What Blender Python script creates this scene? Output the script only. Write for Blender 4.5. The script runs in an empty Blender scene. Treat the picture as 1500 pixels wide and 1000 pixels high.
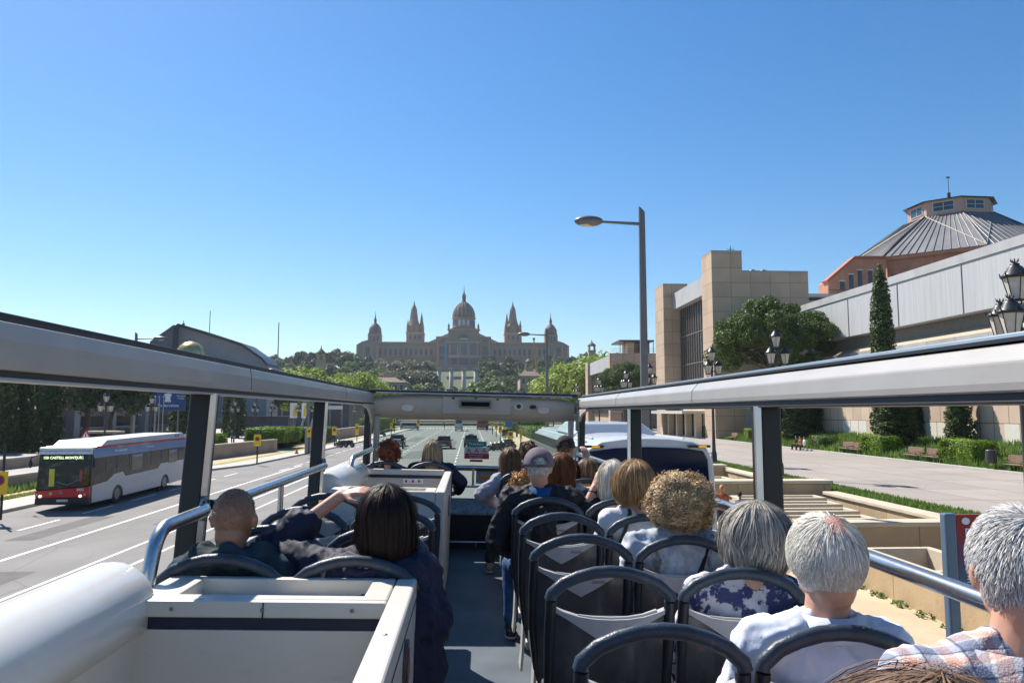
import bpy, math, random
import numpy as np
from mathutils import Vector, Matrix, noise
random.seed(7)
RS = np.random.RandomState(11)
PI = math.pi
def R(d): return math.radians(d)
# ---------------------------------------------------------------- camera maths
EYE = Vector((0, 0, 4.3)); FPX = 1100.0; YAW = R(3.12); PITCH = R(5.35)
FW = Vector((math.sin(YAW)*math.cos(PITCH), math.cos(YAW)*math.cos(PITCH), math.sin(PITCH)))
RT = Vector((math.cos(YAW), -math.sin(YAW), 0)); UP = RT.cross(FW)
def ray(px, py): return FW + RT*((px-750)/FPX) - UP*((py-500)/FPX)
def atY(px, py, y): d = ray(px, py); return EYE + d*(y/d.y)
def atZ(px, py, z): d = ray(px, py); return EYE + d*((z-4.3)/d.z)
def atX(px, py, x): d = ray(px, py); return EYE + d*(x/d.x)
ROLL = R(1.36)
BR = Matrix.Rotation(ROLL, 4, 'Y')
BUSLOC = EYE - BR @ Vector((0, 0, 1.6))
BM = Matrix.Translation(BUSLOC) @ BR; BMI = BM.inverted()
# ---------------------------------------------------------------- materials
MATS = {}
def mat(name, col, rough=.6, metal=0., var=.12, scale=6., bump=0., bscale=30., coat=0., spec=.5, island=0., trans=0., ior=1.45, emit=None, estr=0, sss=0., coord='Object', stretch=None, col2=None, edge=None):
    if name in MATS: return MATS[name]
    m = bpy.data.materials.new(name); MATS[name] = m; m.use_nodes = True
    nt = m.node_tree; N = nt.nodes; L = nt.links; b = N['Principled BSDF']
    b.inputs['Roughness'].default_value = rough; b.inputs['Metallic'].default_value = metal
    b.inputs['Coat Weight'].default_value = coat; b.inputs['Specular IOR Level'].default_value = spec
    b.inputs['IOR'].default_value = ior
    if trans: b.inputs['Transmission Weight'].default_value = trans
    if sss: b.inputs['Subsurface Weight'].default_value = sss; b.inputs['Subsurface Radius'].default_value = (.02, .008, .004)
    c1 = tuple(max(0, c*(1-var)) for c in col)+(1,); c2 = tuple(min(1, c*(1+var)) for c in (col2 or col))+(1,)
    mix = N.new('ShaderNodeMix'); mix.data_type = 'RGBA'
    mix.inputs[6].default_value = c1; mix.inputs[7].default_value = c2
    tc = N.new('ShaderNodeTexCoord'); src = tc.outputs[coord]
    if stretch:
        mp = N.new('ShaderNodeMapping'); mp.inputs['Scale'].default_value = stretch; L.new(src, mp.inputs[0]); src = mp.outputs[0]
    no = N.new('ShaderNodeTexNoise'); no.inputs['Scale'].default_value = scale; no.inputs['Detail'].default_value = 6
    L.new(src, no.inputs['Vector'])
    mr = N.new('ShaderNodeMapRange'); mr.inputs[1].default_value = .3; mr.inputs[2].default_value = .7
    L.new(no.outputs[0], mr.inputs[0]); fac = mr.outputs[0]
    if island:
        g = N.new('ShaderNodeNewGeometry'); mx = N.new('ShaderNodeMix'); mx.data_type = 'FLOAT'; mx.inputs[0].default_value = island
        L.new(fac, mx.inputs[2]); L.new(g.outputs['Random Per Island'], mx.inputs[3]); fac = mx.outputs[0]
    L.new(fac, mix.inputs[0]); L.new(mix.outputs[2], b.inputs['Base Color'])
    if bump:
        n2 = N.new('ShaderNodeTexNoise'); n2.inputs['Scale'].default_value = bscale; n2.inputs['Detail'].default_value = 4; L.new(src, n2.inputs['Vector'])
        bp = N.new('ShaderNodeBump'); bp.inputs['Strength'].default_value = min(1, bump); bp.inputs['Distance'].default_value = .02 if bump <= 1 else .02*bump
        L.new(n2.outputs[0], bp.inputs['Height']); L.new(bp.outputs[0], b.inputs['Normal'])
    if emit: b.inputs['Emission Color'].default_value = tuple(emit)+(1,); b.inputs['Emission Strength'].default_value = estr
    return m
def node_extra(m):
    return m.node_tree.nodes, m.node_tree.links, m.node_tree.nodes['Principled BSDF']
def leafmat(name, col, col2, trl=.25):
    m = mat(name, col, rough=.55, var=.25, scale=.9, island=.7, col2=col2, spec=.3)
    N, L, b = node_extra(m)
    if trl:
        tr = N.new('ShaderNodeBsdfTranslucent'); ms = N.new('ShaderNodeMixShader'); ms.inputs[0].default_value = trl
        out = [n for n in N if n.type == 'OUTPUT_MATERIAL'][0]
        src = b.inputs['Base Color'].links[0].from_socket
        L.new(src, tr.inputs[0]); L.new(b.outputs[0], ms.inputs[1]); L.new(tr.outputs[0], ms.inputs[2]); L.new(ms.outputs[0], out.inputs[0])
    return m
def jointed(name, col, w, h, jw=.02, rough=.8, var=.1, axis='XZ', jcol=None, bump=.3, offset=0., scale=.6, squash=1):
    """wall/paving of slabs: brick texture laid in object metres"""
    m = mat(name, col, rough=rough, var=var, scale=scale, bump=bump, bscale=12)
    N, L, b = node_extra(m)
    tc = N.new('ShaderNodeTexCoord'); sp = N.new('ShaderNodeSeparateXYZ'); cb = N.new('ShaderNodeCombineXYZ')
    L.new(tc.outputs['Object'], sp.inputs[0])
    if axis == 'WALL':
        ad = N.new('ShaderNodeMath'); ad.operation = 'ADD'; L.new(sp.outputs['X'], ad.inputs[0]); L.new(sp.outputs['Y'], ad.inputs[1]); L.new(ad.outputs[0], cb.inputs[0]); L.new(sp.outputs['Z'], cb.inputs[1])
    else:
        L.new(sp.outputs[axis[0]], cb.inputs[0]); L.new(sp.outputs[axis[1]], cb.inputs[1])
    br = N.new('ShaderNodeTexBrick'); L.new(cb.outputs[0], br.inputs[0]); br.offset = offset
    br.inputs['Scale'].default_value = 1; br.inputs['Brick Width'].default_value = w; br.inputs['Row Height'].default_value = h
    br.inputs['Mortar Size'].default_value = jw; br.inputs['Mortar Smooth'].default_value = .2
    br.inputs['Color1'].default_value = (.86, .86, .86, 1); br.inputs['Color2'].default_value = (1, 1, 1, 1); br.inputs['Mortar'].default_value = tuple(jcol or (.45, .43, .4))+(1,)
    mx = N.new('ShaderNodeMix'); mx.data_type = 'RGBA'; mx.blend_type = 'MULTIPLY'; mx.inputs[0].default_value = 1
    src = b.inputs['Base Color'].links[0].from_socket
    L.new(src, mx.inputs[6]); L.new(br.outputs['Color'], mx.inputs[7]); L.new(mx.outputs[2], b.inputs['Base Color'])
    return m
def stain_or_reflect(m, col, scale=.3, stretch=(1, 1, 1), lo=.5, hi=.75, amt=.6):
    """large stains or painted reflections with a shape of their own mixed over the base colour"""
    N, L, b = node_extra(m)
    tc = N.new('ShaderNodeTexCoord'); mp = N.new('ShaderNodeMapping'); mp.inputs['Scale'].default_value = stretch
    no = N.new('ShaderNodeTexNoise'); no.inputs['Scale'].default_value = scale; no.inputs['Detail'].default_value = 8; no.inputs['Roughness'].default_value = .65
    mr = N.new('ShaderNodeMapRange'); mr.inputs[1].default_value = lo; mr.inputs[2].default_value = hi; mr.inputs[4].default_value = amt
    mx = N.new('ShaderNodeMix'); mx.data_type = 'RGBA'; mx.inputs[7].default_value = tuple(col)+(1,)
    src = b.inputs['Base Color'].links[0].from_socket
    L.new(tc.outputs['Object'], mp.inputs[0]); L.new(mp.outputs[0], no.inputs[0]); L.new(no.outputs[0], mr.inputs[0]); L.new(mr.outputs[0], mx.inputs[0])
    L.new(src, mx.inputs[6]); L.new(mx.outputs[2], b.inputs['Base Color'])
    return m
# ---------------------------------------------------------------- mesh builder
C = bpy.context.scene.collection
class MB:
    def __init__(s): s.v = []; s.f = []; s.m = []; s.s = []; s.cur = 0; s.T = None
    def add(s, vs, fs, sm=False, m=None):
        o = len(s.v)
        if s.T is not None: vs = [tuple(s.T @ Vector(v)) for v in vs]
        s.v.extend([tuple(v) for v in vs]); mi = s.cur if m is None else m
        for f in fs: s.f.append([i+o for i in f]); s.m.append(mi); s.s.append(sm)
        return s
    def hexa(s, p, m=None, sm=False):
        return s.add(p, [(0, 3, 2, 1), (4, 5, 6, 7), (0, 1, 5, 4), (1, 2, 6, 5), (2, 3, 7, 6), (3, 0, 4, 7)], sm, m)
    def box(s, x0, x1, y0, y1, z0, z1, m=None):
        if x0 > x1: x0, x1 = x1, x0
        if y0 > y1: y0, y1 = y1, y0
        return s.hexa([(x0, y0, z0), (x1, y0, z0), (x1, y1, z0), (x0, y1, z0), (x0, y0, z1), (x1, y0, z1), (x1, y1, z1), (x0, y1, z1)], m)
    def prism(s, pts, a0, a1, axis='y', m=None, sm=False):
        """polygon pts (u,v) extruded along axis; u,v are the two other axes in xyz order"""
        def mk(u, v, a): return {'x': (a, u, v), 'y': (u, a, v), 'z': (u, v, a)}[axis]
        n = len(pts); vs = [mk(u, v, a0) for u, v in pts]+[mk(u, v, a1) for u, v in pts]
        ar = sum(pts[i][0]*pts[(i+1) % n][1]-pts[(i+1) % n][0]*pts[i][1] for i in range(n))
        fl = (ar > 0) ^ (axis == 'y') ^ (a1 < a0)
        fs = [[(i+1) % n, i, n+i, n+(i+1) % n] for i in range(n)]
        fc = [list(range(n)), list(range(2*n-1, n-1, -1))]
        if fl: fs = [f[::-1] for f in fs]; fc = [f[::-1] for f in fc]
        s.add(vs, fs, sm, m); o = len(s.v)-2*n
        for f in fc: s.f.append([i+o for i in f]); s.m.append(s.cur if m is None else m); s.s.append(False)
        return s
    def tube(s, path, r, n=8, caps=True, m=None, sm=True, flat=1.):
        P = [Vector(p) for p in path]; k = len(P); rr = r if hasattr(r, '__len__') else [r]*k
        vs = []; prev = None
        for i in range(k):
            t = (P[min(i+1, k-1)]-P[max(i-1, 0)]).normalized()
            if prev is None:
                a = Vector((0, 0, 1)) if abs(t.z) < .9 else Vector((0, 1, 0)); u = t.cross(a).normalized()
            else: u = (prev-t*prev.dot(t)).normalized()
            prev = u; w = t.cross(u)
            for j in range(n):
                a = 2*PI*j/n; vs.append(P[i]+u*(math.cos(a)*rr[i])+w*(math.sin(a)*rr[i]*flat))
        fs = [(i*n+j, i*n+(j+1) % n, (i+1)*n+(j+1) % n, (i+1)*n+j) for i in range(k-1) for j in range(n)]
        s.add(vs, fs, sm, m)
        if caps: s.add(vs[:n], [list(range(n))[::-1]], False, m); s.add(vs[-n:], [list(range(n))], False, m)
        return s
    def lathe(s, prof, c=(0, 0, 0), n=16, m=None, sm=True, rot=0., sy=1.):
        vs = []; k = len(prof)
        for r, z in prof:
            for j in range(n):
                a = 2*PI*j/n+rot; vs.append((c[0]+r*math.cos(a), c[1]+r*math.sin(a)*sy, c[2]+z))
        fs = [(i*n+j, i*n+(j+1) % n, (i+1)*n+(j+1) % n, (i+1)*n+j) for i in range(k-1) for j in range(n)]
        fs.append(list(range(n))[::-1]); fs.append([(k-1)*n+j for j in range(n)])
        return s.add(vs, fs, sm, m)
    def ell(s, c, r, n=12, m=None, rot=None):
        if not hasattr(r, '__len__'): r = (r, r, r)
        k = max(4, n//2); vs = []
        for i in range(1, k):
            ph = PI*i/k
            for j in range(n):
                a = 2*PI*j/n; v = Vector((r[0]*math.sin(ph)*math.cos(a), r[1]*math.sin(ph)*math.sin(a), -r[2]*math.cos(ph)))
                vs.append(v)
        vs += [Vector((0, 0, -r[2])), Vector((0, 0, r[2]))]
        if rot is not None: vs = [rot @ v for v in vs]
        vs = [v+Vector(c) for v in vs]
        fs = [(i*n+j, i*n+(j+1) % n, (i+1)*n+(j+1) % n, (i+1)*n+j) for i in range(k-2) for j in range(n)]
        b = (k-1)*n; fs += [(b, (j+1) % n, j) for j in range(n)]+[(b+1, (k-2)*n+j, (k-2)*n+(j+1) % n) for j in range(n)]
        return s.add(vs, fs, True, m)
    def cap(s, p0, r0, p1, r1, n=12, flat=1., m=None):
        """tapered capsule"""
        p0 = Vector(p0); p1 = Vector(p1); d = p1-p0; l = d.length or 1e-4; t = d/l
        P = []; rr = []
        for a in (80, 55, 28): P.append(p0-t*r0*math.sin(R(a))); rr.append(r0*math.cos(R(a)))
        for k in range(5): f = k/4; P.append(p0.lerp(p1, f)); rr.append(r0+(r1-r0)*f)
        for a in (28, 55, 80): P.append(p1+t*r1*math.sin(R(a))); rr.append(r1*math.cos(R(a)))
        return s.tube(P, rr, n, True, m, True, flat)
    def build(s, name, mats, parent=None, bevel=0., seg=2, loc=None, rot=None):
        me = bpy.data.meshes.new(name); me.from_pydata(s.v, [], s.f); me.update()
        if not isinstance(mats, (list, tuple)): mats = [mats]
        for m in mats: me.materials.append(m)
        me.polygons.foreach_set('material_index', [min(i, len(mats)-1) for i in s.m]); me.polygons.foreach_set('use_smooth', s.s)
        o = bpy.data.objects.new(name, me); C.objects.link(o)
        if parent: o.parent = parent
        if loc: o.location = loc
        if rot: o.rotation_euler = rot
        if bevel:
            b = o.modifiers.new('bevel', 'BEVEL'); b.width = bevel; b.segments = seg; b.limit_method = 'ANGLE'; b.angle_limit = R(35)
        return o
def tag(o, label=None, cat=None, group=None, kind=None):
    if label: o['label'] = label
    if cat: o['category'] = cat
    if group: o['group'] = group
    if kind: o['kind'] = kind
    return o
def thing(name, label, cat, loc=(0, 0, 0), rz=0., group=None):
    o = bpy.data.objects.new(name, None); C.objects.link(o); o.location = loc; o.rotation_euler = (0, 0, rz); o.empty_display_size = .3
    return tag(o, label, cat, group)
def struct(o): o['kind'] = 'structure'; return o
def copy_tree(o, loc=None, rz=None, label=None, group=None, parent=None, scale=None):
    c = o.copy(); C.objects.link(c); c.parent = parent
    for ch in list(o.children): copy_tree(ch, parent=c)
    if loc is not None: c.location = loc
    if rz is not None: c.rotation_euler = (0, 0, rz)
    if scale is not None: c.scale = scale if hasattr(scale, '__len__') else (scale,)*3
    if label: c['label'] = label
    if group: c['group'] = group
    return c
def npmesh(name, V, F, mats, parent=None, smooth=False, mi=None):
    """fast numpy mesh; F is (n,k) of constant k"""
    me = bpy.data.meshes.new(name); V = np.asarray(V, np.float32); F = np.asarray(F, np.int32); n, k = F.shape
    me.vertices.add(len(V)); me.vertices.foreach_set('co', V.ravel()); me.loops.add(n*k); me.loops.foreach_set('vertex_index', F.ravel())
    me.polygons.add(n); me.polygons.foreach_set('loop_start', np.arange(n, dtype=np.int32)*k); me.polygons.foreach_set('loop_total', np.full(n, k, np.int32))
    if not isinstance(mats, (list, tuple)): mats = [mats]
    for m in mats: me.materials.append(m)
    if mi is not None: me.polygons.foreach_set('material_index', np.asarray(mi, np.int32))
    me.polygons.foreach_set('use_smooth', np.full(n, bool(smooth))); me.update(calc_edges=True); me.validate()
    o = bpy.data.objects.new(name, me); C.objects.link(o)
    if parent: o.parent = parent
    return o
def text(body, size, mtl, name='lettering', parent=None, M4=None, align='CENTER', ext=.002, bold=0.):
    cu = bpy.data.curves.new(name, 'FONT'); cu.body = body; cu.size = size; cu.extrude = ext; cu.align_x = align; cu.align_y = 'CENTER'; cu.offset = bold*size; cu.resolution_u = 2
    t = bpy.data.objects.new('tmp', cu); C.objects.link(t)
    dg = bpy.context.evaluated_depsgraph_get(); me = bpy.data.meshes.new_from_object(t.evaluated_get(dg)); bpy.data.objects.remove(t)
    me.materials.clear(); me.materials.append(mtl); me.name = name
    o = bpy.data.objects.new(name, me); C.objects.link(o)
    if M4 is not None: me.transform(M4)
    if parent: o.parent = parent
    return o
def frameM(o, xdir, zdir):
    """matrix putting text in plane: local x along xdir, local y along zdir"""
    x = Vector(xdir).normalized(); y = Vector(zdir).normalized(); z = x.cross(y)
    m = Matrix.Identity(4)
    for i in range(3): m[i][0] = x[i]; m[i][1] = y[i]; m[i][2] = z[i]; m[i][3] = o[i]
    return m
def leafcloud(blobs, n, size, flat=1., shell=.55, up=.3, rs=RS):
    """many small leaf quads through the volume of blobs (c, r); returns V,F"""
    w = np.array([b[1][0]*b[1][1]+b[1][0]*b[1][2] for b in blobs], float); w /= w.sum()
    idx = rs.choice(len(blobs), n, p=w); Cc = np.array([b[0] for b in blobs])[idx]; Rr = np.array([b[1] for b in blobs])[idx]
    d = rs.normal(size=(n, 3)); d /= np.linalg.norm(d, axis=1)[:, None]
    rad = shell+(1.03-shell)*rs.rand(n, 1)**.6
    P = Cc+d*Rr*rad
    nn = d*.9+rs.normal(size=(n, 3))*.7+np.array([0, 0, up]); nn /= np.linalg.norm(nn, axis=1)[:, None]
    t = np.cross(nn, rs.normal(size=(n, 3))); t /= np.linalg.norm(t, axis=1)[:, None]; b = np.cross(nn, t)
    s = size*(.6+.8*rs.rand(n, 1)); t = t*s; b = b*s*.55*flat
    V = np.stack([P-t, P-b*.9+t*.1, P+t, P+b], 1).reshape(-1, 3); F = np.arange(4*n).reshape(-1, 4)
    return V, F
# ---------------------------------------------------------------- camera, light, sky
sc = bpy.context.scene
cam = bpy.data.cameras.new('camera'); co = bpy.data.objects.new('camera', cam); C.objects.link(co); sc.camera = co
cam.sensor_width = 36; cam.lens = FPX/1500*36; cam.clip_end = 9000; cam.clip_start = .05
co.location = EYE; co.rotation_euler = (PI/2+PITCH, 0, -YAW)
SUN_EL = R(49); SUN_AZ = R(-38)          # azimuth from +Y, clockwise
sd = Vector((math.sin(SUN_AZ)*math.cos(SUN_EL), math.cos(SUN_AZ)*math.cos(SUN_EL), math.sin(SUN_EL)))
sl = bpy.data.lights.new('sun', 'SUN'); so = bpy.data.objects.new('sun', sl); C.objects.link(so)
sl.energy = 5.0; sl.angle = R(.53); sl.color = (1, .935, .84); so.rotation_euler = sd.to_track_quat('Z', 'Y').to_euler()
w = bpy.data.worlds.new('World'); sc.world = w; w.use_nodes = True
wn = w.node_tree.nodes; wl = w.node_tree.links
sk = wn.new('ShaderNodeTexSky'); sk.sky_type = 'NISHITA'; sk.sun_disc = False; sk.sun_elevation = SUN_EL; sk.sun_rotation = SUN_AZ
sk.air_density = 1.15; sk.dust_density = .25; sk.ozone_density = 5.5; sk.altitude = 50
hs = wn.new('ShaderNodeHueSaturation'); hs.inputs['Saturation'].default_value = 1.26; hs.inputs['Value'].default_value = 1.0
wl.new(sk.outputs[0], hs.inputs['Color']); wl.new(hs.outputs[0], wn['Background'].inputs[0]); wn['Background'].inputs[1].default_value = .081
sc.view_settings.view_transform = 'Standard'; sc.view_settings.look = 'None'; sc.view_settings.exposure = 0.75; sc.view_settings.gamma = 1
cy = sc.cycles; cy.max_bounces = 7; cy.diffuse_bounces = 3; cy.glossy_bounces = 3; cy.transmission_bounces = 5; cy.transparent_max_bounces = 10; cy.volume_bounces = 0; cy.caustics_reflective = False; cy.caustics_refractive = False
try: cy.sample_clamp_indirect = 8
except Exception: pass

# ---------------------------------------------------------------- shared materials
asphalt = mat('asphalt', (.185, .175, .165), rough=.85, var=.14, scale=.35, bump=.35, bscale=60)
stain_or_reflect(asphalt, (.10, .095, .09), .25, (1, .12, 1), .52, .8, .45)
stain_or_reflect(asphalt, (.26, .25, .235), 60, (1, 1, 1), .55, .7, .5)
def cracks(m, col, scale=.3, wd=.012, amt=.8, dist=.6):
    N, L, b = node_extra(m); tc = N.new('ShaderNodeTexCoord'); no = N.new('ShaderNodeTexNoise'); no.inputs['Scale'].default_value = 1.3; no.inputs['Detail'].default_value = 5
    ma = N.new('ShaderNodeMix'); ma.data_type = 'VECTOR'; ma.inputs[0].default_value = dist*.15; L.new(tc.outputs['Object'], no.inputs[0]); L.new(tc.outputs['Object'], ma.inputs[4]); L.new(no.outputs['Color'], ma.inputs[5])
    vo = N.new('ShaderNodeTexVoronoi'); vo.feature = 'DISTANCE_TO_EDGE'; vo.inputs['Scale'].default_value = scale; L.new(ma.outputs[1], vo.inputs[0])
    lt = N.new('ShaderNodeMapRange'); lt.inputs[1].default_value = wd*.4; lt.inputs[2].default_value = wd; lt.inputs[3].default_value = amt; lt.inputs[4].default_value = 0; L.new(vo.outputs[0], lt.inputs[0])
    mx = N.new('ShaderNodeMix'); mx.data_type = 'RGBA'; mx.inputs[7].default_value = tuple(col)+(1,); src = b.inputs['Base Color'].links[0].from_socket; L.new(lt.outputs[0], mx.inputs[0]); L.new(src, mx.inputs[6]); L.new(mx.outputs[2], b.inputs['Base Color'])
stain_or_reflect(asphalt, (.11, .105, .10), 1.1, (1, .05, 1), .56, .72, .35); cracks(asphalt, (.07, .065, .06), .16, .005, .35, 1.2); cracks(asphalt, (.09, .085, .08), .45, .012, .18, 1.2)
paint_road = mat('road_paint', (.72, .71, .68), rough=.7, var=.12, scale=2); stain_or_reflect(paint_road, (.3, .29, .28), 4, (1, 1, 1), .55, .75, .7)
m_pave = jointed('pavement_slabs', (.46, .42, .37), 1.2, .8, .02, axis='XY')
m_tanpath = mat('tan_path', (.5, .36, .22), rough=.95, var=.15, scale=.8, bump=.3)
m_sand = mat('sand', (.50, .39, .26), rough=.95, var=.12, scale=.7, bump=.5, bscale=8); stain_or_reflect(m_sand, (.36, .28, .19), 1.2, (1, 1, 1), .55, .75, .6)
m_plaza = jointed('plaza_concrete', (.34, .30, .265), 3.4, 4.2, .05, axis='XY', jcol=(.55, .47, .40), var=.1, scale=.25); stain_or_reflect(m_plaza, (.28, .26, .24), .35, (1, 1, 1), .5, .7, .5)
cracks(m_plaza, (.2, .18, .16), .3, .008, .5, 1.)
m_kerb = mat('kerb_stone', (.42, .40, .36), rough=.85, var=.12, scale=2)
m_earth = mat('earth_and_turf', (.07, .09, .04), rough=1, var=.3, scale=.2, bump=.5)
m_grass = leafmat('grass_blades', (.09, .17, .03), (.22, .32, .07), .3)
m_turf = mat('turf', (.10, .15, .045), rough=1, var=.35, scale=1.5, bump=.8, bscale=10)
m_drygrass = mat('dry_turf', (.24, .27, .09), rough=1, var=.35, scale=1.5, bump=.8, bscale=10)
black_metal = mat('black_painted_iron', (.02, .021, .025), rough=.4, var=.2)
dark_metal = mat('dark_metal', (.05, .05, .055), rough=.4, metal=.3)
grey_metal = mat('grey_painted_steel', (.22, .225, .24), rough=.4, metal=.5, var=.06)
white_paint = mat('white_paint', (.78, .78, .78), rough=.35, var=.04)
rubber = mat('rubber', (.02, .02, .02), rough=.85)
glass_dark = mat('dark_glass', (.015, .018, .022), rough=.06, var=.1, spec=.9)
yellow = mat('yellow_sheet', (.85, .55, .02), rough=.5, var=.05)
red = mat('red_paint', (.5, .02, .025), rough=.4, var=.05)
black_letter = mat('black_letter', (.01, .01, .01), rough=.6)
white_letter = mat('white_letter', (.85, .85, .85), rough=.5)
# ---------------------------------------------------------------- ground, road, pavement
def sheet(name, pts, z, m, parent=None):
    b = MB(); b.add([(x, y, z) for x, y in pts], [list(range(len(pts)))]); return struct(b.build(name, m, parent))
def strip(name, left, right, z, m):
    """quad strip between two polylines of equal length, z number or pair"""
    b = MB(); n = len(left); zz = z if hasattr(z, '__len__') else (z, z)
    b.add([(x, y, zz[0]) for x, y in left]+[(x, y, zz[1]) for x, y in right], [(i, n+i, n+i+1, i+1) for i in range(n-1)]); return struct(b.build(name, m))
def solid(name, left, right, z0, z1, m, bevel=0.):
    b = MB(); n = len(left)
    for i in range(n-1):
        l0, l1, r0, r1 = left[i], left[i+1], right[i], right[i+1]
        b.add([(*l0, z0), (*r0, z0), (*r1, z0), (*l1, z0), (*l0, z1), (*r0, z1), (*r1, z1), (*l1, z1)], [(4, 5, 6, 7), (0, 1, 5, 4), (1, 2, 6, 5), (3, 0, 4, 7), (2, 3, 7, 6)])
    return b.build(name, m, bevel=bevel)
def off(pl, d): return [(x+d, y) for x, y in pl]
# hill profile
def hz(x, y):
    t = min(1, max(0, (y-270)/350.)); t = t*t*(3-2*t)
    f = 1/(1+(abs(x+10)/330.)**4)
    v = noise.noise(Vector((x*.012, y*.012, 3)))*6*t
    return 37*t*f+v*.8-.3 if y > 270 else -.3
gx = np.linspace(-1500, 1500, 90); gy = np.concatenate([np.linspace(-300, 270, 12), np.linspace(275, 760, 50), np.linspace(800, 3200, 14)])
V = [(x, y, hz(x, y)) for y in gy for x in gx]; nx = len(gx)
F = [(j*nx+i, j*nx+i+1, (j+1)*nx+i+1, (j+1)*nx+i) for j in range(len(gy)-1) for i in range(nx-1)]
struct(npmesh('ground', V, F, m_earth, smooth=True))
KL = [(-19.9, -40), (-19.9, 45), (-19.8, 54), (-17.6, 62), (-16.5, 82), (-15.5, 112), (-14.4, 178), (-14.2, 215)]
KR = [(5.2, -40), (5.2, 45), (5.2, 54), (5.2, 62), (5.2, 82), (5.0, 112), (5.4, 178), (6, 215)]
strip('road', KL, KR, 0., asphalt)
sheet('cross_road', [(-120, 215), (120, 215), (120, 236), (-120, 236)], 0.001, asphalt)
# markings
b = MB()
def line(x0, y0, x1, y1, w=.12):
    b.add([(x0-w/2, y0, .004), (x0+w/2, y0, .004), (x1+w/2, y1, .004), (x1-w/2, y1, .004)], [(0, 1, 2, 3)])
line(-13.6, -10, -13.6, 62, .15); line(-10.75, -10, -10.75, 70, .12); line(-9.55, -10, -9.55, 70, .12)
for k in range(0, 40): line(-16.45, k*4.6-8, -16.45-.0*k, k*4.6-5.2, .12) if k*4.6 < 60 else line(-14.0, k*4.6-8, -13.9, k*4.6-5.2, .12)
for k in range(12, 40): line(-10.4, k*5., -10.3, k*5.+2.2, .12); line(-7.2, k*5.+1, -7.1, k*5.+3.2, .12); line(-4.3, k*5.+1, -4.2, k*5.+3.2, .12)
for k in range(0, 45): line(-1.35, k*4.6+10, -1.3, k*4.6+12.4, .13); line(1.85, 100+k*2.4, 1.88, 101.4+k*2.4, .13)
struct(b.build('road_markings', paint_road))
b = MB()                                                # stop line and crossing far ahead
for k in range(22): x = -13.5+k*.85; b.add([(x, 200, .004), (x+.45, 200, .004), (x+.45, 203.5, .004), (x, 203.5, .004)], [(0, 1, 2, 3)])
struct(b.build('crossing_stripes', paint_road))
pa = mat('asphalt_patch', (.115, .11, .105), rough=.9, var=.15, scale=1.5, bump=.3, bscale=60); b = MB()
for x0, y0, w_, l_ in ((-12.8, 17, 1.1, 4.5), (-12.2, 30, 1.6, 9), (-15.6, 26.5, .9, 6), (-8.8, 24, 1.2, 7), (-12.9, 48, 1.4, 12), (-6.5, 70, 1.8, 14), (-3.4, 95, 1.4, 18), (-9.6, 110, 1.8, 20), (-15.2, 70, 1.2, 9)): b.add([(x0, y0, .0025), (x0+w_, y0+.1, .0025), (x0+w_, y0+l_, .0025), (x0, y0+l_, .0025)], [(0, 1, 2, 3)])
struct(b.build('road_patches', pa))
# left side
struct(solid('left_kerb', off(KL, -.3), KL, -.02, .14, m_kerb)); 
strip('left_pavement', off(KL, -2.1), off(KL, -.302), .136, m_pave)
strip('left_verge', off(KL, -2.9), off(KL, -2.1), .14, m_drygrass)
strip('left_path', [(-23.6, -40), (-23.6, 45), (-23.6, 54), (-22.5, 62), (-21.5, 82), (-20.5, 112), (-19.5, 178), (-19.3, 215)], off(KL, -2.9), .132, m_tanpath)
sheet('left_terrace', [(-140, -40), (-24.6, -40), (-24.6, 66), (-140, 66)], .86, m_plaza)
sheet('left_plaza', [(-140, 66), (-24.6, 66), (-24.6, 214), (-140, 214)], .30, m_pave)
# right side
struct(solid('right_kerb', KR, off(KR, .28), -.02, .14, m_kerb))
strip('sand_path', off(KR, .28), [(9.6, -40), (9.6, 45), (9.6, 54), (9.6, 62), (9.6, 82), (9.4, 112), (9.2, 178), (9.2, 215)], .05, m_sand)
sheet('right_grass_bank', [(15.6, -40), (17.1, -40), (17.1, 120), (15.6, 120)], .79, m_turf)
sheet('right_plaza', [(17.1, -40), (30.6, -40), (30.6, 214), (17.1, 214)], .80, m_plaza)
struct(solid('plaza_edging', [(30.6, -40), (30.6, 120)], [(31.0, -40), (31.0, 120)], .0, .92, m_kerb))
b = MB(); b.add([(31.0, -40, .88), (36.6, -40, 2.3), (36.6, 92, 2.0), (31.0, 92, .86)], [(0, 1, 2, 3)]); struct(b.build('planted_bank', m_turf))
b = MB(); b.add([(31.0, 92, .84), (110, 92, .84), (110, 214, .84), (31.0, 214, .84)], [(0, 1, 2, 3)]); struct(b.build('forecourt', m_plaza))
# grass blades
def blades(name, n, x0, x1, y0, y1, zf, h, lab, mm):
    x = x0+(x1-x0)*RS.rand(n); y = y0+(y1-y0)*RS.rand(n)**1.3; z = np.array([zf(a, b_) for a, b_ in zip(x, y)])
    a = RS.rand(n)*2*PI; hh = h*(.5+RS.rand(n)); wd = .02+.02*RS.rand(n)+.0006*y; le = .5*hh
    dx = np.cos(a); dy = np.sin(a)
    P = np.stack([x, y, z], 1); A = np.stack([dx*wd, dy*wd, 0*x], 1); T = np.stack([-dy*le*(RS.rand(n)-.3), dx*le*(RS.rand(n)-.3), hh], 1)
    V = np.stack([P-A, P+A, P+T*1.0], 1).reshape(-1, 3)
    o = npmesh(name, V, np.arange(3*n).reshape(-1, 3), mm); return tag(o, lab, 'grass', kind='stuff')
blades('bank_grass', 26000, 15.75, 17.2, 19, 62, lambda x, y: .78, .16, 'green grass strip between the parapet and the plaza paving', m_grass)
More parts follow.
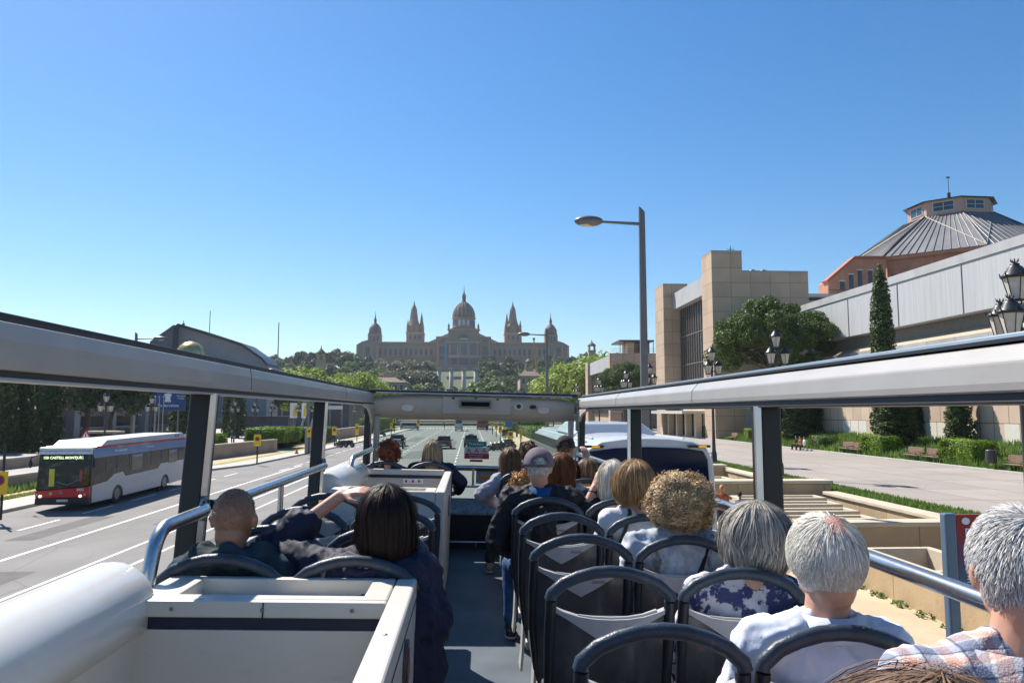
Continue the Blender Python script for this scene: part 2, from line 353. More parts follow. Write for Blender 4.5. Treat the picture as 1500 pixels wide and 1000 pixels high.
blades('planted_bank_grass', 16000, 31.1, 36.4, 38, 92, lambda x, y: .86+(x-31)/5.6*1.25, .38, 'tall rough grass on the planted bank behind the benches', m_grass)
blades('verge_grass', 7000, -22.7, -22.05, 22, 60, lambda x, y: .13, .10, 'short yellow-green grass verge beside the left pavement', leafmat('dry_blades', (.25, .28, .07), (.4, .42, .14)))
blades('wall_foot_weeds', 2500, -24.3, -23.5, 28, 60, lambda x, y: .13, .3, 'weeds along the foot of the low terrace wall', m_grass)
# far mountain
b = MB(); n = 40
prof = [(-620+i*12, 1000) for i in range(n)]
vs = []
for i in range(n):
    x = -700+i*14.; u = (x+560)/190.; h = 96*math.exp(-u*u*.5)+noise.noise(Vector((x*.03, 0, 5)))*7
    for k, (dy, f) in enumerate([(0, .0), (60, .55), (140, .9), (220, 1.), (400, .6)]): vs.append((x*1.0, 1050+dy, h*f-2+noise.noise(Vector((x*.05, dy*.05, 9)))*4*f))
F = [(i*5+j, (i+1)*5+j, (i+1)*5+j+1, i*5+j+1) for i in range(n-1) for j in range(4)]
struct(npmesh('hills', vs, F, mat('far_hill_woods', (.05, .08, .05), rough=1, var=.4, scale=.05, bump=1, bscale=.3), smooth=True))
# ---------------------------------------------------------------- the open-top bus we ride on
def BL(px, py, x=None, y=None, z=None):
    d = BMI.to_3x3() @ ray(px, py)
    t = x/d.x if x is not None else y/d.y if y is not None else (z-1.6)/d.z
    return Vector((d.x*t, d.y*t, 1.6+d.z*t))
paint_grey = mat('satin_silver_paint', (.36, .345, .33), rough=.4, var=.07, scale=3, coat=.15); stain_or_reflect(paint_grey, (.24, .23, .22), 5, (1, .3, 1), .55, .8, .5)
shell_white = mat('white_moulded_panel', (.60, .565, .50), rough=.42, var=.05, scale=3, coat=.1); stain_or_reflect(shell_white, (.42, .41, .39), 9, (1, 1, 3), .56, .75, .4)
bolster_paint = mat('white_gloss_paint', (.66, .645, .61), rough=.3, var=.03, coat=.4)
trim_black = mat('black_trim', (.018, .019, .025), rough=.45, var=.2)
post_brown = mat('black_bronze_post', (.022, .018, .018), rough=.38, var=.15)
alu = mat('aluminium', (.62, .63, .65), rough=.3, metal=.85, var=.05)
steel = mat('brushed_steel', (.50, .51, .53), rough=.27, metal=1., var=.08, scale=40)
header_plastic = mat('header_plastic', (.50, .455, .40), rough=.55, var=.05, scale=4)
navy = mat('navy_rubber', (.015, .018, .045), rough=.45)
vinyl = mat('deck_vinyl', (.08, .105, .13), rough=.55, var=.25, scale=2.5, bump=.15, bscale=200); stain_or_reflect(vinyl, (.11, .13, .145), 300, (1, 1, 1), .56, .62, .55); stain_or_reflect(vinyl, (.09, .11, .12), 2.2, (1, 1, 1), .5, .75, .45)
hoop_m = mat('hoop_rubber', (.032, .046, .066), rough=.38, var=.25, scale=14, bump=.15, bscale=150); stain_or_reflect(hoop_m, (.14, .15, .17), 22, (1, 1, 1), .58, .74, .5)
shell_m = mat('seat_shell_black', (.05, .05, .055), rough=.24, var=.25, coat=.3); stain_or_reflect(shell_m, (.17, .165, .17), 7, (1, 1, .25), .48, .8, .45); stain_or_reflect(shell_m, (.12, .12, .12), 60, (1, 1, .1), .6, .7, .35)
vee_m = mat('seat_panel_grey', (.38, .375, .38), rough=.4, var=.08, scale=12); stain_or_reflect(vee_m, (.34, .33, .33), 25, (1, 1, 1), .58, .7, .4)
lip_m = mat('seat_lip_pale', (.5, .5, .47), rough=.4, var=.06)
cushion_m = mat('seat_cushion', (.05, .055, .07), rough=.7, var=.2, scale=30)
bus = thing('tour_bus', 'open-top sightseeing bus being ridden, with grey roof rails and rows of dark hooped seats', 'bus')
bus.matrix_world = BM
gl = bpy.data.materials.new('windscreen_glass'); gl.use_nodes = True; N, L = gl.node_tree.nodes, gl.node_tree.links
for n_ in list(N):
    if n_.type != 'OUTPUT_MATERIAL': N.remove(n_)
o_ = N[0]; ta = N.new('ShaderNodeBsdfTransparent'); ta.inputs[0].default_value = (.86, .93, .90, 1); gg = N.new('ShaderNodeBsdfGlossy'); gg.inputs['Roughness'].default_value = .03
fr = N.new('ShaderNodeFresnel'); fr.inputs[0].default_value = 1.3; mx_ = N.new('ShaderNodeMixShader'); L.new(fr.outputs[0], mx_.inputs[0]); L.new(ta.outputs[0], mx_.inputs[1]); L.new(gg.outputs[0], mx_.inputs[2]); L.new(mx_.outputs[0], o_.inputs[0])
# deck and body
b = MB(); b.box(-1.24, 1.36, -.6, 9.12, -.05, 0); b.build('deck_floor', vinyl, bus)
b = MB(); b.box(-1.3, 1.38, -2.0, 9.35, -2.3, -.052); b.build('body', bolster_paint, bus, bevel=.05)
for s, x0, x1 in ((-1, -1.285, -1.245), (1, 1.365, 1.40)):
    b = MB(); b.box(x0, x1, -.6, 9.2, -.05, .84); b.build('side_wall', shell_white, bus, bevel=.01)
# wheels of the bus
for x in (-1.25, 1.33):
    for y in (-.2, 6.2):
        b = MB(); b.prism([(y+.48*math.cos(a*PI/12), -2.2+.48*math.sin(a*PI/12)) for a in range(24)], x-.12, x+.12, 'x'); b.build('wheel', rubber, bus, bevel=.03)
# roof rails (beams)
def beam(sx, x):
    b = MB(); q = lambda u: x+sx*u
    up_x = .035 if sx > 0 else .006
    pr = [(q(0), 1.676), (q(-.004), 1.70), (q(-.002), 1.752), (q(up_x), 1.797), (q(.125), 1.80), (q(.145), 1.76), (q(.14), 1.70), (q(.12), 1.676)]
    b.prism(pr, -.3, 9.16, 'y'); o = b.build('roof_rail', paint_grey, bus, bevel=.006, seg=2)
    b = MB(); b.box(q(.03), q(.115), -.3, 9.0, 1.802, 1.812); b.build('gasket', trim_black, o)
    b = MB(); b.box(q(.045), q(.10), -.3, 9.0, 1.8125, 1.826); b.build('roller_track', trim_black if sx < 0 else alu, o, bevel=.003)
    b = MB(); b.box(q(.012), q(.11), -.3, 9.1, 1.659, 1.6755); b.build('window_channel', trim_black, o)
    b = MB(); b.box(q(.004), q(.10), -.3, 9.05, 1.649, 1.6585); b.build('channel_lip', paint_grey if sx < 0 else post_brown, o, bevel=.003)
    for y in (4.02, 7.05) if sx < 0 else (4.3, 6.6):
        b = MB(); b.prism([(q(-.0055), 1.69), (q(-.0035), 1.752), (q(up_x-.001), 1.799), (q(up_x+.01), 1.79), (q(.02), 1.70)], y, y+.004, 'y'); b.build('seam', trim_black, o)
beam(-1, -1.16); beam(1, 1.28)
# window posts
def post(sx, x, y, lean, zb=.5, w=.105):
    b = MB(); q = lambda u: x+sx*u
    def sec(z, dy): return [(q(.012), y+dy, z), (q(w), y+dy, z), (q(w), y+dy+.13, z), (q(.012), y+dy+.13, z)]
    p = sec(zb, -lean)+sec(1.66, 0)
    if sx < 0: p = [p[i] for i in (1, 0, 3, 2, 5, 4, 7, 6)]
    b.hexa(p); o = b.build('window_post', post_brown, bus, bevel=.012, seg=3)
    b = MB()
    p = [(q(-.004), y-lean+.03, zb), (q(.011), y-lean-.004, zb), (q(.011), y-lean+.06, zb), (q(-.004), y-lean+.05, zb), (q(-.004), y+.03, 1.655), (q(.011), y-.004, 1.655), (q(.011), y+.06, 1.655), (q(-.004), y+.05, 1.655)]
    b.hexa(p); b.build('edge_strip', alu, o); return o
for y in (3.46, 6.14): post(-1, -1.16, y, .13)
for y in (3.30, 6.06): post(1, 1.28, y, .07)
post(-1, -1.165, 8.95, .05, w=.08); post(1, 1.275, 8.88, .05, w=.08)
for sx, x in ((-1, -1.15), (1, 1.27)):      # curved window corner beside the header
    b = MB(); pts = [(8.3, 1.64), (8.55, 1.615), (8.75, 1.57), (8.9, 1.50), (8.97, 1.40), (9.1, 1.40), (9.1, 1.66), (8.3, 1.66)]
    b.prism(pts, x, x+sx*.03, 'x'); b.build('corner_trim', header_plastic, bus)
# handrails
def rail(path, r=.0225, name='handrail', parent=bus):
    # round the corners
    P = [Vector(p) for p in path]; out = [P[0]]
    for i in range(1, len(P)-1):
        a = (P[i-1]-P[i]); c = (P[i+1]-P[i]); k = min(.09, a.length*.45, c.length*.45); a = P[i]+a.normalized()*k; c = P[i]+c.normalized()*k
        for t in range(7): t /= 6; out.append(a*(1-t)**2+P[i]*2*t*(1-t)+c*t*t)
    out.append(P[-1]); b = MB(); b.tube(out, r, 16); return b.build(name, steel, parent)
def flange(o, x, y, z, sx):
    b = MB(); b.prism([(y+.055*math.cos(a*PI/10), z+.055*math.sin(a*PI/10)) for a in range(20)], x, x+sx*.012, 'x')
    for k in range(4): a = PI/4+k*PI/2; b.ell((x+sx*.013, y+.04*math.cos(a), z+.04*math.sin(a)), (.004, .007, .007), 8, m=1)
    b.build('flange', [steel, dark_metal], o)
r1 = rail([(-1.155, 3.40, 1.155), (-1.12, 3.33, 1.155), (-1.12, 2.84, 1.15), (-1.12, 2.76, .93), (-1.12, 2.74, .6)], .026); flange(r1, -1.155, 3.40, 1.155, 1)
r2 = rail([(-1.155, 6.08, 1.155), (-1.12, 5.98, 1.155), (-1.12, 3.62, 1.157), (-1.155, 3.5, 1.157)], .024); flange(r2, -1.155, 6.08, 1.155, 1)
b = MB(); b.tube([(-1.12, 4.62, 1.15), (-1.12, 4.62, .84)], .017, 12); b.build('rail_support', steel, r2)
r3 = rail([(-1.155, 8.9, 1.15), (-1.12, 8.8, 1.15), (-1.12, 7.35, 1.14), (-1.12, 7.2, 1.0), (-1.12, 7.15, .85)], .024); flange(r3, -1.155, 8.9, 1.15, 1)
r4 = rail([(1.245, .2, 1.178), (1.25, 3.0, 1.178), (1.25, 8.7, 1.15), (1.27, 8.85, 1.15)], .0245)
for y in (5.2, 7.6): b = MB(); b.tube([(1.25, y, 1.17), (1.27, y, .84)], .015, 12); b.build('rail_support', steel, r4)
# header above the windscreen
hd = MB(); n = 14
prof = [(9.02, 1.79), (9.0, 1.72), (9.035, 1.60), (9.10, 1.515), (9.16, 1.497), (9.26, 1.50), (9.28, 1.79)]
def hx(u): return -1.15+2.39*u
vs = []
for i in range(n+1):
    u = i/n; arch = .03*(2*u-1)**4; sag = .035*(1-(2*u-1)**2)
    for k, (y, z) in enumerate(prof): vs.append((hx(u), y, z-(.05*(2*u-1)**6 if k < 2 or k == 6 else 0)-(0 if k < 3 or k > 5 else -arch*.6)))
k = len(prof)
hd.add(vs, [(i*k+j, (i+1)*k+j, (i+1)*k+(j+1) % k, i*k+(j+1) % k) for i in range(n) for j in range(k)], True)
header = hd.build('windscreen_header', header_plastic, bus)
b = MB(); b.box(-1.20, 1.27, 8.93, 9.32, 1.80, 1.838); b.build('folded_canopy', trim_black, header, bevel=.01)
b = MB(); b.tube([(-1.12, 8.93, 1.805), (1.2, 8.93, 1.805)], .008, 8); b.build('canopy_bar', alu, header)
b = MB(); b.box(-.0+.015, .05, 8.92, 8.96, 1.84, 1.87); b.build('canopy_catch', trim_black, header)
p0 = BL(649, 580, y=9.0); p1 = BL(748, 607, y=9.0)
b = MB(); b.hexa([(p0.x, 9.008, 1.575), (p1.x, 9.008, 1.575), (p1.x, 9.06, 1.575), (p0.x, 9.06, 1.575), (p0.x, 8.988, 1.775), (p1.x, 8.988, 1.775), (p1.x, 9.06, 1.775), (p0.x, 9.06, 1.775)]); b.build('access_panel', mat('access_panel_plastic', (.47, .44, .40), rough=.5, var=.04), header, bevel=.004)
p0 = BL(673, 597, y=8.97); p1 = BL(720, 587, y=8.97)
b = MB(); b.box(p0.x, p1.x, 8.955, 9.0, p0.z, p1.z); dsp = b.build('display_frame', mat('display_frame_plastic', (.22, .2, .18), rough=.5), header, bevel=.004)
b = MB(); b.box(p0.x+.022, p1.x-.022, 8.950, 8.957, p0.z+.022, p1.z-.018); b.build('display', mat('display_black_panel', (.008, .008, .01), rough=.5, spec=.1), dsp)
def disc(px, py, rx, rz, m, name, y=8.975, t=.03):
    p = BL(px, py, y=y); b = MB(); b.prism([(p.x+rx*math.cos(a*PI/12), p.z+rz*math.sin(a*PI/12)) for a in range(24)], y, y+t, 'y'); return b.build(name, m, header, bevel=.003)
pale = mat('pale_plastic', (.62, .58, .54), rough=.4)
disc(597, 597, .072, .042, pale, 'speaker_cover', 9.0); disc(796, 601, .072, .042, pale, 'speaker_cover', 9.0)
disc(760, 595, .06, .045, pale, 'camera_ring', 8.985); disc(760, 595, .026, .026, trim_black, 'camera_lens', 8.97); disc(781, 596, .04, .024, trim_black, 'sensor_window', 8.98)
for px, py in ((664, 583), (729, 585), (697, 583)): disc(px, py, .014, .012, trim_black, 'panel_screw', 8.975)
# windscreen pillars and glass
for x0, x1 in ((-1.15, -1.09), (1.19, 1.245)):
    b = MB(); b.box(x0, x1, 9.05, 9.2, 0, 1.53); b.build('windscreen_pillar', header_plastic, bus, bevel=.015)
b = MB(); b.box(-1.10, 1.20, 9.30, 9.306, .40, 1.51); glass = b.build('windscreen', gl, bus)
# stickers on the glass
def wp(x0, y0, x1, y1, m, name, par=None, yy=9.285, t=.006):
    a = BL(x0, y1, y=yy); c = BL(x1, y0, y=yy); b = MB(); b.box(a.x, c.x, yy, yy+t, a.z, c.z); return b.build(name, m, par or glass)
teal = mat('teal_vinyl', (.0, .22, .20), rough=.5); stick = mat('clear_sticker', (.62, .58, .52), rough=.5)
s1 = wp(684, 646.5, 713, 653.5, teal, 'teal_sticker'); s2 = wp(680, 655, 716, 664, stick, 'pictogram_sticker'); s3 = wp(680, 664.3, 716.5, 671.5, red, 'red_sticker'); wp(688, 673, 707, 676, red, 'red_sticker')
def wtext(body, px, py, size, m, par): p = BL(px, py, y=9.28); return text(body, size, m, parent=par, M4=frameM(p, (1, 0, 0), (0, 0, 1)))
wtext('Freedom', 698, 650, .048, white_letter, s1)
wtext('Mantenerse sentado', 697, 666.2, .022, white_letter, s3); wtext('Stay seated please', 697, 669.6, .022, white_letter, s3)
b = MB()
for k, px in enumerate((687, 698, 709)):   # three seated-figure pictograms
    p = BL(px, 657.2, y=9.279); b.ell(p, (.008, .002, .008), 8); q = BL(px, 662.5, y=9.279)
    b.tube([p, (p.x+.004, p.y, q.z+.02), (p.x+.02, p.y, q.z+.018), (p.x+.024, p.y, q.z)], .0045, 6); b.tube([(p.x-.02, p.y, q.z), (p.x-.02, p.y, q.z+.03), (p.x, p.y, q.z+.012)], .003, 6)
b.build('pictograms', red, s2)
# bars, reflection box and shelf under the windscreen
fd = MB(); fd.tube([(-.62, 9.02, BL(680, 684, y=9.02).z), (.75, 9.02, BL(680, 684, y=9.02).z)], .02, 10)
zz = BL(680, 712, y=9.02).z; fd.tube([(-.62, 9.02, zz), (.75, 9.02, zz)], .014, 10); x_ = BL(693, 700, y=9.02).x; fd.tube([(x_, 9.02, zz), (x_, 9.02, zz+.25)], .014, 10)
fd.build('front_grab_bar', steel, bus)
a = BL(697, 708, y=9.12); c = BL(734, 688, y=9.12); b = MB(); b.box(a.x, c.x, 9.12, 9.17, a.z, c.z); bx_ = b.build('reflection_box', mat('reflection_grey', (.35, .36, .35), rough=.4), bus, bevel=.01)  # pale and orange reflection in the glass, built as a solid box
b = MB(); b.box(a.x+.05, a.x+.16, 9.115, 9.121, a.z+.05, a.z+.09); b.build('orange_reflection', mat('orange_reflection', (.8, .25, .03), rough=.5), bx_)
b = MB(); b.box(c.x-.12, c.x-.03, 9.115, 9.121, a.z+.04, a.z+.07); b.box(c.x-.12, c.x-.03, 9.115, 9.121, a.z+.09, a.z+.11); b.build('white_reflection', white_letter, bx_)
b = MB(); b.box(BL(672, 0, y=9.1).x, BL(735, 0, y=9.1).x+.1, 9.05, 9.10, BL(700, 690, y=9.1).z+.01, BL(700, 684, y=9.1).z+.02); b.build('black_ledge', trim_black, bus)
b = MB(); b.hexa([(-1.09, 9.0, .39), (1.19, 9.0, .39), (1.19, 9.29, .42), (-1.09, 9.29, .42), (-1.09, 9.0, .42), (1.19, 9.0, .42), (1.19, 9.29, .56), (-1.09, 9.29, .56)])
sm_ = mat('speckled_shelf', (.30, .34, .35), rough=.35, var=.3, scale=20); stain_or_reflect(sm_, (.03, .035, .04), 55, (1, 1, 1), .55, .6, .9); b.build('front_shelf', sm_, bus, bevel=.01)
b = MB(); b.box(-1.09, 1.19, 9.02, 9.11, .0, .388); b.build('front_panel', trim_black, bus)
fr_ = MB(); fr_.tube([(-.25, 8.9, .10), (.6, 8.9, .10)], .012, 10); fr_.tube([(.1, 8.9, .10), (.1, 8.9, 0)], .010, 8); fr_.build('foot_rail', steel, bus)
# stair enclosures
def enclosure(y0, y1, near_open):
    """white moulded casing round a stair opening; far block has a shallow pocket in its top"""
    zt = .97; xo = -.185; xi = -1.09
    o = MB()
    o.box(xo-.075, xo, y0, y1, 0, zt); e = o.build('stair_casing', shell_white, bus, bevel=.012, seg=3)
    return e
def pocket_block(e, ya, yb, zt=.97, zb=.0):
    xo = -.1855; xi = -1.09
    b = MB()
    b.box(xi, xo-.077, ya, ya+.05, zb, zt-.001); b.box(xi, xo-.077, yb-.045, yb, zb, zt-.001)
    b.box(xi, xi+.13, ya+.0505, yb-.0455, zb, zt-.001); b.box(xo-.16, xo-.077, ya+.0505, yb-.0455, zb, zt-.001)
    b.box(xi+.1305, xo-.1605, ya+.0505, yb-.0455, zb, zt-.055)
    return b.build('casing_wall', shell_white, e, bevel=.006, seg=2)
e1 = enclosure(.3, 2.93, True); w1 = pocket_block(e1, 2.60, 2.93)
for y in (2.2, 1.5, .9): b = MB(); b.ell((-.223, y, .970), (.008, .008, .003), 8); b.build('screw', grey_metal, e1)
for x in (-.95, -.66, -.37): b = MB(); b.ell((x, 2.558, .942), (.007, .003, .007), 8); b.build('screw', grey_metal, e1)
b = MB(); b.box(-.66, -.656, 2.556, 2.561, .916, .966); b.build('panel_joint', trim_black, e1)
b = MB(); b.box(-.184, -.182, .3, 2.9, .90, .904); b.build('panel_joint', trim_black, e1)
b = MB(); b.box(-1.06, -.262, 2.560, 2.598, .915, .968); b.build('casing_rim', shell_white, e1, bevel=.006)
b = MB(); b.box(-1.06, -.264, 2.578, 2.599, .875, .914); b.build('rubber_seal', navy, e1)
b = MB(); b.hexa([(-1.06, 2.52, .2), (-.262, 2.52, .2), (-.262, 2.5985, .2), (-1.06, 2.5985, .2), (-1.06, 2.57, .874), (-.262, 2.57, .874), (-.262, 2.5985, .874), (-1.06, 2.5985, .874)]); b.build('inner_panel', shell_white, e1)
b = MB(); b.box(-1.1, -1.06, .3, 2.6, .2, .915); b.build('inner_panel', shell_white, e1, bevel=.005)
b = MB(); b.box(-1.095, -1.045, .3, 2.56, .917, .94); b.build('rubber_seal', navy, e1)
b = MB(); b.box(-1.08, -.26, .3, 2.55, .01, .03); b.build('stair_tread', vinyl, e1)
p = BL(592, 972, x=-.185); b = MB(); b.prism([(p.y+.055*math.cos(a*PI/12), p.z+.075*math.sin(a*PI/12)) for a in range(24)], -.184, -.172, 'x'); lp = b.build('marker_lamp', mat('lamp_housing', (.10, .09, .10), rough=.3), e1, bevel=.003)
b = MB(); b.prism([(p.y-.02+.035*math.cos(a*PI/12), p.z+.055*math.sin(a*PI/12)) for a in range(24)], -.1715, -.168, 'x'); b.build('red_lens', mat('red_lens', (.35, .03, .02), rough=.2), lp)
def bolster(y0, y1):
    b = MB(); cx, cz, rx, rz = -1.175, .93, .145, .148; n = 16; vs = []
    ys = [(y0, .0), (y0+.001, .9), (y0+.03, 1)] if y0 > 1 else [(y0, 1)]
    ys += [(y1-.05, 1), (y1-.02, .97), (y1, .9)]
    for yy, s_ in ys:
        for i in range(n+1):
            a = PI*i/n; vs.append((cx+rx*s_*math.cos(a), yy, cz+rz*s_*math.sin(a)))
        vs.append((cx-rx*s_, yy, cz-.06)); vs.append((cx+rx*s_, yy, cz-.06))
    k = n+3
    b.add(vs, [(i*k+j, i*k+(j+1) % k, (i+1)*k+(j+1) % k, (i+1)*k+j) for i in range(len(ys)-1) for j in range(k)], True); b.add(vs[-k:], [list(range(k))]); b.add(vs[:k], [list(range(k))[::-1]])
    return b.build('side_bolster', bolster_paint, bus)
bolster(-.3, 2.66); bolster(6.3, 7.95)
e2 = enclosure(6.0, 8.06, False); pocket_block(e2, 6.0, 6.33)
b = MB(); b.box(-1.09, -.262, 7.98, 8.06, 0, .985); fw = b.build('casing_wall', shell_white, e2, bevel=.006)
b = MB(); b.box(-1.08, -.27, 7.966, 7.979, .90, .93); b.build('rubber_seal', navy, fw)
a = BL(590, 708, y=7.97); c = BL(620, 701, y=7.97); b = MB(); b.box(a.x, c.x, 7.962, 7.968, a.z, c.z); st = b.build('warning_sticker', white_letter, fw)
b = MB()
for px in (595, 605, 614): p = BL(px, 704.5, y=7.961); b.ell(p, (.012, .002, .016), 8)
b.build('pictograms', red, st)
b = MB(); q = BL(540, 690, x=-.1849); b.prism([(7.2+.05*math.cos(a*PI/10), .72+.1*math.sin(a*PI/10)) for a in range(20)], -.184, -.175, 'x'); b.build('marker_lamp', MATS['lamp_housing'], e2)
# seats
def seat_proto():
    b = MB()
    b.hexa([(-.205, .10, .40), (.205, .10, .40), (.20, .52, .42), (-.20, .52, .42), (-.205, .10, .465), (.205, .10, .465), (.20, .50, .485), (-.20, .50, .485)])
    b.hexa([(-.20, .13, .42), (.20, .13, .42), (.20, .17, .42), (-.20, .17, .42), (-.19, .035, .86), (.19, .035, .86), (.19, .06, .86), (-.19, .06, .86)])
    s = b.build('seat', cushion_m, bus, bevel=.02, seg=3)
    # back shell
    nx_, nz_ = 12, 12; vs = []
    def by_(u, z): return .0+.10*(.90-z)/.6*.9-.018*(1-u*u)+(.03 if z < .45 else 0)*0
    def hw(z): return .212 if z > .62 else .212-.06*((.62-z)/.36)**1.5
    for i in range(nz_+1):
        z = .30+(.875-.30)*i/nz_
        for j in range(nx_+1):
            u = -1+2*j/nx_; vs.append((u*hw(z), by_(u, z), z-(.02*(1-u*u) if i == nz_ else 0)))
    F_ = [(i*(nx_+1)+j, i*(nx_+1)+j+1, (i+1)*(nx_+1)+j+1, (i+1)*(nx_+1)+j) for i in range(nz_) for j in range(nx_)]
    b = MB(); b.add(vs, F_, True); m_ = len(vs)
    b.add([(x, y+.035, z) for x, y, z in vs], [f[::-1] for f in F_], True)
    sh = b.build('backrest_shell', shell_m, s)
    # side edges, dark strips
    b = MB()
    for sx in (-1, 1):
        b.tube([(sx*.218, .0, .925), (sx*.222, .012, .80), (sx*.218, .045, .62), (sx*.19, .09, .42), (sx*.145, .13, .27)], [.021, .02, .018, .016, .014], 10, flat=1.2)
    b.build('side_frame', trim_black, s)
    b = MB(); hp = [(-.222, .93), (-.2185, .948), (-.175, .986), (-.12, 1.010), (-.06, 1.026), (0, 1.031), (.06, 1.026), (.12, 1.010), (.175, .986), (.2185, .948), (.222, .93)]
    b.tube([(x, -.005, z) for x, z in hp], .0225, 12, flat=.9); b.build('grab_handle', hoop_m, s)
    # V shaped panel standing 4 mm proud
    top = [(-.204, .898), (-.172, .886), (-.12, .871), (-.06, .863), (0, .861), (.06, .863), (.12, .871), (.172, .886), (.204, .898)]
    low = [(-.204, .882), (-.172, .866), (-.125, .838), (-.06, .798), (0, .765), (.06, .798), (.125, .838), (.172, .866), (.204, .882)]
    vs = [(x, by_(x/.212, z)-.006, z) for x, z in top]+[(x, by_(x/.212, z)-.006, z) for x, z in low]+[(x, by_(x/.212, z)+.03, z) for x, z in top]+[(x, by_(x/.212, z)+.001, z) for x, z in low]
    b = MB(); F_ = []
    for i in range(8): F_ += [(i, 9+i, 10+i, i+1), (i, i+1, 19+i, 18+i), (9+i, 27+i, 28+i, 10+i)]
    b.add(vs, F_, False); b.build('back_panel', vee_m, s)
    for x_ in (-.07, .07): b = MB(); b.box(x_-.0015, x_+.0015, by_(x_/.212, .6)-.0015, by_(x_/.212, .6)+.02, .34, .76); b.build('shell_seam', trim_black, s) if x_ > 0 else None
    b = MB(); b.box(.05, .11, by_(.38, .84)-.0085, by_(.38, .84)-.0, .828, .840); b.build('maker_plate', mat('plate_grey', (.2, .2, .21), rough=.5), s)
    for sx in (-1, 1): b = MB(); b.ell((sx*.176, by_(.83, .84)-.004, .872), (.006, .004, .006), 8); b.build('bolt', dark_metal, s)
    b = MB(); b.tube([(x, by_(x/.212, z)+.012, z+.002) for x, z in top[2:8]], [.003, .006, .006, .006, .007, .009], 6); b.build('panel_lip', lip_m, s)
    b = MB(); b.box(-.11, .11, .2, .45, 0, .05); b.hexa([(-.05, .25, .05), (.05, .25, .05), (.05, .38, .05), (-.05, .38, .05), (-.16, .14, .40), (.16, .14, .40), (.16, .45, .40), (-.16, .45, .40)]); b.build('pedestal', lip_m, s, bevel=.01)
    b = MB(); b.prism([(.11, .40), (.16, .24), (.26, .10), (.42, .10), (.30, .22), (.24, .40)], -.2, -.185, 'x'); b.build('side_plate', lip_m, s, bevel=.003)
    return s
sp = seat_proto(); sp['group'] = 'seats of the open top bus'
RROWS = [1.30, 2.05, 2.80, 3.53, 4.28, 5.05, 5.80, 6.55, 7.30, 8.05]
LROWS = [2.93, 3.65, 4.35, 5.05, 8.30]
first = True
for y in RROWS:
    for x in (.53, 1.02):
        if first: sp.location = (x, y, 0); first = False
        else: copy_tree(sp, loc=(x, y, 0), parent=bus)
for y in LROWS:
    for x in (-.915, -.42): copy_tree(sp, loc=(x, y, 0), parent=bus)
# ---------------------------------------------------------------- vegetation
bark = mat('bark', (.10, .075, .055), rough=.95, var=.3, scale=4, bump=.6)
lf_pine = leafmat('pine_needles', (.032, .06, .014), (.12, .185, .04), .18)
lf_cyp = leafmat('cypress_leaves', (.032, .055, .02), (.10, .14, .045), .15)
lf_lime = leafmat('spring_leaves', (.16, .24, .03), (.34, .42, .08), .35)
lf_mid = leafmat('green_leaves', (.07, .12, .03), (.18, .25, .07), .28)
lf_olive = leafmat('olive_leaves', (.15, .135, .07), (.28, .24, .13), .2)
lf_dark = leafmat('dark_leaves', (.03, .05, .024), (.08, .115, .04), .15)
lf_hedge = leafmat('hedge_leaves', (.07, .14, .015), (.22, .34, .03), .3)
lf_yhedge = leafmat('yellow_hedge_leaves', (.25, .32, .02), (.5, .5, .05), .3)
trees = {}
def tree_proto(key, nm, h, wd, kind, n, leaf, m, label, cat='tree', seed=1, group=None):
    rs = np.random.RandomState(seed); t = thing(nm, label, cat, group=group)
    blobs = []; b = MB()
    if kind == 'round':
        ch = h*.72; zc = h-ch/2
        b.tube([(0, 0, -1.5), (0.02*h, 0, h*.25), (0, .02*h, h*.5)], [h*.028, h*.022, h*.012], 8)
        for k in range(40):
            d = rs.normal(size=3); d /= np.linalg.norm(d); r_ = rs.rand()**.45
            c = np.array([d[0]*wd*.36*r_, d[1]*wd*.36*r_, zc+d[2]*ch*.36*r_]); r = wd*(.12+.09*rs.rand()); blobs.append((c, (r, r, r*.85)))
            if k % 3 == 0: b.tube([(0, .01*h, h*.3), tuple((c+np.array([0, 0, h*.3]))*.5), tuple(c)], [h*.012, h*.007, h*.003], 5)
        sh = .45
    elif kind == 'pine':
        b.tube([(0, 0, -1.), (.3, .1, h*.3), (-.2, 0, h*.52), (.1, 0, h*.7)], [h*.03, h*.026, h*.022, h*.012], 9)
        for k in range(95):
            a = rs.rand()*2*PI; r_ = rs.rand()**.5; zz = h*.72+(1-r_**2)*h*.22-(rs.rand()**1.5)*h*.26*(1-.1*r_)
            c = np.array([math.cos(a)*r_*wd*.44, math.sin(a)*r_*wd*.44, zz]); r = wd*(.065+.05*rs.rand()); blobs.append((c, (r, r, r*.72)))
            if k % 3 == 0: b.tube([(0, 0, h*(.45+.2*rs.rand())), tuple(c*.55+np.array([0, 0, h*.27])), tuple(c)], [h*.012, h*.009, h*.004], 5)
        sh = .6
    elif kind == 'cypress':
        b.tube([(0, 0, -1.), (0, 0, h*.4)], [wd*.12, wd*.07], 8)
        for k in range(30):
            f = (k+.5)/30; wr = wd*.5*min(1, (f*6+.55))*(1-f**7)**.6*(1-.38*f)+.03*wd; a = rs.rand()*2*PI
            for q in range(3): a += 2.1; blobs.append((np.array([math.cos(a)*wr*.42, math.sin(a)*wr*.42, h*(.03+.96*f)]), (wr*.62, wr*.62, h*.045)))
        sh = .75
    b.build('trunk', bark, t)
    V_, F_ = leafcloud(blobs, n, leaf, shell=sh, rs=rs)
    npmesh('crown', V_, F_, m, t)
    trees[key] = t; t.location = (0, -400, -60); t['unused'] = 1
    return t
used = set()
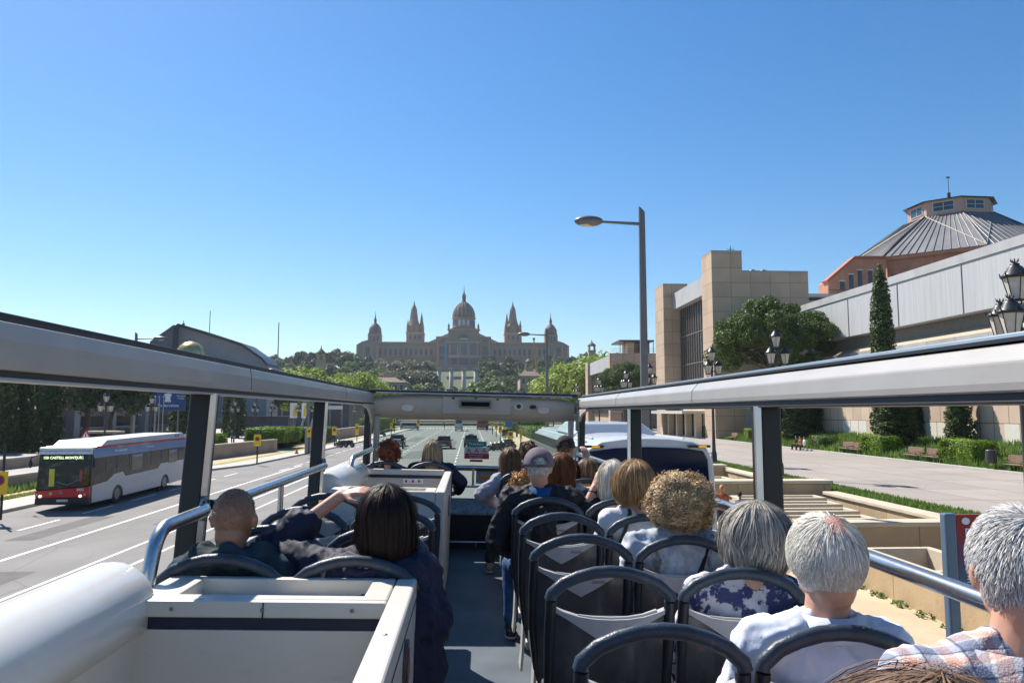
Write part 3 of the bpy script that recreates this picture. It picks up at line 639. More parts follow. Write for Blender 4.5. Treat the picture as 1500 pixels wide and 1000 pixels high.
def plant(key, loc, rz=0, label=None, group=None, scale=1.):
    if key not in used:
        used.add(key); t = trees[key]; t.location = loc; t.rotation_euler = (0, 0, rz); t.scale = scale if hasattr(scale, '__len__') else (scale,)*3
        if label: t['label'] = label
        if group: t['group'] = group
        del t['unused']; return t
    t = copy_tree(trees[key], loc=loc, rz=rz, label=label, group=group, scale=scale)
    if 'unused' in t: del t['unused']
    return t
tree_proto('pineR', 'stone_pine', 16.6, 14.6, 'pine', 70000, .135, lf_pine, 'large round stone pine in front of the beige tower building', 'pine tree', 3)
tree_proto('pineL', 'stone_pine', 9.6, 11, 'pine', 9000, .2, lf_dark, 'dark stone pine leaning over the left plaza', 'pine tree', 5)
tree_proto('cyp', 'cypress_tree', 15.5, 2.5, 'cypress', 22000, .12, lf_cyp, 'tall slim cypress rising against the long grey wall', 'cypress', 6)
tree_proto('cypL', 'cypress_tree', 9.5, 3.6, 'cypress', 6000, .18, lf_dark, 'dark cypress', 'cypress', 8)
for k in range(3):
    tree_proto('lime%d' % k, 'plane_tree', 13, 12, 'round', 4200, .42, lf_lime, 'bright green tree', 'tree', 20+k)
    tree_proto('hillA%d' % k, 'hill_tree', 12, 11, 'round', 1900, .8, lf_mid, 'green tree on the hill', 'tree', 30+k)
    tree_proto('hillB%d' % k, 'hill_pine', 13, 10, 'round', 1900, .8, lf_dark, 'dark tree on the hill', 'tree', 40+k)
tree_proto('olive0', 'hill_tree', 12, 13, 'round', 1300, .55, lf_olive, 'olive-brown thinly leaved tree on the hill', 'tree', 50)
def pl(px, Y, ztop, key, h, label, group=None, s=None, base=None):
    """plant so its top is at height ztop; h is the proto height"""
    X = atY(px, 600, Y).x; zb = (hz(X, Y)-.2) if base is None else base; k = (ztop-zb)/h
    return plant(key, (X, Y, zb), random.uniform(0, 6.28), label, group, s or k)
def zpy(py, Y, px=700): return atY(px, py, Y).z
p = atY(1132, 600, 84); plant('pineR', (p.x, 84, .85), .4, scale=(1, 1, 1.02))
p = atY(917, 600, 148); plant('pineR', (p.x, 148, .85), 2.2, 'smaller stone pine in front of the far beige building with the roof pavilion', scale=(.78, .78, .82))
p = atY(1298, 600, 62); plant('cyp', (p.x, 62, 1.2), 0, scale=(.98, .98, 1.0))
GC = 'cypresses along the right retaining wall'; trees['cyp']['group'] = GC
for px, Y, h, w_, lab in ((1340, 60, 6.8, .78, 'short cypress close beside the tall slim cypress, to its right'), (1312, 58, 5.8, 1.3, 'broad dark low cypress at the foot of the tall slim one'), (1404, 53, 6.2, .85, 'short cypress behind the hedge block with the litter bin'),
                      (1141, 84, 7.5, .8, 'slim cypress just right of the coach-side window post'), (1160, 82, 9.2, .9, 'dark cypress second from the left in the group before the beige building'), (1176, 80, 9.4, .9, 'dark cypress in the middle of the group left of the retaining wall'), (1190, 78, 9.8, 1.15, 'wide dark cypress at the right end of the group before the wall'),
                      (1168, 76, 7.5, 1.2, 'low dark cypress in front of the group beside the bright yellow shrub')):
    p = atY(px, 600, Y); plant('cyp', (p.x, Y, 1.0), px, lab, GC, scale=(w_, w_, h/15.5))
# left dark trees
GL = 'dark trees on the left plaza'
for px, Y, h, k, lab in ((6, 66, 7.6, .7, 'dark cypress at the far left edge behind the low wall'), (30, 70, 8.2, .75, 'dark cypress second from the left edge'), (52, 74, 8.0, .6, 'dark cypress between its two neighbours at the left'), (74, 68, 7.2, .65, 'dark cypress nearest the leaning pine trunk'),
                      (268, 106, 9.0, 1.1, 'dark cypress right of the blue billboard'), (288, 112, 9.4, 1.2, 'dark cypress left of the first window post'), (349, 118, 8.4, .8, 'dark slim cypress on the plaza behind the low hedge'), (336, 122, 8.4, .7, 'dark slim cypress beside the window post')):
    p = atY(px, 600, Y); plant('cypL', (p.x, Y, .5), px, lab, GL, scale=(k, k, h/9.5))
for px, Y, s_, lab in ((112, 72, 1.0, 'dark stone pine with its trunk leaning right on the left plaza'), (166, 90, .95, 'dark stone pine behind the twin lantern left of the billboard'), (10, 84, 1.0, 'dark stone pine at the left edge of the picture'), (395, 150, 1.0, 'dark stone pine behind the hedges'), (585, 262, .9, 'dark pine at the far end of the left pavement')):
    p = atY(px, 600, Y); t = plant('pineL', (p.x, Y, .4), px, lab, GL, scale=s_)
    if px == 112: t.rotation_euler = (0, R(14), 0)
# bright avenue trees, both sides, and the wooded hill
GA = 'bright green avenue trees'
al = [(432, 175, 541), (452, 205, 536), (470, 230, 545), (488, 215, 551), (508, 240, 543), (524, 225, 541), (538, 250, 549), (550, 262, 556), (412, 190, 540), (498, 260, 548), (446, 240, 546),
      (812, 260, 541), (826, 235, 530), (838, 215, 529), (848, 240, 524), (802, 275, 549), (858, 205, 535), (868, 225, 522), (880, 250, 515), (840, 262, 536)]
for i, (px, Y, py) in enumerate(al):
    side = 'left' if px < 600 else 'right'; n_ = i if px < 600 else i-11
    ordn = ['nearest', 'second', 'third', 'fourth', 'fifth', 'sixth', 'seventh', 'eighth', 'ninth', 'tenth', 'eleventh'][n_]
    pl(px, Y, zpy(py, Y, px), 'lime%d' % (i % 3), 13, 'bright green plane tree %s of the avenue, crown top %s from the palace axis' % (side, ['farthest', 'far', 'rather far', 'midway', 'fairly near', 'near', 'close', 'closest', 'beyond', 'halfway', 'between'][n_ % 11]), GA, base=.2)
rs = np.random.RandomState(77); GH = 'trees covering the palace hill'
spots = []
for px in range(396, 985, 15):
    for Y, py0 in ((300, 566), (340, 557), (385, 548), (435, 540), (490, 533), (545, 526), (600, 522), (628, 520)):
        x_ = px+rs.uniform(-7, 7); Yj = Y+rs.uniform(-14, 14)
        if 640 < x_ < 702 and Yj > 320: continue                       # the open axis up to the palace
        if 520 < x_ < 836 and Yj > 615: continue
        spots.append((x_, Yj, py0))
keys = ['hillA0', 'hillB1', 'hillA2', 'hillB0', 'hillB2', 'hillA1']
k = 0
hillcol = {'hillA': 'mid green', 'hillB': 'dark green', 'olive': 'olive-brown'}
for x_, Y, py0 in spots:
    e = 0
    if 425 < x_ < 520: e = 6 if x_ > 440 else 3
    if 840 < x_ < 900: e = 3
    py = py0+rs.uniform(-3, 5)-e*(1 if Y > 420 else .3); key = keys[rs.randint(6)]
    if 550 < x_ < 640 and Y > 400 and rs.rand() < .6: key = 'olive0'
    X = atY(x_, 600, Y).x; zb = hz(X, Y)-.5; zt = zpy(py, Y, x_); s_ = min(1.5, max(.85, (zt-zb)/12.5))
    plant(key, (X, Y, zt-12.5*s_), rs.uniform(0, 6.28), '%s tree in the wooded slope below the palace, one of many alike' % hillcol[key[:5]], GH, scale=s_)
for px, py, lab in ((455, 508, 'tall dark tree standing above the hill left of the lantern tower'), (436, 515, 'dark feathery tree at the left shoulder of the hill'), (478, 513, 'dark tree right behind the lantern tower'), (506, 517, 'small dark tree on the skyline left of the palace')):
    pl(px, 520, zpy(py, 520, px), 'hillB0', 13, lab, 'skyline trees left of the palace', s=1.15)
def hedge(name, x0, x1, y0, y1, z0, z1, lab, m=None, n=2600, leaf=.055, group=None, cat='hedge'):
    t = thing(name, lab, cat, ((x0+x1)/2, (y0+y1)/2, z0), group=group); hx_, hy_, h_ = (x1-x0)/2, (y1-y0)/2, z1-z0
    b = MB(); b.box(-hx_+.12, hx_-.12, -hy_+.12, hy_-.12, 0, h_-.12); b.build('twigs', lf_dark, t)
    P = RS.rand(n, 3); f = RS.randint(0, 5, n); P = P*2-1
    P[f == 0, 0] = -1; P[f == 1, 0] = 1; P[f == 2, 1] = -1; P[f == 3, 1] = 1; P[f == 4, 2] = 1
    lump = np.array([noise.noise(Vector((p_[0]*hx_*1.6, p_[1]*hy_*1.6, p_[2]*h_*1.6+x0))) for p_ in P])
    Q = P*np.array([hx_, hy_, h_/2])*(1+.02)+np.array([0, 0, h_/2]); Q += P*lump[:, None]*.16+RS.normal(size=(n, 3))*.035
    nn = P+RS.normal(size=(n, 3))*.6; nn /= np.linalg.norm(nn, axis=1)[:, None]; tt = np.cross(nn, RS.normal(size=(n, 3))); tt /= np.linalg.norm(tt, axis=1)[:, None]; bb = np.cross(nn, tt)
    s_ = leaf*(.6+.9*RS.rand(n, 1)); V_ = np.stack([Q-tt*s_, Q-bb*s_*.6, Q+tt*s_, Q+bb*s_*.6], 1).reshape(-1, 3)
    npmesh('foliage', V_, np.arange(4*n).reshape(-1, 4), m or lf_hedge, t); return t
GHd = 'clipped hedge blocks along the right plaza'
def hpx(px0, px1, base, top, dx, lab, m=None, n=3000, leaf=.06):
    a = atZ(px0, base-6, .86); c = atZ(px1, base, .86); X = 31.3
    ya = atX(px0, 600, X).y; yc = atX(px1, 600, X+dx).y; h = (base-top)/1100*yc*1.0
    hedge('hedge_block', X, X+dx, min(ya, yc), max(ya, yc), .84, .84+h, lab, m, n, leaf, GHd)
hpx(1372, 1458, 688, 650, 1.8, 'large bright green clipped hedge block beside the litter bin', n=9000)
hpx(1258, 1320, 672, 642, 1.8, 'bright clipped hedge block between two pairs of benches', n=8000)
hpx(1184, 1226, 661, 641, 1.8, 'small dull green hedge block beside the seated people', lf_mid, n=3500)
hpx(1124, 1137, 656, 637, 1.6, 'bright yellow-green shrub right of the dark window post', lf_yhedge, n=2500)
hpx(1030, 1060, 644, 627, 2.0, 'green hedge block beyond the lamp post near the building entrance', n=3500, leaf=.09)
hpx(1094, 1112, 651, 632, 1.8, 'light green grassy shrub beside the far bench', lf_lime, n=2000)
GHl = 'low hedges of the left plaza'
for (x0, y0), (x1, y1), z0, z1, lab in (((-30, 76), (-26.5, 84), .9, 1.9, 'long low bright hedge left of the first yellow sign'), ((-24.6, 84), (-20.4, 92), 1.0, 2.5, 'bright hedge block behind the yellow sign, nearer one'), ((-28, 96), (-22, 106), .5, 2.2, 'hedge block behind the nearer bright hedge'), ((-22, 100), (-19.8, 112), .5, 2.2, 'dark hedge behind the grey traffic pole'),
                                       ((-21.8, 150), (-18.5, 185), .5, 3.0, 'long far hedge behind the far yellow signs')):
    hedge('low_hedge', x0, x1, y0, y1, z0, z1, lab, lf_hedge if 'dark' not in lab else lf_mid, 4500, .09, GHl)
for (x0, y0), (x1, y1), z0, z1, lab in (((9.5, 118), (15, 150), .0, 1.6, 'dark green hedge behind the yellow signs right of the road'), ((8.5, 160), (16, 200), .3, 2.8, 'far green hedge right of the road end'), ((18, 112), (27, 122), .8, 2.0, 'green shrubbery in front of the far beige building')):
    hedge('road_hedge', x0, x1, y0, y1, z0, z1, lab, lf_mid if 'dark' in lab else lf_hedge, 5000, .12, 'hedges right of the far road')
hedge('yellow_shrub', 21, 24, 104, 107, .8, 1.9, 'yellow flowering shrub beyond the coach roof', lf_yhedge, 1200, .1, cat='shrub')

# ---------------------------------------------------------------- buildings, right side
stone = jointed('beige_stone_cladding', (.50, .375, .27), 2.6, 1.9, .035, axis='WALL', var=.08, jcol=(.55, .5, .45), scale=.5); stain_or_reflect(stone, (.36, .29, .23), .3, (1, 1, .3), .55, .8, .4)
cream = jointed('cream_stone', (.62, .53, .40), 2.4, 1.4, .025, axis='WALL', var=.06, jcol=(.7, .65, .6))
fascia = mat('grey_metal_fascia', (.42, .42, .42), rough=.6, var=.1, scale=.5); stain_or_reflect(fascia, (.28, .28, .28), .8, (1, 1, .15), .5, .75, .5)
brown_glass = mat('brown_glazing', (.05, .042, .038), rough=.25, var=.2, scale=.4); mull = mat('bronze_mullion', (.15, .13, .12), rough=.5)
def AX(px, py, x): return atX(px, py, x)
zA = atY(1042, 368, 94).z; zB = atY(1150, 398, 94).z
t = thing('tower_building', 'beige stone tower building with a tall dark glazed side facing the avenue', 'building', (31, 94, 0))
def W(bm, name, m, **k):
    o = bm.build(name, m, None, **k); o.parent = t; o.location = -t.location; return o
b = MB(); b.box(30.9, 34.9, 94, 98.3, .5, zA); W(b, 'stone_pier', stone)
b = MB(); b.box(30.9, 34.9, 118.5, 124, .5, zA); W(b, 'stone_pier', stone)
b = MB(); b.box(34.902, 43.6, 94.02, 123.9, .5, zB); wl_ = W(b, 'wall', stone)
b = MB(); b.box(33.6, 34.901, 98.3, 118.5, 8.0, 20.6); gz = W(b, 'glazed_wall', brown_glass)
n_ = 17
for i in range(n_):
    y = 98.9+i*(19.2/(n_-1)); b = MB(); b.box(33.48, 33.61, y-.06, y+.06, 8.05, 20.6); o = b.build('mullion', mull, None); o.parent = gz
for z in (11.6, 16.1): b = MB(); b.box(33.5, 33.605, 98.35, 118.45, z-.08, z+.08); o = b.build('transom', mull, None); o.parent = gz
b = MB(); b.box(32.4, 34.901, 98.301, 118.499, 20.61, 23.2); W(b, 'fascia', fascia)
b = MB(); b.prism([(32.2, 6.8), (33.55, 8.6), (34.901, 8.6), (34.901, 6.8)], 98.301, 118.499, 'y'); W(b, 'white_sill', mat('white_render', (.68, .68, .66), rough=.7))
b = MB(); b.box(33.0, 34.901, 98.301, 118.499, .5, 6.79); W(b, 'lower_wall', cream)
b = MB(); b.box(28.2, 33.0, 99.5, 119.5, 4.05, 4.45); W(b, 'entrance_canopy', mat('canopy_concrete', (.52, .5, .46), rough=.7))
for i, y in enumerate((101.5, 106, 110.5, 115)):
    b = MB(); b.box(32.9, 33.002, y, y+2.9, .85, 4.0); W(b, 'entrance_door', glass_dark)
for y in (100.4, 105, 109.6, 114.2, 118): b = MB(); b.box(30.2, 31.0, y-.4, y+.4, .8, 4.05); W(b, 'canopy_column', cream)
b = MB(); b.box(30.88, 34.92, 93.98, 98.32, zA, zA+.12); W(b, 'coping', mat('coping_stone', (.3, .27, .24), rough=.9))
b = MB(); b.box(34.93, 43.62, 94.0, 123.9, zB, zB+.12); W(b, 'coping', MATS['coping_stone'])
for px in (1102, 1118): p = atY(px, 393, 98); b = MB(); b.lathe([(.55, 0), (.62, .35), (.45, .75), (.1, .95)], (p.x, 98, zB+.12), 12); W(b, 'roof_vent', grey_metal)
b = MB(); p = atY(1074, 365, 95); b.tube([(p.x, 96, zA), (p.x, 96, zA+1.2)], .05, 6); b.tube([(p.x-.5, 96, zA+.7), (p.x+.5, 96, zA+.7)], .04, 6); W(b, 'antenna', dark_metal)
# glazed low front below the tower facing us
b = MB(); b.box(34.91, 43.5, 93.9, 94.019, .8, 5.2); W(b, 'grey_base', mat('grey_render', (.40, .41, .41), rough=.7, var=.05))
# second building
t = thing('far_beige_building', 'lower beige building with a sloping grey fascia and a glass pavilion on its roof', 'building', (31, 162, 0))
zC = atY(905, 517, 162).z; xC = atY(893, 520, 162).x; x9 = atY(962, 520, 162).x
b = MB(); b.box(xC+1.5, xC+34, 162, 200, .3, zC); W(b, 'wall', stone)
b = MB(); b.box(xC, xC+1.49, 162, 164, .3, zC); W(b, 'stone_pier', stone)
b = MB(); b.box(xC, xC+1.49, 193, 197, .3, zC); W(b, 'stone_pier', stone)
b = MB(); b.box(xC+.5, xC+1.49, 164.01, 192.9, zC-3.4, zC-.3); W(b, 'fascia', fascia)
b = MB(); b.box(xC+1.0, xC+1.49, 164.01, 192.9, 4, zC-3.41); gz = W(b, 'glazed_wall', brown_glass)
for i in range(14): y = 165+i*2.1; b = MB(); b.box(xC+.9, xC+1.01, y, y+.1, 4, zC-3.42); o = b.build('mullion', mull); o.parent = gz
for i in range(5): b = MB(); b.box(xC+2.5+i*3, xC+4+i*3, 161.9, 161.99, .8, 4.2); W(b, 'opening', glass_dark)
a = atY(905, 500, 170).x; c = atY(955, 500, 170).x; zr = atY(905, 501, 170).z
b = MB(); b.box(a, c, 168, 178, zr, zr+.35); W(b, 'pavilion_roof', dark_metal)
b = MB(); b.box(a+2.2, a+3.8, 170, 176, zC, zr); W(b, 'pavilion_core', cream)
b = MB(); b.box(a+3.9, c-.6, 170, 176, zC, zr); W(b, 'pavilion_glass', glass_dark)
for x_ in (a+.1, a+1.2, c-.2): b = MB(); b.box(x_, x_+.12, 168.2, 168.4, zC, zr); W(b, 'pavilion_post', dark_metal)
b = MB()
for z in (zC+.5, zC+1.0): b.tube([(xC+.3, 162.3, z), (xC+12, 162.3, z)], .03, 5)
W(b, 'roof_railing', dark_metal)
# long grey hall
z1 = atX(1500, 343, 40).z; z0 = atX(1468, 448, 40).z; z1b = atX(1500, 358, 40).z
t = thing('long_grey_hall', 'long grey ribbed metal hall stretching along the right side above the plaza', 'building', (40, 60, 0))
ribbed = mat('ribbed_grey_metal', (.44, .45, .46), rough=.65, var=.12, scale=1.2, stretch=(1, 6, .15)); stain_or_reflect(ribbed, (.30, .31, .32), 1.1, (1, 2.2, .1), .5, .8, .5); stain_or_reflect(ribbed, (.22, .22, .23), .25, (1, 1, 1), .68, .85, .6)
b = MB(); b.box(40, 62, 8, 88.5, z0, z1b-.01); W(b, 'metal_wall', ribbed)
b = MB(); b.box(39.9, 62, 7.9, 88.6, z1b, z1); W(b, 'fascia', fascia)
for i in range(9): y = 12+i*9.3; b = MB(); b.box(39.94, 39.999, y, y+.06, z0, z1b-.02); W(b, 'panel_joint', mat('joint_grey', (.24, .24, .25), rough=.7))
b = MB(); b.box(41.2, 61, 8, 88, z0-1.1, z0-.01); W(b, 'dark_recess', mat('recess_shade_panel', (.19, .185, .175), rough=.8, var=.2))  # shade of the recess is put into this panel's dark colour
b = MB(); b.prism([(40.2, z0-1.75), (41.2, z0-1.11), (61, z0-1.11), (61, z0-1.75)], 8, 88, 'y'); W(b, 'ribbed_roof', mat('beige_ribbed_sheet', (.40, .34, .25), rough=.7, var=.25, scale=3, stretch=(1, 5, 1)))
b = MB(); b.box(40.1, 61, 8, 88, 5.3, z0-1.76); W(b, 'concrete_wall', jointed('grey_concrete', (.40, .39, .37), 4, 2.4, .03, axis='WALL', var=.1))
t = thing('retaining_wall', 'long beige panelled retaining wall behind the cypresses and benches', 'wall', (36.6, 60, 0))
pan = jointed('pink_beige_panels', (.56, .43, .32), 1.5, 1.75, .035, axis='YZ', var=.1, jcol=(.35, .3, .27), scale=.4)
N, L, b_ = node_extra(pan)   # a few repainted pale squares along the lower row
pale_pan = mat('pale_repainted_panel', (.60, .57, .50), rough=.8, var=.05)
b = MB(); b.box(36.6, 39.7, 8, 92, .0, 5.25); W(b, 'panel_wall', pan)
for i, y in enumerate(np.arange(20, 91, 1.5)):
    if RS.rand() < .62: b = MB(); b.box(36.58, 36.599, y+.03, y+1.46, 1.8, 3.48+.0*i); W(b, 'repainted_panel', pale_pan)
b = MB(); b.box(36.45, 39.7, 8, 92, 5.251, 5.5); W(b, 'coping', fascia)
# link roof between tower and hall
t = thing('flat_roof_link', 'flat grey roofed link between the beige tower and the grey hall', 'building', (50, 100, 0))
zl = atY(1200, 427, 100).z
b = MB(); b.box(44.2, 75, 100, 125, .5, zl-1.2); W(b, 'wall', fascia)
b = MB(); b.box(44.0, 76, 99, 126, zl-.9, zl-.45); W(b, 'flat_roof', mat('pale_roof_edge', (.6, .59, .57), rough=.6))
# octagonal rotunda
brick = jointed('orange_brick', (.50, .235, .15), .6, .2, .012, axis='WALL', var=.12, jcol=(.8, .75, .7), scale=.6); stain_or_reflect(brick, (.38, .17, .11), .4, (1, 1, 1), .52, .75, .5)
zinc = mat('zinc_roof', (.27, .26, .26), rough=.5, metal=.3, var=.15, scale=.35); stain_or_reflect(zinc, (.19, .18, .18), .3, (1, 1, 1), .5, .7, .5)
K = atY(1297, 377, 105); cen = Vector((75.2, 112, 0)); inw = Vector((1, 0, 0)); ze = K.z; r8 = (Vector((K.x, K.y, 0))-cen).length+.2; zl0 = atY(1396, 311, 106).z; t = thing('brick_rotunda', 'octagonal orange brick rotunda with a zinc roof, windowed lantern and mast', 'building', (cen.x, cen.y, 0))
a0 = math.atan2(K.y-cen.y, K.x-cen.x)
def ring(r, z): return [(r*math.cos(a0+k*PI/4), r*math.sin(a0+k*PI/4), z) for k in range(8)]
def frus(name, r0, z0_, r1, z1_, m, par=t, cap=True):
    b = MB(); v = ring(r0, z0_)+ring(r1, z1_); b.add(v, [(k, (k+1) % 8, 8+(k+1) % 8, 8+k) for k in range(8)]+([list(range(8, 16))] if cap else [])); return b.build(name, m, par)
wallr = frus('brick_wall', r8-.5, 0, r8-.5, ze-.3, brick); frus('cornice', r8+.1, ze-.5, r8+.2, ze-.02, brick)
roof = frus('zinc_roof', r8+.35, ze, 6.5, zl0+.1, zinc)
lant = frus('lantern', 6.0, zl0, 6.0, zl0+2.5, mat('pink_render', (.52, .33, .27), rough=.8)); frus('lantern_roof', 6.7, zl0+2.5, .3, zl0+4.0, zinc, lant)
b = MB(); b.tube([(0, 0, zl0+3.9), (0, 0, zl0+4.8)], .25, 8); b.tube([(0, 0, zl0+4.5), (0, 0, zl0+7.4)], .05, 6); b.box(-.3, .3, -.05, .05, zl0+7.2, zl0+7.4); b.build('mast', dark_metal, lant)
for k in range(8):
    v0 = Vector(ring(6.03, 0)[k]); v1 = Vector(ring(6.03, 0)[(k+1) % 8]); d = (v1-v0).normalized(); nn = Vector((d.y, -d.x, 0)); mm_ = (v0+v1)/2
    b = MB(); q = [mm_-d*1.35, mm_+d*1.35]
    b.add([(*(q[0]+nn*.02).xy, zl0+.8), (*(q[1]+nn*.02).xy, zl0+.8), (*(q[1]+nn*.02).xy, zl0+2.1), (*(q[0]+nn*.02).xy, zl0+2.1)], [(0, 1, 2, 3)]); b.T = None
    wnd = b.build('lantern_window', mat('blue_window_glass', (.04, .09, .13), rough=.15, var=.2, scale=.7), lant)
    fm = MB()
    for u0, u1, w0, w1 in ((-1.45, 1.45, 8.7, 8.8), (-1.45, 1.45, 7.3, 7.4), (-1.45, -1.35, 7.4, 8.7), (1.35, 1.45, 7.4, 8.7), (-.04, .04, 7.4, 8.7), (-1.35, 1.35, 8.02, 8.08)):
        A_, B_ = mm_+d*u0, mm_+d*u1; w0 += zl0-6.6; w1 += zl0-6.6; fm.hexa([(*A_.xy, w0), (*B_.xy, w0), (*(B_+nn*.06).xy, w0), (*(A_+nn*.06).xy, w0), (*A_.xy, w1), (*B_.xy, w1), (*(B_+nn*.06).xy, w1), (*(A_+nn*.06).xy, w1)])
    fm.build('window_frame', pale, wnd)
    # standing seams on this roof face
    e0, e1 = Vector(ring(r8+.35, ze)[k]), Vector(ring(r8+.35, ze)[(k+1) % 8]); i0, i1 = Vector(ring(6.5, zl0+.1)[k]), Vector(ring(6.5, zl0+.1)[(k+1) % 8])
    sm = MB(); up_ = Vector((0, 0, .13))
    for j in range(0, 13):
        f = j/12; A_ = e0.lerp(e1, f); g = .5+(f-.5)*1.0
        B_ = i0.lerp(i1, g) if k % 2 == 0 else i0.lerp(i1, min(1, max(0, g*1.5-.25)))
        sm.tube([A_+up_*.5, B_+up_*.5], .055 if j not in (0, 12) else .13, 4, sm=False)
    sm.tube([e0+up_*.4, i1+up_*.4] if k % 2 else [e1+up_*.4, i0+up_*.4], .10, 4, sm=False)
    sm.build('standing_seams', mat('seam_zinc', (.16, .155, .155), rough=.5, metal=.3), roof)
    # wall windows
    v0 = Vector(ring(r8-.5, 0)[k]); v1 = Vector(ring(r8-.5, 0)[(k+1) % 8]); d = (v1-v0).normalized(); nn = Vector((d.y, -d.x, 0))
    for j in range(5):
        c_ = v0.lerp(v1, (j+.5)/5)+nn*.03; b = MB(); b.add([(*(c_-d*.75).xy, ze-5.4), (*(c_+d*.75).xy, ze-5.4), (*(c_+d*.75).xy, ze-2.6), (*(c_-d*.75).xy, ze-2.6)], [(0, 1, 2, 3)]); b.build('wall_window', MATS['blue_window_glass'], wallr)
# gabled brick wing left of the rotunda
t = thing('gabled_brick_wing', 'orange brick wing with a gable, tall windows and stone trim left of the rotunda', 'building', (58, 108, 0))
g = [(1213, 424), (1213, 413), (1252, 379), (1297, 379), (1297, 440), (1213, 440)]
pts = []
for px, py in g: q_ = atY(px, py, 103); pts.append((q_.x, q_.z))
zbw = 8; pts[-1] = (pts[-1][0], zbw); pts[-2] = (pts[-2][0], zbw)
b = MB(); b.prism(pts[1:], 103, 106, 'y'); W(b, 'brick_wall', brick)
b = MB(); rim = [pts[1], pts[2], pts[3], (pts[3][0], pts[3][1]+.35), (pts[2][0]-.1, pts[2][1]+.35), (pts[1][0]-.35, pts[1][1]+.2)]
b.prism(rim, 102.7, 104.5, 'y'); W(b, 'gable_coping', mat('red_tile_coping', (.33, .12, .08), rough=.7))
for i, (px, t_, bt) in enumerate(((1234, 412, 424), (1247, 402, 423), (1260, 396, 424), (1275, 396, 423), (1286, 402, 420))):
    a = atY(px-3.6, t_, 102.97); c = atY(px+3.6, bt, 102.97); b = MB(); b.box(a.x, c.x, 102.95, 102.999, c.z, a.z); wn_ = W(b, 'window', glass_dark)
    b = MB(); b.box(a.x-.12, c.x+.12, 102.90, 102.999, a.z, a.z+.14); o = b.build('lintel', pale); o.parent = wn_
b = MB(); a = atY(1213, 428, 102.6)
for k in range(2): b.tube([(a.x, 102.6, a.z-.2+k*.5), (a.x+9, 102.6, a.z-.2+k*.5)], .04, 5)
W(b, 'balcony_rail', dark_metal)
# ---------------------------------------------------------------- buildings, left side
t = thing('left_exhibition_hall', 'pinkish concrete exhibition hall with grey pillars behind the dark pines', 'building', (-54, 100, 0))
pinkc = mat('pink_concrete', (.23, .165, .15), rough=.85, var=.12, scale=.3); greyc = mat('grey_pillar', (.25, .245, .26), rough=.8, var=.1)
b = MB(); b.box(-70, -52, 60, 150, 3.7, 9.4); W(b, 'upper_wall', jointed('pink_panels', (.23, .165, .15), 6, 1.1, .05, axis='YZ', var=.1))
b = MB(); b.box(-69, -53.5, 60, 150, .2, 3.69); W(b, 'recessed_wall', mat('dark_shopfront', (.05, .05, .06), rough=.3, var=.3, scale=.3))
b = MB(); b.box(-53.4, -51.9, 60, 150, 1.9, 2.25); W(b, 'canopy_beam', greyc)
for y in (64, 73, 82, 91, 100, 110, 121, 133, 146):
    b = MB(); b.box(-51.98, -50.9, y, y+1.5, .2, 5.0); W(b, 'pillar', greyc)
for y in (88.5, 98): b = MB(); b.box(-51.99, -51.9, y, y+.9, 4.9, 6.8); W(b, 'yellow_banner', yellow)
t = thing('gabled_pavilion', 'large grey concrete pavilion with an asymmetric pitched roof above the left rail', 'building', (-50, 140, 0))
conc = mat('grey_concrete_shell', (.30, .30, .305), rough=.75, var=.12, scale=.15); stain_or_reflect(conc, (.20, .205, .21), .12, (1, 1, 1), .5, .75, .5)
pts = [(lambda q_: (q_.x, q_.z))(atY(px, py, 140)) for px, py in ((228, 502), (262, 478), (300, 489), (355, 507), (384, 527), (392, 536))]; pts += [(pts[-1][0], 3), (pts[0][0], 3)]
b = MB(); b.prism(pts, 140, 148, 'y'); W(b, 'shell', conc)
b = MB(); q2 = pts[:6]+[(x, z+.5) for x, z in pts[:6]][::-1]; b.prism(q2, 139.5, 148, 'y'); W(b, 'roof_edge', dark_metal)
b = MB(); q3 = [pts[0], pts[1], (pts[1][0], 3), (pts[0][0], 3)]; b.prism(q3, 137.5, 139.99, 'y'); W(b, 'gable_face', mat('dark_blue_slate', (.09, .10, .12), rough=.6, var=.15, scale=.3))
a = atY(279.5, 521, 134); b = MB(); b.lathe([(2.6, -3), (2.6, 0), (2.4, .9), (1.9, 1.7), (1.1, 2.3), (.2, 2.55)], (a.x, 134, a.z), 28); W(b, 'golden_dome', mat('gold_leaf', (.75, .50, .20), rough=.28, metal=.85, var=.35, scale=3, stretch=(1, 1, .1)))
b = MB(); b.lathe([(2.95, -3), (2.95, -.1), (2.7, .0), (2.65, .15)], (a.x, 134, a.z), 28); W(b, 'dome_rim', pale)
for px, top in ((269, 469), (308, 455)): p = atY(px, top, 150); b = MB(); b.tube([(p.x, 150, 14), (p.x, 150, p.z)], .07, 5); b.box(p.x-.25, p.x+.25, 149.95, 150.05, p.z-1.2, p.z-.6) if px == 269 else None; W(b, 'antenna', dark_metal)
t = thing('radio_mast', 'thin pale radio mast against the sky left of the hill', 'mast', (0, 0, 0)); p = atY(408.5, 472, 560)
b = MB(); b.tube([(p.x, 560, 20), (p.x, 560, p.z)], [.55, .35], 6); W(b, 'mast_tube', grey_metal)
t = thing('glass_hall', 'dark glazed hall with slanting white struts and a pale roof sign on the left', 'building', (-45, 190, 0))
b = MB(); b.box(-64, -30, 188, 214, .3, 7.2); W(b, 'glass_wall', mat('dark_grey_glass', (.07, .075, .09), rough=.3, var=.3, scale=.3))
for i in range(10): b = MB(); b.box(-58+i*2.9, -57.6+i*2.9, 187.6, 187.99, .3, 6.4); W(b, 'facade_post', greyc)
b = MB(); b.box(-36.5, -31.5, 187.3, 187.6, 4.9, 5.8); W(b, 'roof_sign', white_paint)
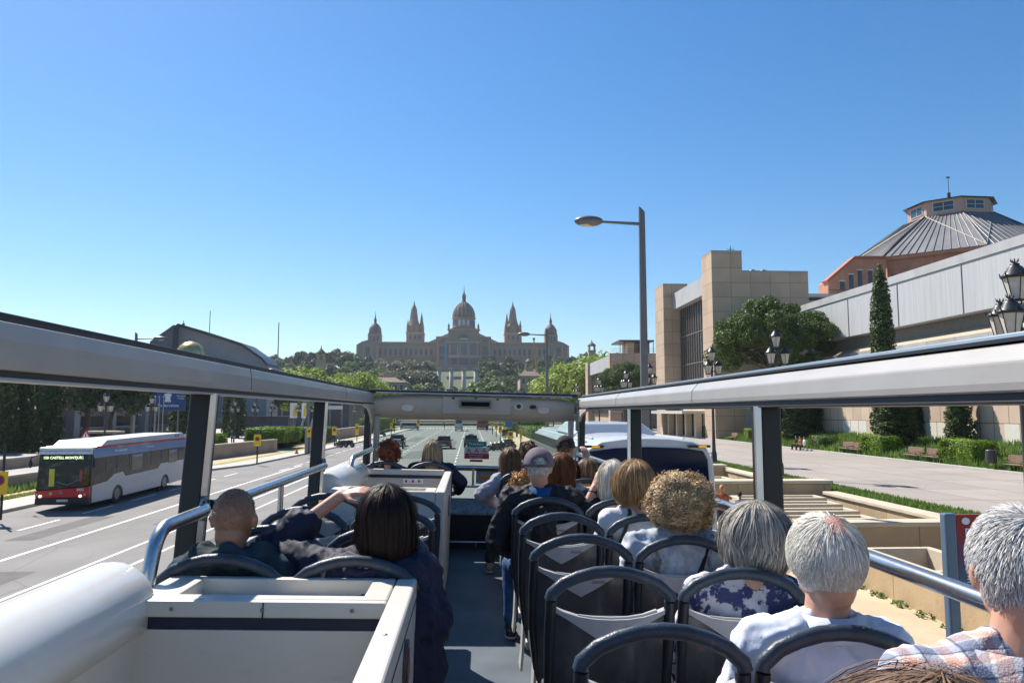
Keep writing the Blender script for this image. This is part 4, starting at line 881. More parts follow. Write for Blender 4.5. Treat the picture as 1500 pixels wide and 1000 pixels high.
for x_ in (-39.5, -37.2): b = MB(); b.tube([(x_-1.9, 186.8, .3), (x_, 186.8, 6.6)], .3, 6); W(b, 'white_strut', white_paint)
b = MB(); b.box(-72, -48, 186, 190, 6.2, 6.9); W(b, 'canopy_roof', greyc)
t = thing('dark_shelter', 'low dark kiosk behind the hedges on the left plaza', 'kiosk', (-33, 130, 0))
b = MB(); b.box(-37, -30.5, 128, 134, .3, 3.3); W(b, 'kiosk_wall', mat('dark_blue_panel', (.05, .06, .09), rough=.5)); b = MB(); b.box(-37.4, -30, 127.5, 134.5, 3.31, 3.55); W(b, 'kiosk_roof', dark_metal)
# low walls
wstone = mat('terrace_wall_stone', (.34, .27, .21), rough=.9, var=.15, scale=.7, bump=.3); stain_or_reflect(wstone, (.20, .17, .14), .6, (1, 1, .3), .5, .75, .5)
def lowwall(name, pts_, z0, z1, th, lab, m=wstone, capm=m_kerb):
    t_ = thing(name, lab, 'wall', (pts_[0][0], pts_[0][1], z0)); L_ = pts_; R_ = [(x-th, y) for x, y in pts_]
    for nm, a_, c_, mm_, e in (('wall_face', z0, z1-.08, m, 0), ('coping', z1-.079, z1+.02, capm, .04)):
        b = MB()
        for i in range(len(L_)-1):
            (x0, y0), (x1, y1), (u0, v0), (u1, v1) = L_[i], L_[i+1], R_[i], R_[i+1]; x0 += e; x1 += e; u0 -= e; u1 -= e
            b.hexa([(u0, v0, a_), (x0, y0, a_), (x1, y1, a_), (u1, v1, a_), (u0, v0, c_), (x0, y0, c_), (x1, y1, c_), (u1, v1, c_)])
        o = b.build(nm, mm_); o.parent = t_; o.location = -t_.location
    return t_
lowwall('terrace_wall', [(-24.4, -10), (-24.4, 58)], 0, .92, .3, 'low stone terrace wall behind the red and white bus')
lowwall('terrace_wall', [(-27.8, 10), (-27.8, 60)], .8, 1.5, .3, 'upper low wall on the terrace behind the bus'); 
lowwall('terrace_wall', [(-23.2, 65), (-20.6, 82)], 0, 1.4, .35, 'brown terrace wall behind the first yellow sign')
lowwall('terrace_wall', [(-20.6, 104), (-18.9, 165)], 0, 1.7, .35, 'long brown terrace wall behind the parked scooters')
# steps at the end of the avenue
for i, (y, z) in enumerate(((238, .8), (246, 1.6), (254, 2.4), (264, 3.2))):
    b = MB(); b.box(-60, 60, y, y+26 if i == 3 else y+9, -.2+i*.8-.6, z); struct(b.build('avenue_steps', cream if i % 2 else wstone))
# ---------------------------------------------------------------- fountain basins on the right
fst = jointed('fountain_sandstone', (.47, .355, .215), 1.9, 1.2, .02, axis='WALL', var=.12, jcol=(.5, .45, .4), scale=.8, bump=.4); stain_or_reflect(fst, (.26, .18, .12), .9, (1, 1, .5), .48, .75, .7)
fcap = mat('fountain_coping', (.52, .45, .34), rough=.85, var=.12, scale=1.5, bump=.3); stain_or_reflect(fcap, (.33, .27, .2), 1.5, (1, 1, 1), .55, .75, .5)
def fwall(x0, x1, y0, y1, z0, z1, lab, ov=.08, capt=.14):
    t_ = thing('fountain_wall', lab, 'wall', ((x0+x1)/2, (y0+y1)/2, z0))
    b = MB(); b.box(x0, x1, y0, y1, z0, z1-capt); o = b.build('wall_face', fst, None, bevel=.015); o.parent = t_; o.location = -t_.location
    b = MB(); b.box(x0-ov, x1+ov, y0-ov, y1+ov, z1-capt+.001, z1); o = b.build('coping', fcap, None, bevel=.025); o.parent = t_; o.location = -t_.location
    return t_
fwall(9.6, 9.95, 2, 26, -.05, .9, 'long low sandstone wall beside the sandy path, nearest the bus')
fwall(15.0, 15.5, 2, 31.5, -.3, .95, 'sandstone parapet edging the grass strip, near half'); fwall(15.0, 15.5, 34, 70, -.3, .98, 'sandstone parapet edging the grass strip, far half beyond the cross wall')
fwall(10.0, 14.9, 22.5, 23.1, -.4, .98, 'sandstone cross wall of the fountain right behind the white-haired man'); fwall(9.7, 15.6, 32.2, 33.0, -.4, 1.35, 'raised sandstone cross wall with deep coping behind the window post')
fwall(9.7, 15.0, 44, 44.8, -.4, 1.2, 'far sandstone cross wall behind the pedestrians'); fwall(9.7, 10.1, 34, 70, -.1, .8, 'far low sandstone wall along the path beyond the pedestrians')
sheet('fountain_floor', [(9.95, 2), (15.0, 2), (15.0, 70), (9.95, 70)], -.28, m_sand)
slab = MB()
def basin(x0, x1, y0, y1, z, lab):
    t_ = thing('fountain_basin', lab, 'basin', ((x0+x1)/2, (y0+y1)/2, -.28), group='stepped basins of the dry fountain'); w_ = .22; b = MB()
    b.box(x0, x1, y0, y0+w_, -.28, z); b.box(x0, x1, y1-w_, y1, -.28, z); b.box(x0, x0+w_, y0+w_+.001, y1-w_-.001, -.28, z); b.box(x1-w_, x1, y0+w_+.001, y1-w_-.001, -.28, z)
    o = b.build('basin_rim', fcap, None, bevel=.012); o.parent = t_; o.location = -t_.location
    b = MB(); b.box(x0+.23, x1-.23, y0+.23, y1-.23, -.27, -.1); o = b.build('basin_floor', fst); o.parent = t_; o.location = -t_.location
basin(10.4, 12.6, 17.2, 20.4, .62, 'square stone basin just before the cross wall, left of the bus stop sign'); basin(12.7, 14.8, 15.5, 18.6, .45, 'square stone basin partly behind the bus stop sign')
basin(10.3, 12.4, 12.0, 15.0, .5, 'square stone basin near the foot of the bus stop sign'); 
for i in range(6): basin(10.4+.1*i, 14.6, 24.0+i*1.3, 25.1+i*1.3, .30+.10*i, '%s long stone trough of the stepped row beyond the cross wall' % ['nearest', 'second', 'third', 'fourth', 'fifth', 'farthest'][i])
for i in range(4): basin(10.5, 14.4, 35+i*2, 36.6+i*2, .35+.1*i, '%s stone trough beyond the raised cross wall' % ['nearest', 'second', 'third', 'farthest'][i])
wv, wf = leafcloud([((9.45, 12+k*.9, .05), (.14, .3, .12)) for k in range(14)], 1600, .045); tag(npmesh('path_weeds', wv, wf, lf_mid), 'small weeds growing along the foot of the fountain wall', 'weeds', kind='stuff')
# ---------------------------------------------------------------- the palace on its hill
YP = 650.; SP = YP/1100.
pstone = mat('palace_stone', (.30, .205, .14), rough=.85, var=.12, scale=.06); stain_or_reflect(pstone, (.19, .145, .12), .05, (1, 1, .4), .5, .75, .4)
pdark = mat('palace_dark_glass', (.07, .075, .09), rough=.4, var=.2, scale=.2); pdome = mat('palace_dome_tiles', (.16, .105, .075), rough=.75, var=.15, scale=.15); proof = mat('palace_roof_tiles', (.42, .30, .22), rough=.8, var=.1, scale=.1); ptrim = mat('palace_trim', (.44, .33, .25), rough=.8)  # pdark: plain dark glass for the palace windows
O = atY(679, 520, YP); pal = thing('hilltop_palace', 'domed sandstone palace with four towers on the hilltop', 'palace', (O.x, YP, O.z))
def u_(px): return (px-679)*SP*1.0
def v_(py): return (520-py)*SP*1.0
def pb(name, px0, px1, py0, py1, y0, y1, m=pstone, par=pal): b = MB(); b.box(u_(px0), u_(px1), y0, y1, v_(py1), v_(py0)); return b.build(name, m, par)
def win(px0, px1, py0, py1, y, par, m=pdark, arch=True):
    b = MB(); a, c, z0_, z1_ = u_(px0), u_(px1), v_(py1), v_(py0); pts_ = [(a, z0_), (c, z0_), (c, z1_-(c-a)/2 if arch else z1_)]
    if arch: pts_ += [((a+c)/2+(c-a)/2*math.cos(k*PI/6), z1_-(c-a)/2+(c-a)/2*math.sin(k*PI/6)) for k in range(1, 6)]
    pts_ += [(a, z1_-(c-a)/2 if arch else z1_)]
    b.prism(pts_, y-.25, y, 'y'); return b.build('window', m, par)
for a_, c_ in ((550, 639), (718, 806)):
    wg = pb('wing', a_, c_, 501.5, 548, 4, 44); pb('cornice', a_, c_, 500.3, 501.5, 3.4, 44.5, ptrim, wg); pb('string_course', a_, c_, 507.5, 508.3, 3.6, 3.99, ptrim, wg)
    for k in range(12): x_ = a_+3.5+k*(c_-a_-7)/11; pb('pilaster', x_-.7, x_+.7, 509, 522, 3.5, 3.995, ptrim, wg); 
    for k in range(11): x_ = a_+7+k*(c_-a_-7)/11; win(x_-1.3, x_+1.3, 511, 519, 3.99, wg)
for a_, c_, s_ in ((524, 556, 1), (802, 834, -1)):     # end pavilions
    ep = pb('end_pavilion', a_, c_, 506, 548, -3, 30)
    b = MB(); b.prism([(u_(a_), v_(506)), (u_(c_), v_(506)), (u_(c_-6 if s_ > 0 else c_-9), v_(501)), (u_((a_+c_)/2), v_(499)), (u_(a_+8), v_(501))], -3, 29, 'y'); b.build('pediment', pstone, ep)
    m_ = (a_+c_)/2; win(m_-3, m_+3, 508, 515, -3.0, ep); win(m_-2.2, m_+2.2, 514, 522, -3.0, ep, arch=False)
    for x_ in (a_+2, m_-6, m_+6, c_-2): pb('pilaster', x_-.8, x_+.8, 507, 548, -3.6, -3.001, ptrim, ep)
    cx_ = 547.5 if s_ > 0 else 809.5
    dt = pb('tower_drum', cx_-9.5, cx_+9.5, 488, 506, 6, 17)
    b = MB(); b.lathe([(8.8*SP, 0), (9.9*SP, .4), (9.4*SP, 2), (9.0*SP, 5), (7.6*SP, 9*SP+1), (5*SP, 13*SP+1), (2.2*SP, 16.5*SP), (1.8*SP, 19*SP), (2.4*SP, 21*SP), (1.2*SP, 24*SP), (.5*SP, 28*SP), (.2*SP, 35*SP)], (u_(cx_), 11.5, v_(488)), 12); b.build('small_dome', pdome, dt)
    for k in (-5, 0, 5): win(cx_+k-1.2, cx_+k+1.2, 491, 500, 6, dt)
for cx_, s_ in ((605, 1), (754, -1)):                # spired towers
    tw = pb('spired_tower', cx_-13, cx_+13, 484, 504, 22, 38); pb('cornice', cx_-14, cx_+14, 483, 484.5, 21.4, 38.6, ptrim, tw)
    for k in (-7, 0, 7): win(cx_+k-1.6, cx_+k+1.6, 487, 493, 22, tw)
    for q in range(4): k = (-11, -4, 4, 11)[q]; b = MB(); b.lathe([(2.2*SP, 0), (2.0*SP, 12*SP), (1.2*SP, 15*SP), (.2*SP, 21*SP)], (u_(cx_+k), 23.5, v_(484)), 6); b.build('pinnacle', pstone, tw)
    b = MB(); b.lathe([(11.5*SP, 0), (10.5*SP, 12*SP), (8.8*SP, 15*SP), (6.6*SP, 22*SP), (5.4*SP, 32*SP), (4.6*SP, 36*SP), (5.0*SP, 37*SP), (3.4*SP, 41*SP), (1.3*SP, 45*SP), (.15*SP, 52*SP)], (u_(cx_-2.5 if s_ > 0 else cx_), 29, v_(484)), 8, sm=False, rot=PI/8); b.build('spire', pstone, tw)
    for k in (-4, 0, 4): win(cx_+k-3.5, cx_+k-1, 473, 482, 23.6, tw)
    b = MB(); b.lathe([(4.4*SP, 0), (4*SP, 10*SP), (2.6*SP, 18*SP), (1.6*SP, 25*SP), (.2*SP, 33*SP)], (u_(cx_+9*s_), 30, v_(484)), 8, sm=False); b.build('side_turret', pstone, tw)
# central block
cb = pb('central_block', 657, 701.5, 484, 560, -8, 40)
for a_, c_ in ((639, 657), (701.5, 719)):
    sb = pb('side_block', a_, c_, 494, 555, -4, 40); m_ = (a_+c_)/2; win(m_-4, m_+4, 507, 519, -4, sb); win(m_-3.5, m_+3.5, 523, 527, -4, sb, arch=False)
    for k in (-6.5, 6.5): pb('pilaster', m_+k-1, m_+k+1, 498, 536, -4.6, -4.001, ptrim, sb)
    pb('cornice', a_, c_, 493.3, 494.6, -4.8, 0, ptrim, sb); win(m_-1.5, m_+1.5, 497.5, 501, -4, sb, arch=False)
for s_ in (-1, 1):
    b = MB(); x0_, x1_ = 679+s_*22, 679+s_*54; y0_ = 498
    b.prism([(u_(x0_), v_(500.5)), (u_(x1_), v_(500.5)), (u_(x0_), v_(486))][::s_], 8, 42, 'y'); b.build('pitched_roof', proof, pal)
    b = MB(); b.lathe([(1.6*SP, 0), (1.2*SP, 4*SP), (1.7*SP, 5*SP), (.3*SP, 10*SP)], (u_(679+s_*21.5), -6, v_(484)), 8); b.build('roof_statue', pdome, pal)
pb('cornice', 655.5, 703, 501.5, 503.5, -9.4, -8.001, ptrim, cb); pb('cornice', 655.5, 703, 483, 484.5, -9.2, 0, ptrim, cb)
b = MB(); b.prism([(u_(658), v_(484)), (u_(701), v_(484)), (u_(692), v_(480)), (u_(679.5), v_(477)), (u_(666), v_(480))], -8.5, 10, 'y'); b.build('pediment', pstone, cb)
win(671, 687.5, 490, 499, -8, cb); pb('arch_glint', 673, 686, 496.5, 498.5, -8.4, -8.26, mat('arch_glint_pale', (.55, .55, .55), rough=.4), cb)  # pale bar paints a glint onto the arch window
for x0_, x1_ in ((662, 670), (672.5, 686), (688.5, 696.5)): win(x0_, x1_, 506, 520.5, -8, cb, mat('blue_grey_palace_glass', (.09, .12, .14), rough=.4, var=.2, scale=.2), False); win(x0_, x1_, 526.5, 535, -8, cb, pdark, False)
for x_ in (659.5, 670.8, 687.2, 699, 673.8, 684.6): b = MB(); b.lathe([(1.2*SP, 0), (1*SP, 1), (.85*SP, 17*SP), (1.2*SP, 18*SP)], (u_(x_), -9.2, v_(522)), 8); b.build('column', ptrim, cb)
pb('balcony', 657, 702, 521, 525, -10, -8.001, ptrim, cb)
pb('terrace', 615, 745, 537, 560, -30, -8.002, pstone, pal)
b = MB(); b.box(u_(651.6), u_(655.4), -10.2, -9.9, v_(536), v_(503.5)); b.build('blue_banner', mat('blue_banner_cloth', (.07, .24, .42), rough=.8), cb)
dr = MB(); dr.lathe([(17.5*SP, 0), (17.5*SP, 3), (16.4*SP, 3.2), (16.4*SP, 16.5*SP), (18.2*SP, 17*SP), (18.2*SP, 18.3*SP)], (0, 14, v_(481)), 32); drum = dr.build('drum', pstone, pal)
b = MB(); b.lathe([(16.6*SP, 0), (16.8*SP, 2*SP), (16.2*SP, 7*SP), (14.2*SP, 13*SP), (11*SP, 18*SP), (7*SP, 22*SP), (3.6*SP, 24*SP), (3.2*SP, 24.3*SP)], (0, 14, v_(463)), 32); dome = b.build('main_dome', pdome, pal)
for k in range(16):
    a = 2*PI*(k+.5)/16; b = MB(); b.tube([((r_*SP+.1)*math.cos(a), 14+(r_*SP+.1)*math.sin(a), v_(463)+z_*SP) for r_, z_ in ((16.8, 2), (16.2, 7), (14.2, 13), (11, 18), (7, 22), (3.7, 24))], .42, 5); b.build('dome_rib', pstone, dome)
    a = 2*PI*k/16; ca, sa = math.cos(a), math.sin(a); b = MB(); T_ = Vector((-sa, ca, 0)); c0 = Vector((ca*16.5*SP, 14+sa*16.5*SP, v_(476))); nn = Vector((ca, sa, 0))*.25
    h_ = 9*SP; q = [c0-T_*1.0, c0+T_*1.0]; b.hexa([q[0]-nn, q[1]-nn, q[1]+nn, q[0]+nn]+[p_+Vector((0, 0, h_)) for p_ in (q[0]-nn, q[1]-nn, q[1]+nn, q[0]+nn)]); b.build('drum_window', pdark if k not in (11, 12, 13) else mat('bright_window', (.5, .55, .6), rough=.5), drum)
b = MB(); b.lathe([(3.6*SP, 0), (3*SP, 1*SP), (2.6*SP, 7*SP), (3.4*SP, 8*SP), (2.8*SP, 11*SP), (1.5*SP, 14*SP), (.6*SP, 17*SP), (.5*SP, 19*SP), (.12*SP, 27*SP)], (0, 14, v_(439)), 12); b.build('lantern', pdome, dome)
b = MB(); b.box(-1.0*SP, 1.0*SP, 13.9, 14.1, v_(439)+21*SP, v_(439)+21.5*SP); b.build('cross_arm', dark_metal, dome)
# four white columns below the palace
GK = 'row of four white columns'
for i, px in enumerate((643, 661, 679.3, 697)):
    Y = 430; p = atY(px, 568, Y); zt = atY(px, 539, Y).z; t = thing('white_column', '%s of the four tall white columns below the palace' % ['leftmost', 'second from left', 'third from left', 'rightmost'][i], 'column', (p.x, Y, 12), group=GK)
    b = MB(); b.lathe([(1.5, 0), (1.35, 1), (1.15, zt-12-1.2)], (0, 0, 0), 20); b.build('shaft', mat('white_column_stone', (.42, .38, .34), rough=.8, var=.05), t)
    b = MB(); b.lathe([(1.2, 0), (1.8, .7), (1.8, 1.0)], (0, 0, zt-12-1.2), 12); b.box(-1.6, 1.6, -1.6, 1.6, zt-12-.2, zt-12+.4); b.build('capital', MATS['white_column_stone'], t)
t = thing('cascade_terrace', 'grey-brown terrace building with windows behind the white columns', 'building', (0, 0, 0))
a = atY(655, 551, 500); c = atY(706, 580, 500); b = MB(); b.box(a.x, c.x, 500, 520, 20, a.z); W(b, 'wall', pstone)
for i in range(6):
    x_ = a.x+2+i*3.7; b = MB(); b.box(x_, x_+2.2, 499.8, 499.99, a.z-6, a.z-2.2); W(b, 'window', pdark)
b = MB(); b.box(a.x-.5, c.x+.5, 499.4, 499.99, a.z-1.2, a.z-.4); W(b, 'cornice', ptrim)
# small domed pavilions with belfries
ystone = mat('yellow_stone', (.42, .33, .22), rough=.85, var=.1, scale=.2)
def belfry(name, px, pyt, pyb, wpx, Y, lab, grp=None, m=ystone):
    p = atY(px, pyb, Y); s_ = Y/1100.; zb = hz(p.x, Y)-1; t_ = thing(name, lab, 'tower', (p.x, Y, zb), group=grp); H = (atY(px, pyt, Y).z-zb); w_ = wpx*s_/2; z3 = H*1.
    hh = (pyb-pyt)*s_
    b = MB(); b.box(-w_, w_, -w_, w_, 0, H-hh*.75); b.build('shaft', m, t_)
    b = MB(); b.box(-w_*1.15, w_*1.15, -w_*1.15, w_*1.15, H-hh*.75, H-hh*.71); b.build('cornice', m, t_)
    for sx in (-1, 1):
        for sy in (-1, 1): b = MB(); b.box(sx*w_*.95-.35*w_*(sx > 0), sx*w_*.95+.35*w_*(sx < 0), sy*w_*.95-.35*w_*(sy > 0), sy*w_*.95+.35*w_*(sy < 0), H-hh*.71, H-hh*.42); b.build('belfry_pier', m, t_)
    b = MB(); b.box(-w_*1.1, w_*1.1, -w_*1.1, w_*1.1, H-hh*.42, H-hh*.38); b.lathe([(w_*1.25, H-hh*.38), (w_*.9, H-hh*.30), (w_*.3, H-hh*.2), (w_*.12, H-hh*.12), (.06, H)], (0, 0, 0), 8, sm=False, rot=PI/8); b.build('roof', pdome, t_); return t_
belfry('belfry_tower', 570, 528, 553, 9, 330, 'taller yellow stone belfry left of the palace axis'); belfry('belfry_tower', 583.5, 535, 556, 7, 325, 'shorter yellow stone belfry close right of the taller one')
belfry('belfry_tower', 775, 520, 546, 11, 330, 'yellow stone belfry right of the palace axis near the orange pole'); belfry('belfry_tower', 470, 505, 536, 11, 400, 'pale lantern tower with a dark pointed roof left on the hill'); belfry('belfry_tower', 867, 497, 520, 10, 400, 'dark lantern tower at the right shoulder of the hill')
for a_, c_, py, lab in ((541, 592, 556, 'long low yellow stone building under the two belfries'), (762, 792, 547, 'yellow stone building under the right belfry')):
    t = thing('low_palace', lab, 'building', (0, 0, 0)); a = atY(a_, py, 320); c = atY(c_, py, 320)
    b = MB(); b.box(a.x, c.x, 320, 345, 0, a.z-1); W(b, 'wall', ystone); b = MB(); m_ = (a.x+c.x)/2
    b.hexa([(a.x-.8, 319.2, a.z-1), (c.x+.8, 319.2, a.z-1), (c.x+.8, 345.8, a.z-1), (a.x-.8, 345.8, a.z-1), (a.x+2, 324, a.z+1.2), (c.x-2, 324, a.z+1.2), (c.x-2, 341, a.z+1.2), (a.x+2, 341, a.z+1.2)]); W(b, 'roof', pdome)
    for i in range(int((c.x-a.x)/2.4)): b = MB(); b.box(a.x+1+i*2.4, a.x+2+i*2.4, 319.8, 319.99, a.z-4.2, a.z-2.2); W(b, 'window', pdark)
t = thing('orange_crane', 'slanting orange crane jib right of the palace', 'crane', (0, 0, 0)); a = atY(782, 497, 420); c = atY(790, 556, 420); b = MB(); b.tube([(a.x, 420, a.z), (c.x, 420, c.z-4)], [.35, .75], 6); W(b, 'jib', mat('crane_orange', (.55, .22, .05), rough=.5)); b = MB(); b.ell((a.x, 420, a.z+.3), .8, 8); W(b, 'pulley_head', dark_metal)
# ---------------------------------------------------------------- street lamps
GS = 'tall avenue street lights'
def street_light(x, y, h, arm, lab, z0=.1):
    t = thing('street_light', lab, 'street lamp', (x, y, z0), group=GS); s = 1 if arm > 0 else -1; h -= z0
    b = MB(); b.hexa([(-.17, -.13, 0), (.17, -.13, 0), (.17, .13, 0), (-.17, .13, 0), (-.12, -.09, h), (.12, -.09, h-.25), (.12, .09, h-.25), (-.12, .09, h)]); b.build('pole', lamp_grey, t, bevel=.03)
    b = MB(); b.tube([(0, 0, h-.75), (s*abs(arm)*.62, 0, h-.68)], [.075, .05], 8); b.build('arm', lamp_grey, t)
    b = MB(); L_ = abs(arm)*.42; c_ = s*(abs(arm)*.62+L_/2); b.ell((c_, 0, h-.66), (L_/2+.05, .32, .22), 16)
    hd_ = b.build('lamp_head', lamp_grey, t); b = MB(); b.ell((c_+s*.05, 0, h-.74), (L_/2*.75, .24, .15), 14); b.build('lamp_glass', mat('lamp_diffuser', (.55, .52, .42), rough=.3), hd_)
lamp_grey = mat('lamp_pole_grey', (.16, .155, .16), rough=.45, metal=.4, var=.08)
p = atY(938, 302, 30); street_light(p.x+.05, 30, p.z, -2.65, 'nearest street light, tall grey pole with an arm to the left against open sky')
for Y, px, py, n_ in ((75, 801, 480, 'second'), (127, 757, 528, 'third'), (170, 741, 547, 'fourth'), (212, 733, 557, 'fifth')):
    p = atY(px, py, Y); street_light(p.x, Y, p.z, -2.8, '%s street light on the right of the avenue, its arm to the left' % n_)
for px, py, Y, n_ in ((200, 486, 80, 'nearest'), (378, 536, 137, 'second'), (452, 553, 184, 'third'), (490, 560, 220, 'fourth'), (524, 568, 262, 'farthest')):
    p = atY(px, py, Y); street_light(p.x, Y, p.z, 2.9, '%s street light on the left of the avenue, its arm to the right' % n_)
# ---------------------------------------------------------------- ornate triple lanterns
lan_glass = mat('frosted_lantern_glass', (.60, .57, .52), rough=.35, var=.12, scale=6, trans=.1); iron = black_metal
def lantern(par, x, y, z, s=1.):
    """tapered six-sided lantern hanging on a scroll bracket; z is its base"""
    b = MB(); b.lathe([(.14*s, 0), (.255*s, .50*s)], (x, y, z), 6, sm=False); g = b.build('lantern', lan_glass, par)
    b = MB()
    for k in range(6): a = 2*PI*k/6; b.tube([(x+.145*s*math.cos(a), y+.145*s*math.sin(a), z), (x+.262*s*math.cos(a), y+.262*s*math.sin(a), z+.50*s)], .013*s, 4, sm=False)
    b.lathe([(.15*s, -.03*s), (.16*s, 0), (.15*s, .012*s)], (x, y, z), 6, sm=False)
    b.lathe([(.285*s, .50*s), (.31*s, .53*s), (.30*s, .56*s), (.22*s, .63*s), (.15*s, .75*s), (.09*s, .80*s), (.10*s, .83*s), (.03*s, .85*s)], (x, y, z), 12)
    for k in range(6): a = 2*PI*k/6; b.tube([(x+.29*s*math.cos(a), y+.29*s*math.sin(a), z+.54*s), (x+.32*s*math.cos(a), y+.32*s*math.sin(a), z+.64*s)], [.03*s, .008*s], 4)
    for k in range(5): a = 2*PI*k/5; b.tube([(x, y, z+.83*s), (x+.07*s*math.cos(a), y+.07*s*math.sin(a), z+.89*s), (x+.09*s*math.cos(a), y+.09*s*math.sin(a), z+.95*s)], [.02*s, .018*s, .006*s], 4)
    for sx in (-1, 1): b.tube([(x+sx*.12*s, y, z-.02*s), (x+sx*.14*s, y, z-.09*s), (x+sx*.05*s, y, z-.13*s), (x, y, z-.2*s)], .013*s, 5)
    b.build('lantern_frame', iron, g)
def lamp_proto(h=7.8):
    t = thing('triple_lantern_lamp', 'ornate black lamp post with three lanterns', 'street lamp')
    b = MB(); b.lathe([(.26, 0), (.26, .12), (.20, .2), (.19, .7), (.14, .85), (.12, 1.1), (.095, 2.6), (.085, h-1.35), (.12, h-1.3), (.07, h-1.2), (.05, h-.9)], (0, 0, 0), 14); b.build('post', mat('post_iron', (.045, .045, .055), rough=.5, var=.2), t)
    b = MB()
    for a in (R(200), R(-20), R(90)): b.tube([(0, 0, h-1.45), (.2*math.cos(a), .2*math.sin(a), h-1.62), (.42*math.cos(a), .42*math.sin(a), h-1.5), (.44*math.cos(a), .44*math.sin(a), h-1.36)], .03, 6)
    b.tube([(0, 0, h-.95), (.16, 0, h-.9), (.12, 0, h-.8)], .015, 5); b.tube([(0, 0, h-.95), (-.16, 0, h-.9), (-.12, 0, h-.8)], .015, 5)
    b.build('brackets', iron, t)
    lantern(t, 0, 0, h-.82, 1.08)
    for a in (R(200), R(-20), R(90)): lantern(t, .45*math.cos(a), .45*math.sin(a), h-1.72, 1.05)
    return t
lp0 = lamp_proto(); GT = 'ornate triple lantern posts along the right plaza'; lp0['group'] = GT
RL = [(20.8, 'nearest ornate lantern post, its lanterns at the right edge of the picture'), (39.6, 'ornate lantern post standing on the grass strip in front of the stone pine'), (50.5, 'ornate lantern post before the right end of the beige tower, left of the stone pine'), (68.5, 'ornate lantern post just right of the nearest street light'), (79, 'ornate lantern post just left of the nearest street light'), (96, 'ornate lantern post before the far beige building, its right one'), (116, 'ornate lantern post before the far beige building, its middle one'), (150, 'farthest ornate lantern post by the bright trees')]
for i, (y, lab) in enumerate(RL):
    if i == 0: lp0.location = (atY(1500, 600, 19.).x, 19., -.28); lp0.scale = (1.08,)*3; lp0['label'] = lab; lp0.rotation_euler = (0, 0, R(15))
    else: copy_tree(lp0, loc=(16.45, y, .8), rz=R(10*i), label=lab, group=GT, scale=1.)
for i, (px, Y) in enumerate(((155, 56), (222, 66), (344, 84), (373, 93), (398, 101), (437, 116), (459, 132), (520, 170))):
    p = atY(px, 600, Y); copy_tree(lp0, loc=(p.x, Y, -.35 if Y > 66 else -.3), rz=R(20+9*i), label='lantern post %s along the left plaza' % ['left of the blue billboard over the pine', 'over the left edge of the blue billboard', 'right of the first window post', 'behind the bright hedge, left', 'behind the bright hedge, right', 'just left of the yellow banners', 'just left of the second window post', 'farthest away'][i], group='lantern posts along the left plaza', scale=.76)
# ---------------------------------------------------------------- benches, bin, signs
wood = mat('bench_wood', (.26, .16, .12), rough=.6, var=.2, scale=8)
def bench_proto():
    t = thing('park_bench', 'wooden slatted park bench', 'bench')
    for k in range(5): b = MB(); b.box(-.95, .95, -.22+k*.10, -.14+k*.10, .43, .46); b.build('seat_slat', wood, t)
    for k in range(5): b = MB(); z = .52+k*.095; y = .27+k*.022; b.box(-.95, .95, y, y+.025, z, z+.075); b.build('back_slat', wood, t)
    for sx in (-.8, .8): b = MB(); b.tube([(sx, -.28, 0), (sx, -.2, .25), (sx, -.22, .42), (sx, .2, .42), (sx, .30, .55), (sx, .40, 1.02)], .028, 6); b.tube([(sx, .34, 0), (sx, .22, .25), (sx, .2, .42)], .028, 6); b.tube([(sx, -.22, .42), (sx, -.26, .62), (sx, .2, .66), (sx, .31, .62)], .022, 6); b.build('cast_iron_leg', iron, t)
    return t
bn = bench_proto(); GB = 'slatted benches along the right plaza'; fb = True
for px, Y, lab in ((1484, 42.5, 'nearest wooden bench, right of the litter bin at the picture edge'), (1362, 50.6, 'wooden bench left of the large hedge block, nearer of the pair'), (1334, 53.6, 'wooden bench left of the large hedge block, farther of the pair'), (1253, 62.3, 'wooden bench left of the middle hedge block, nearer of the pair'), (1237, 65.3, 'wooden bench left of the middle hedge block, farther of the pair'), (1072, 92, 'far wooden bench near the beige tower with something red on it')):
    x = 31.25; p = atX(px, 640, x); 
    if fb: bn.location = (x, p.y, .84); bn.rotation_euler = (0, 0, -PI/2); bn['label'] = lab; bn['group'] = GB; fb = False
    else: copy_tree(bn, loc=(x, p.y, .84), rz=-PI/2, label=lab, group=GB)
p = atX(1452, 670, 30.9); t = thing('litter_bin', 'dark grey litter bin on a post at the end of the hedge block', 'bin', (30.9, p.y, .82))
b = MB(); b.lathe([(.26, .45), (.30, .55), (.30, 1.2), (.27, 1.24)], (0, 0, 0), 14); b.build('bin_drum', dark_metal, t, bevel=.01)
for s_ in (-1, 1): b = MB(); b.tube([(0, s_*.33, 0), (0, s_*.33, 1.15)], .025, 6); b.build('bin_post', dark_metal, t)
GY = 'yellow no-stopping signs'
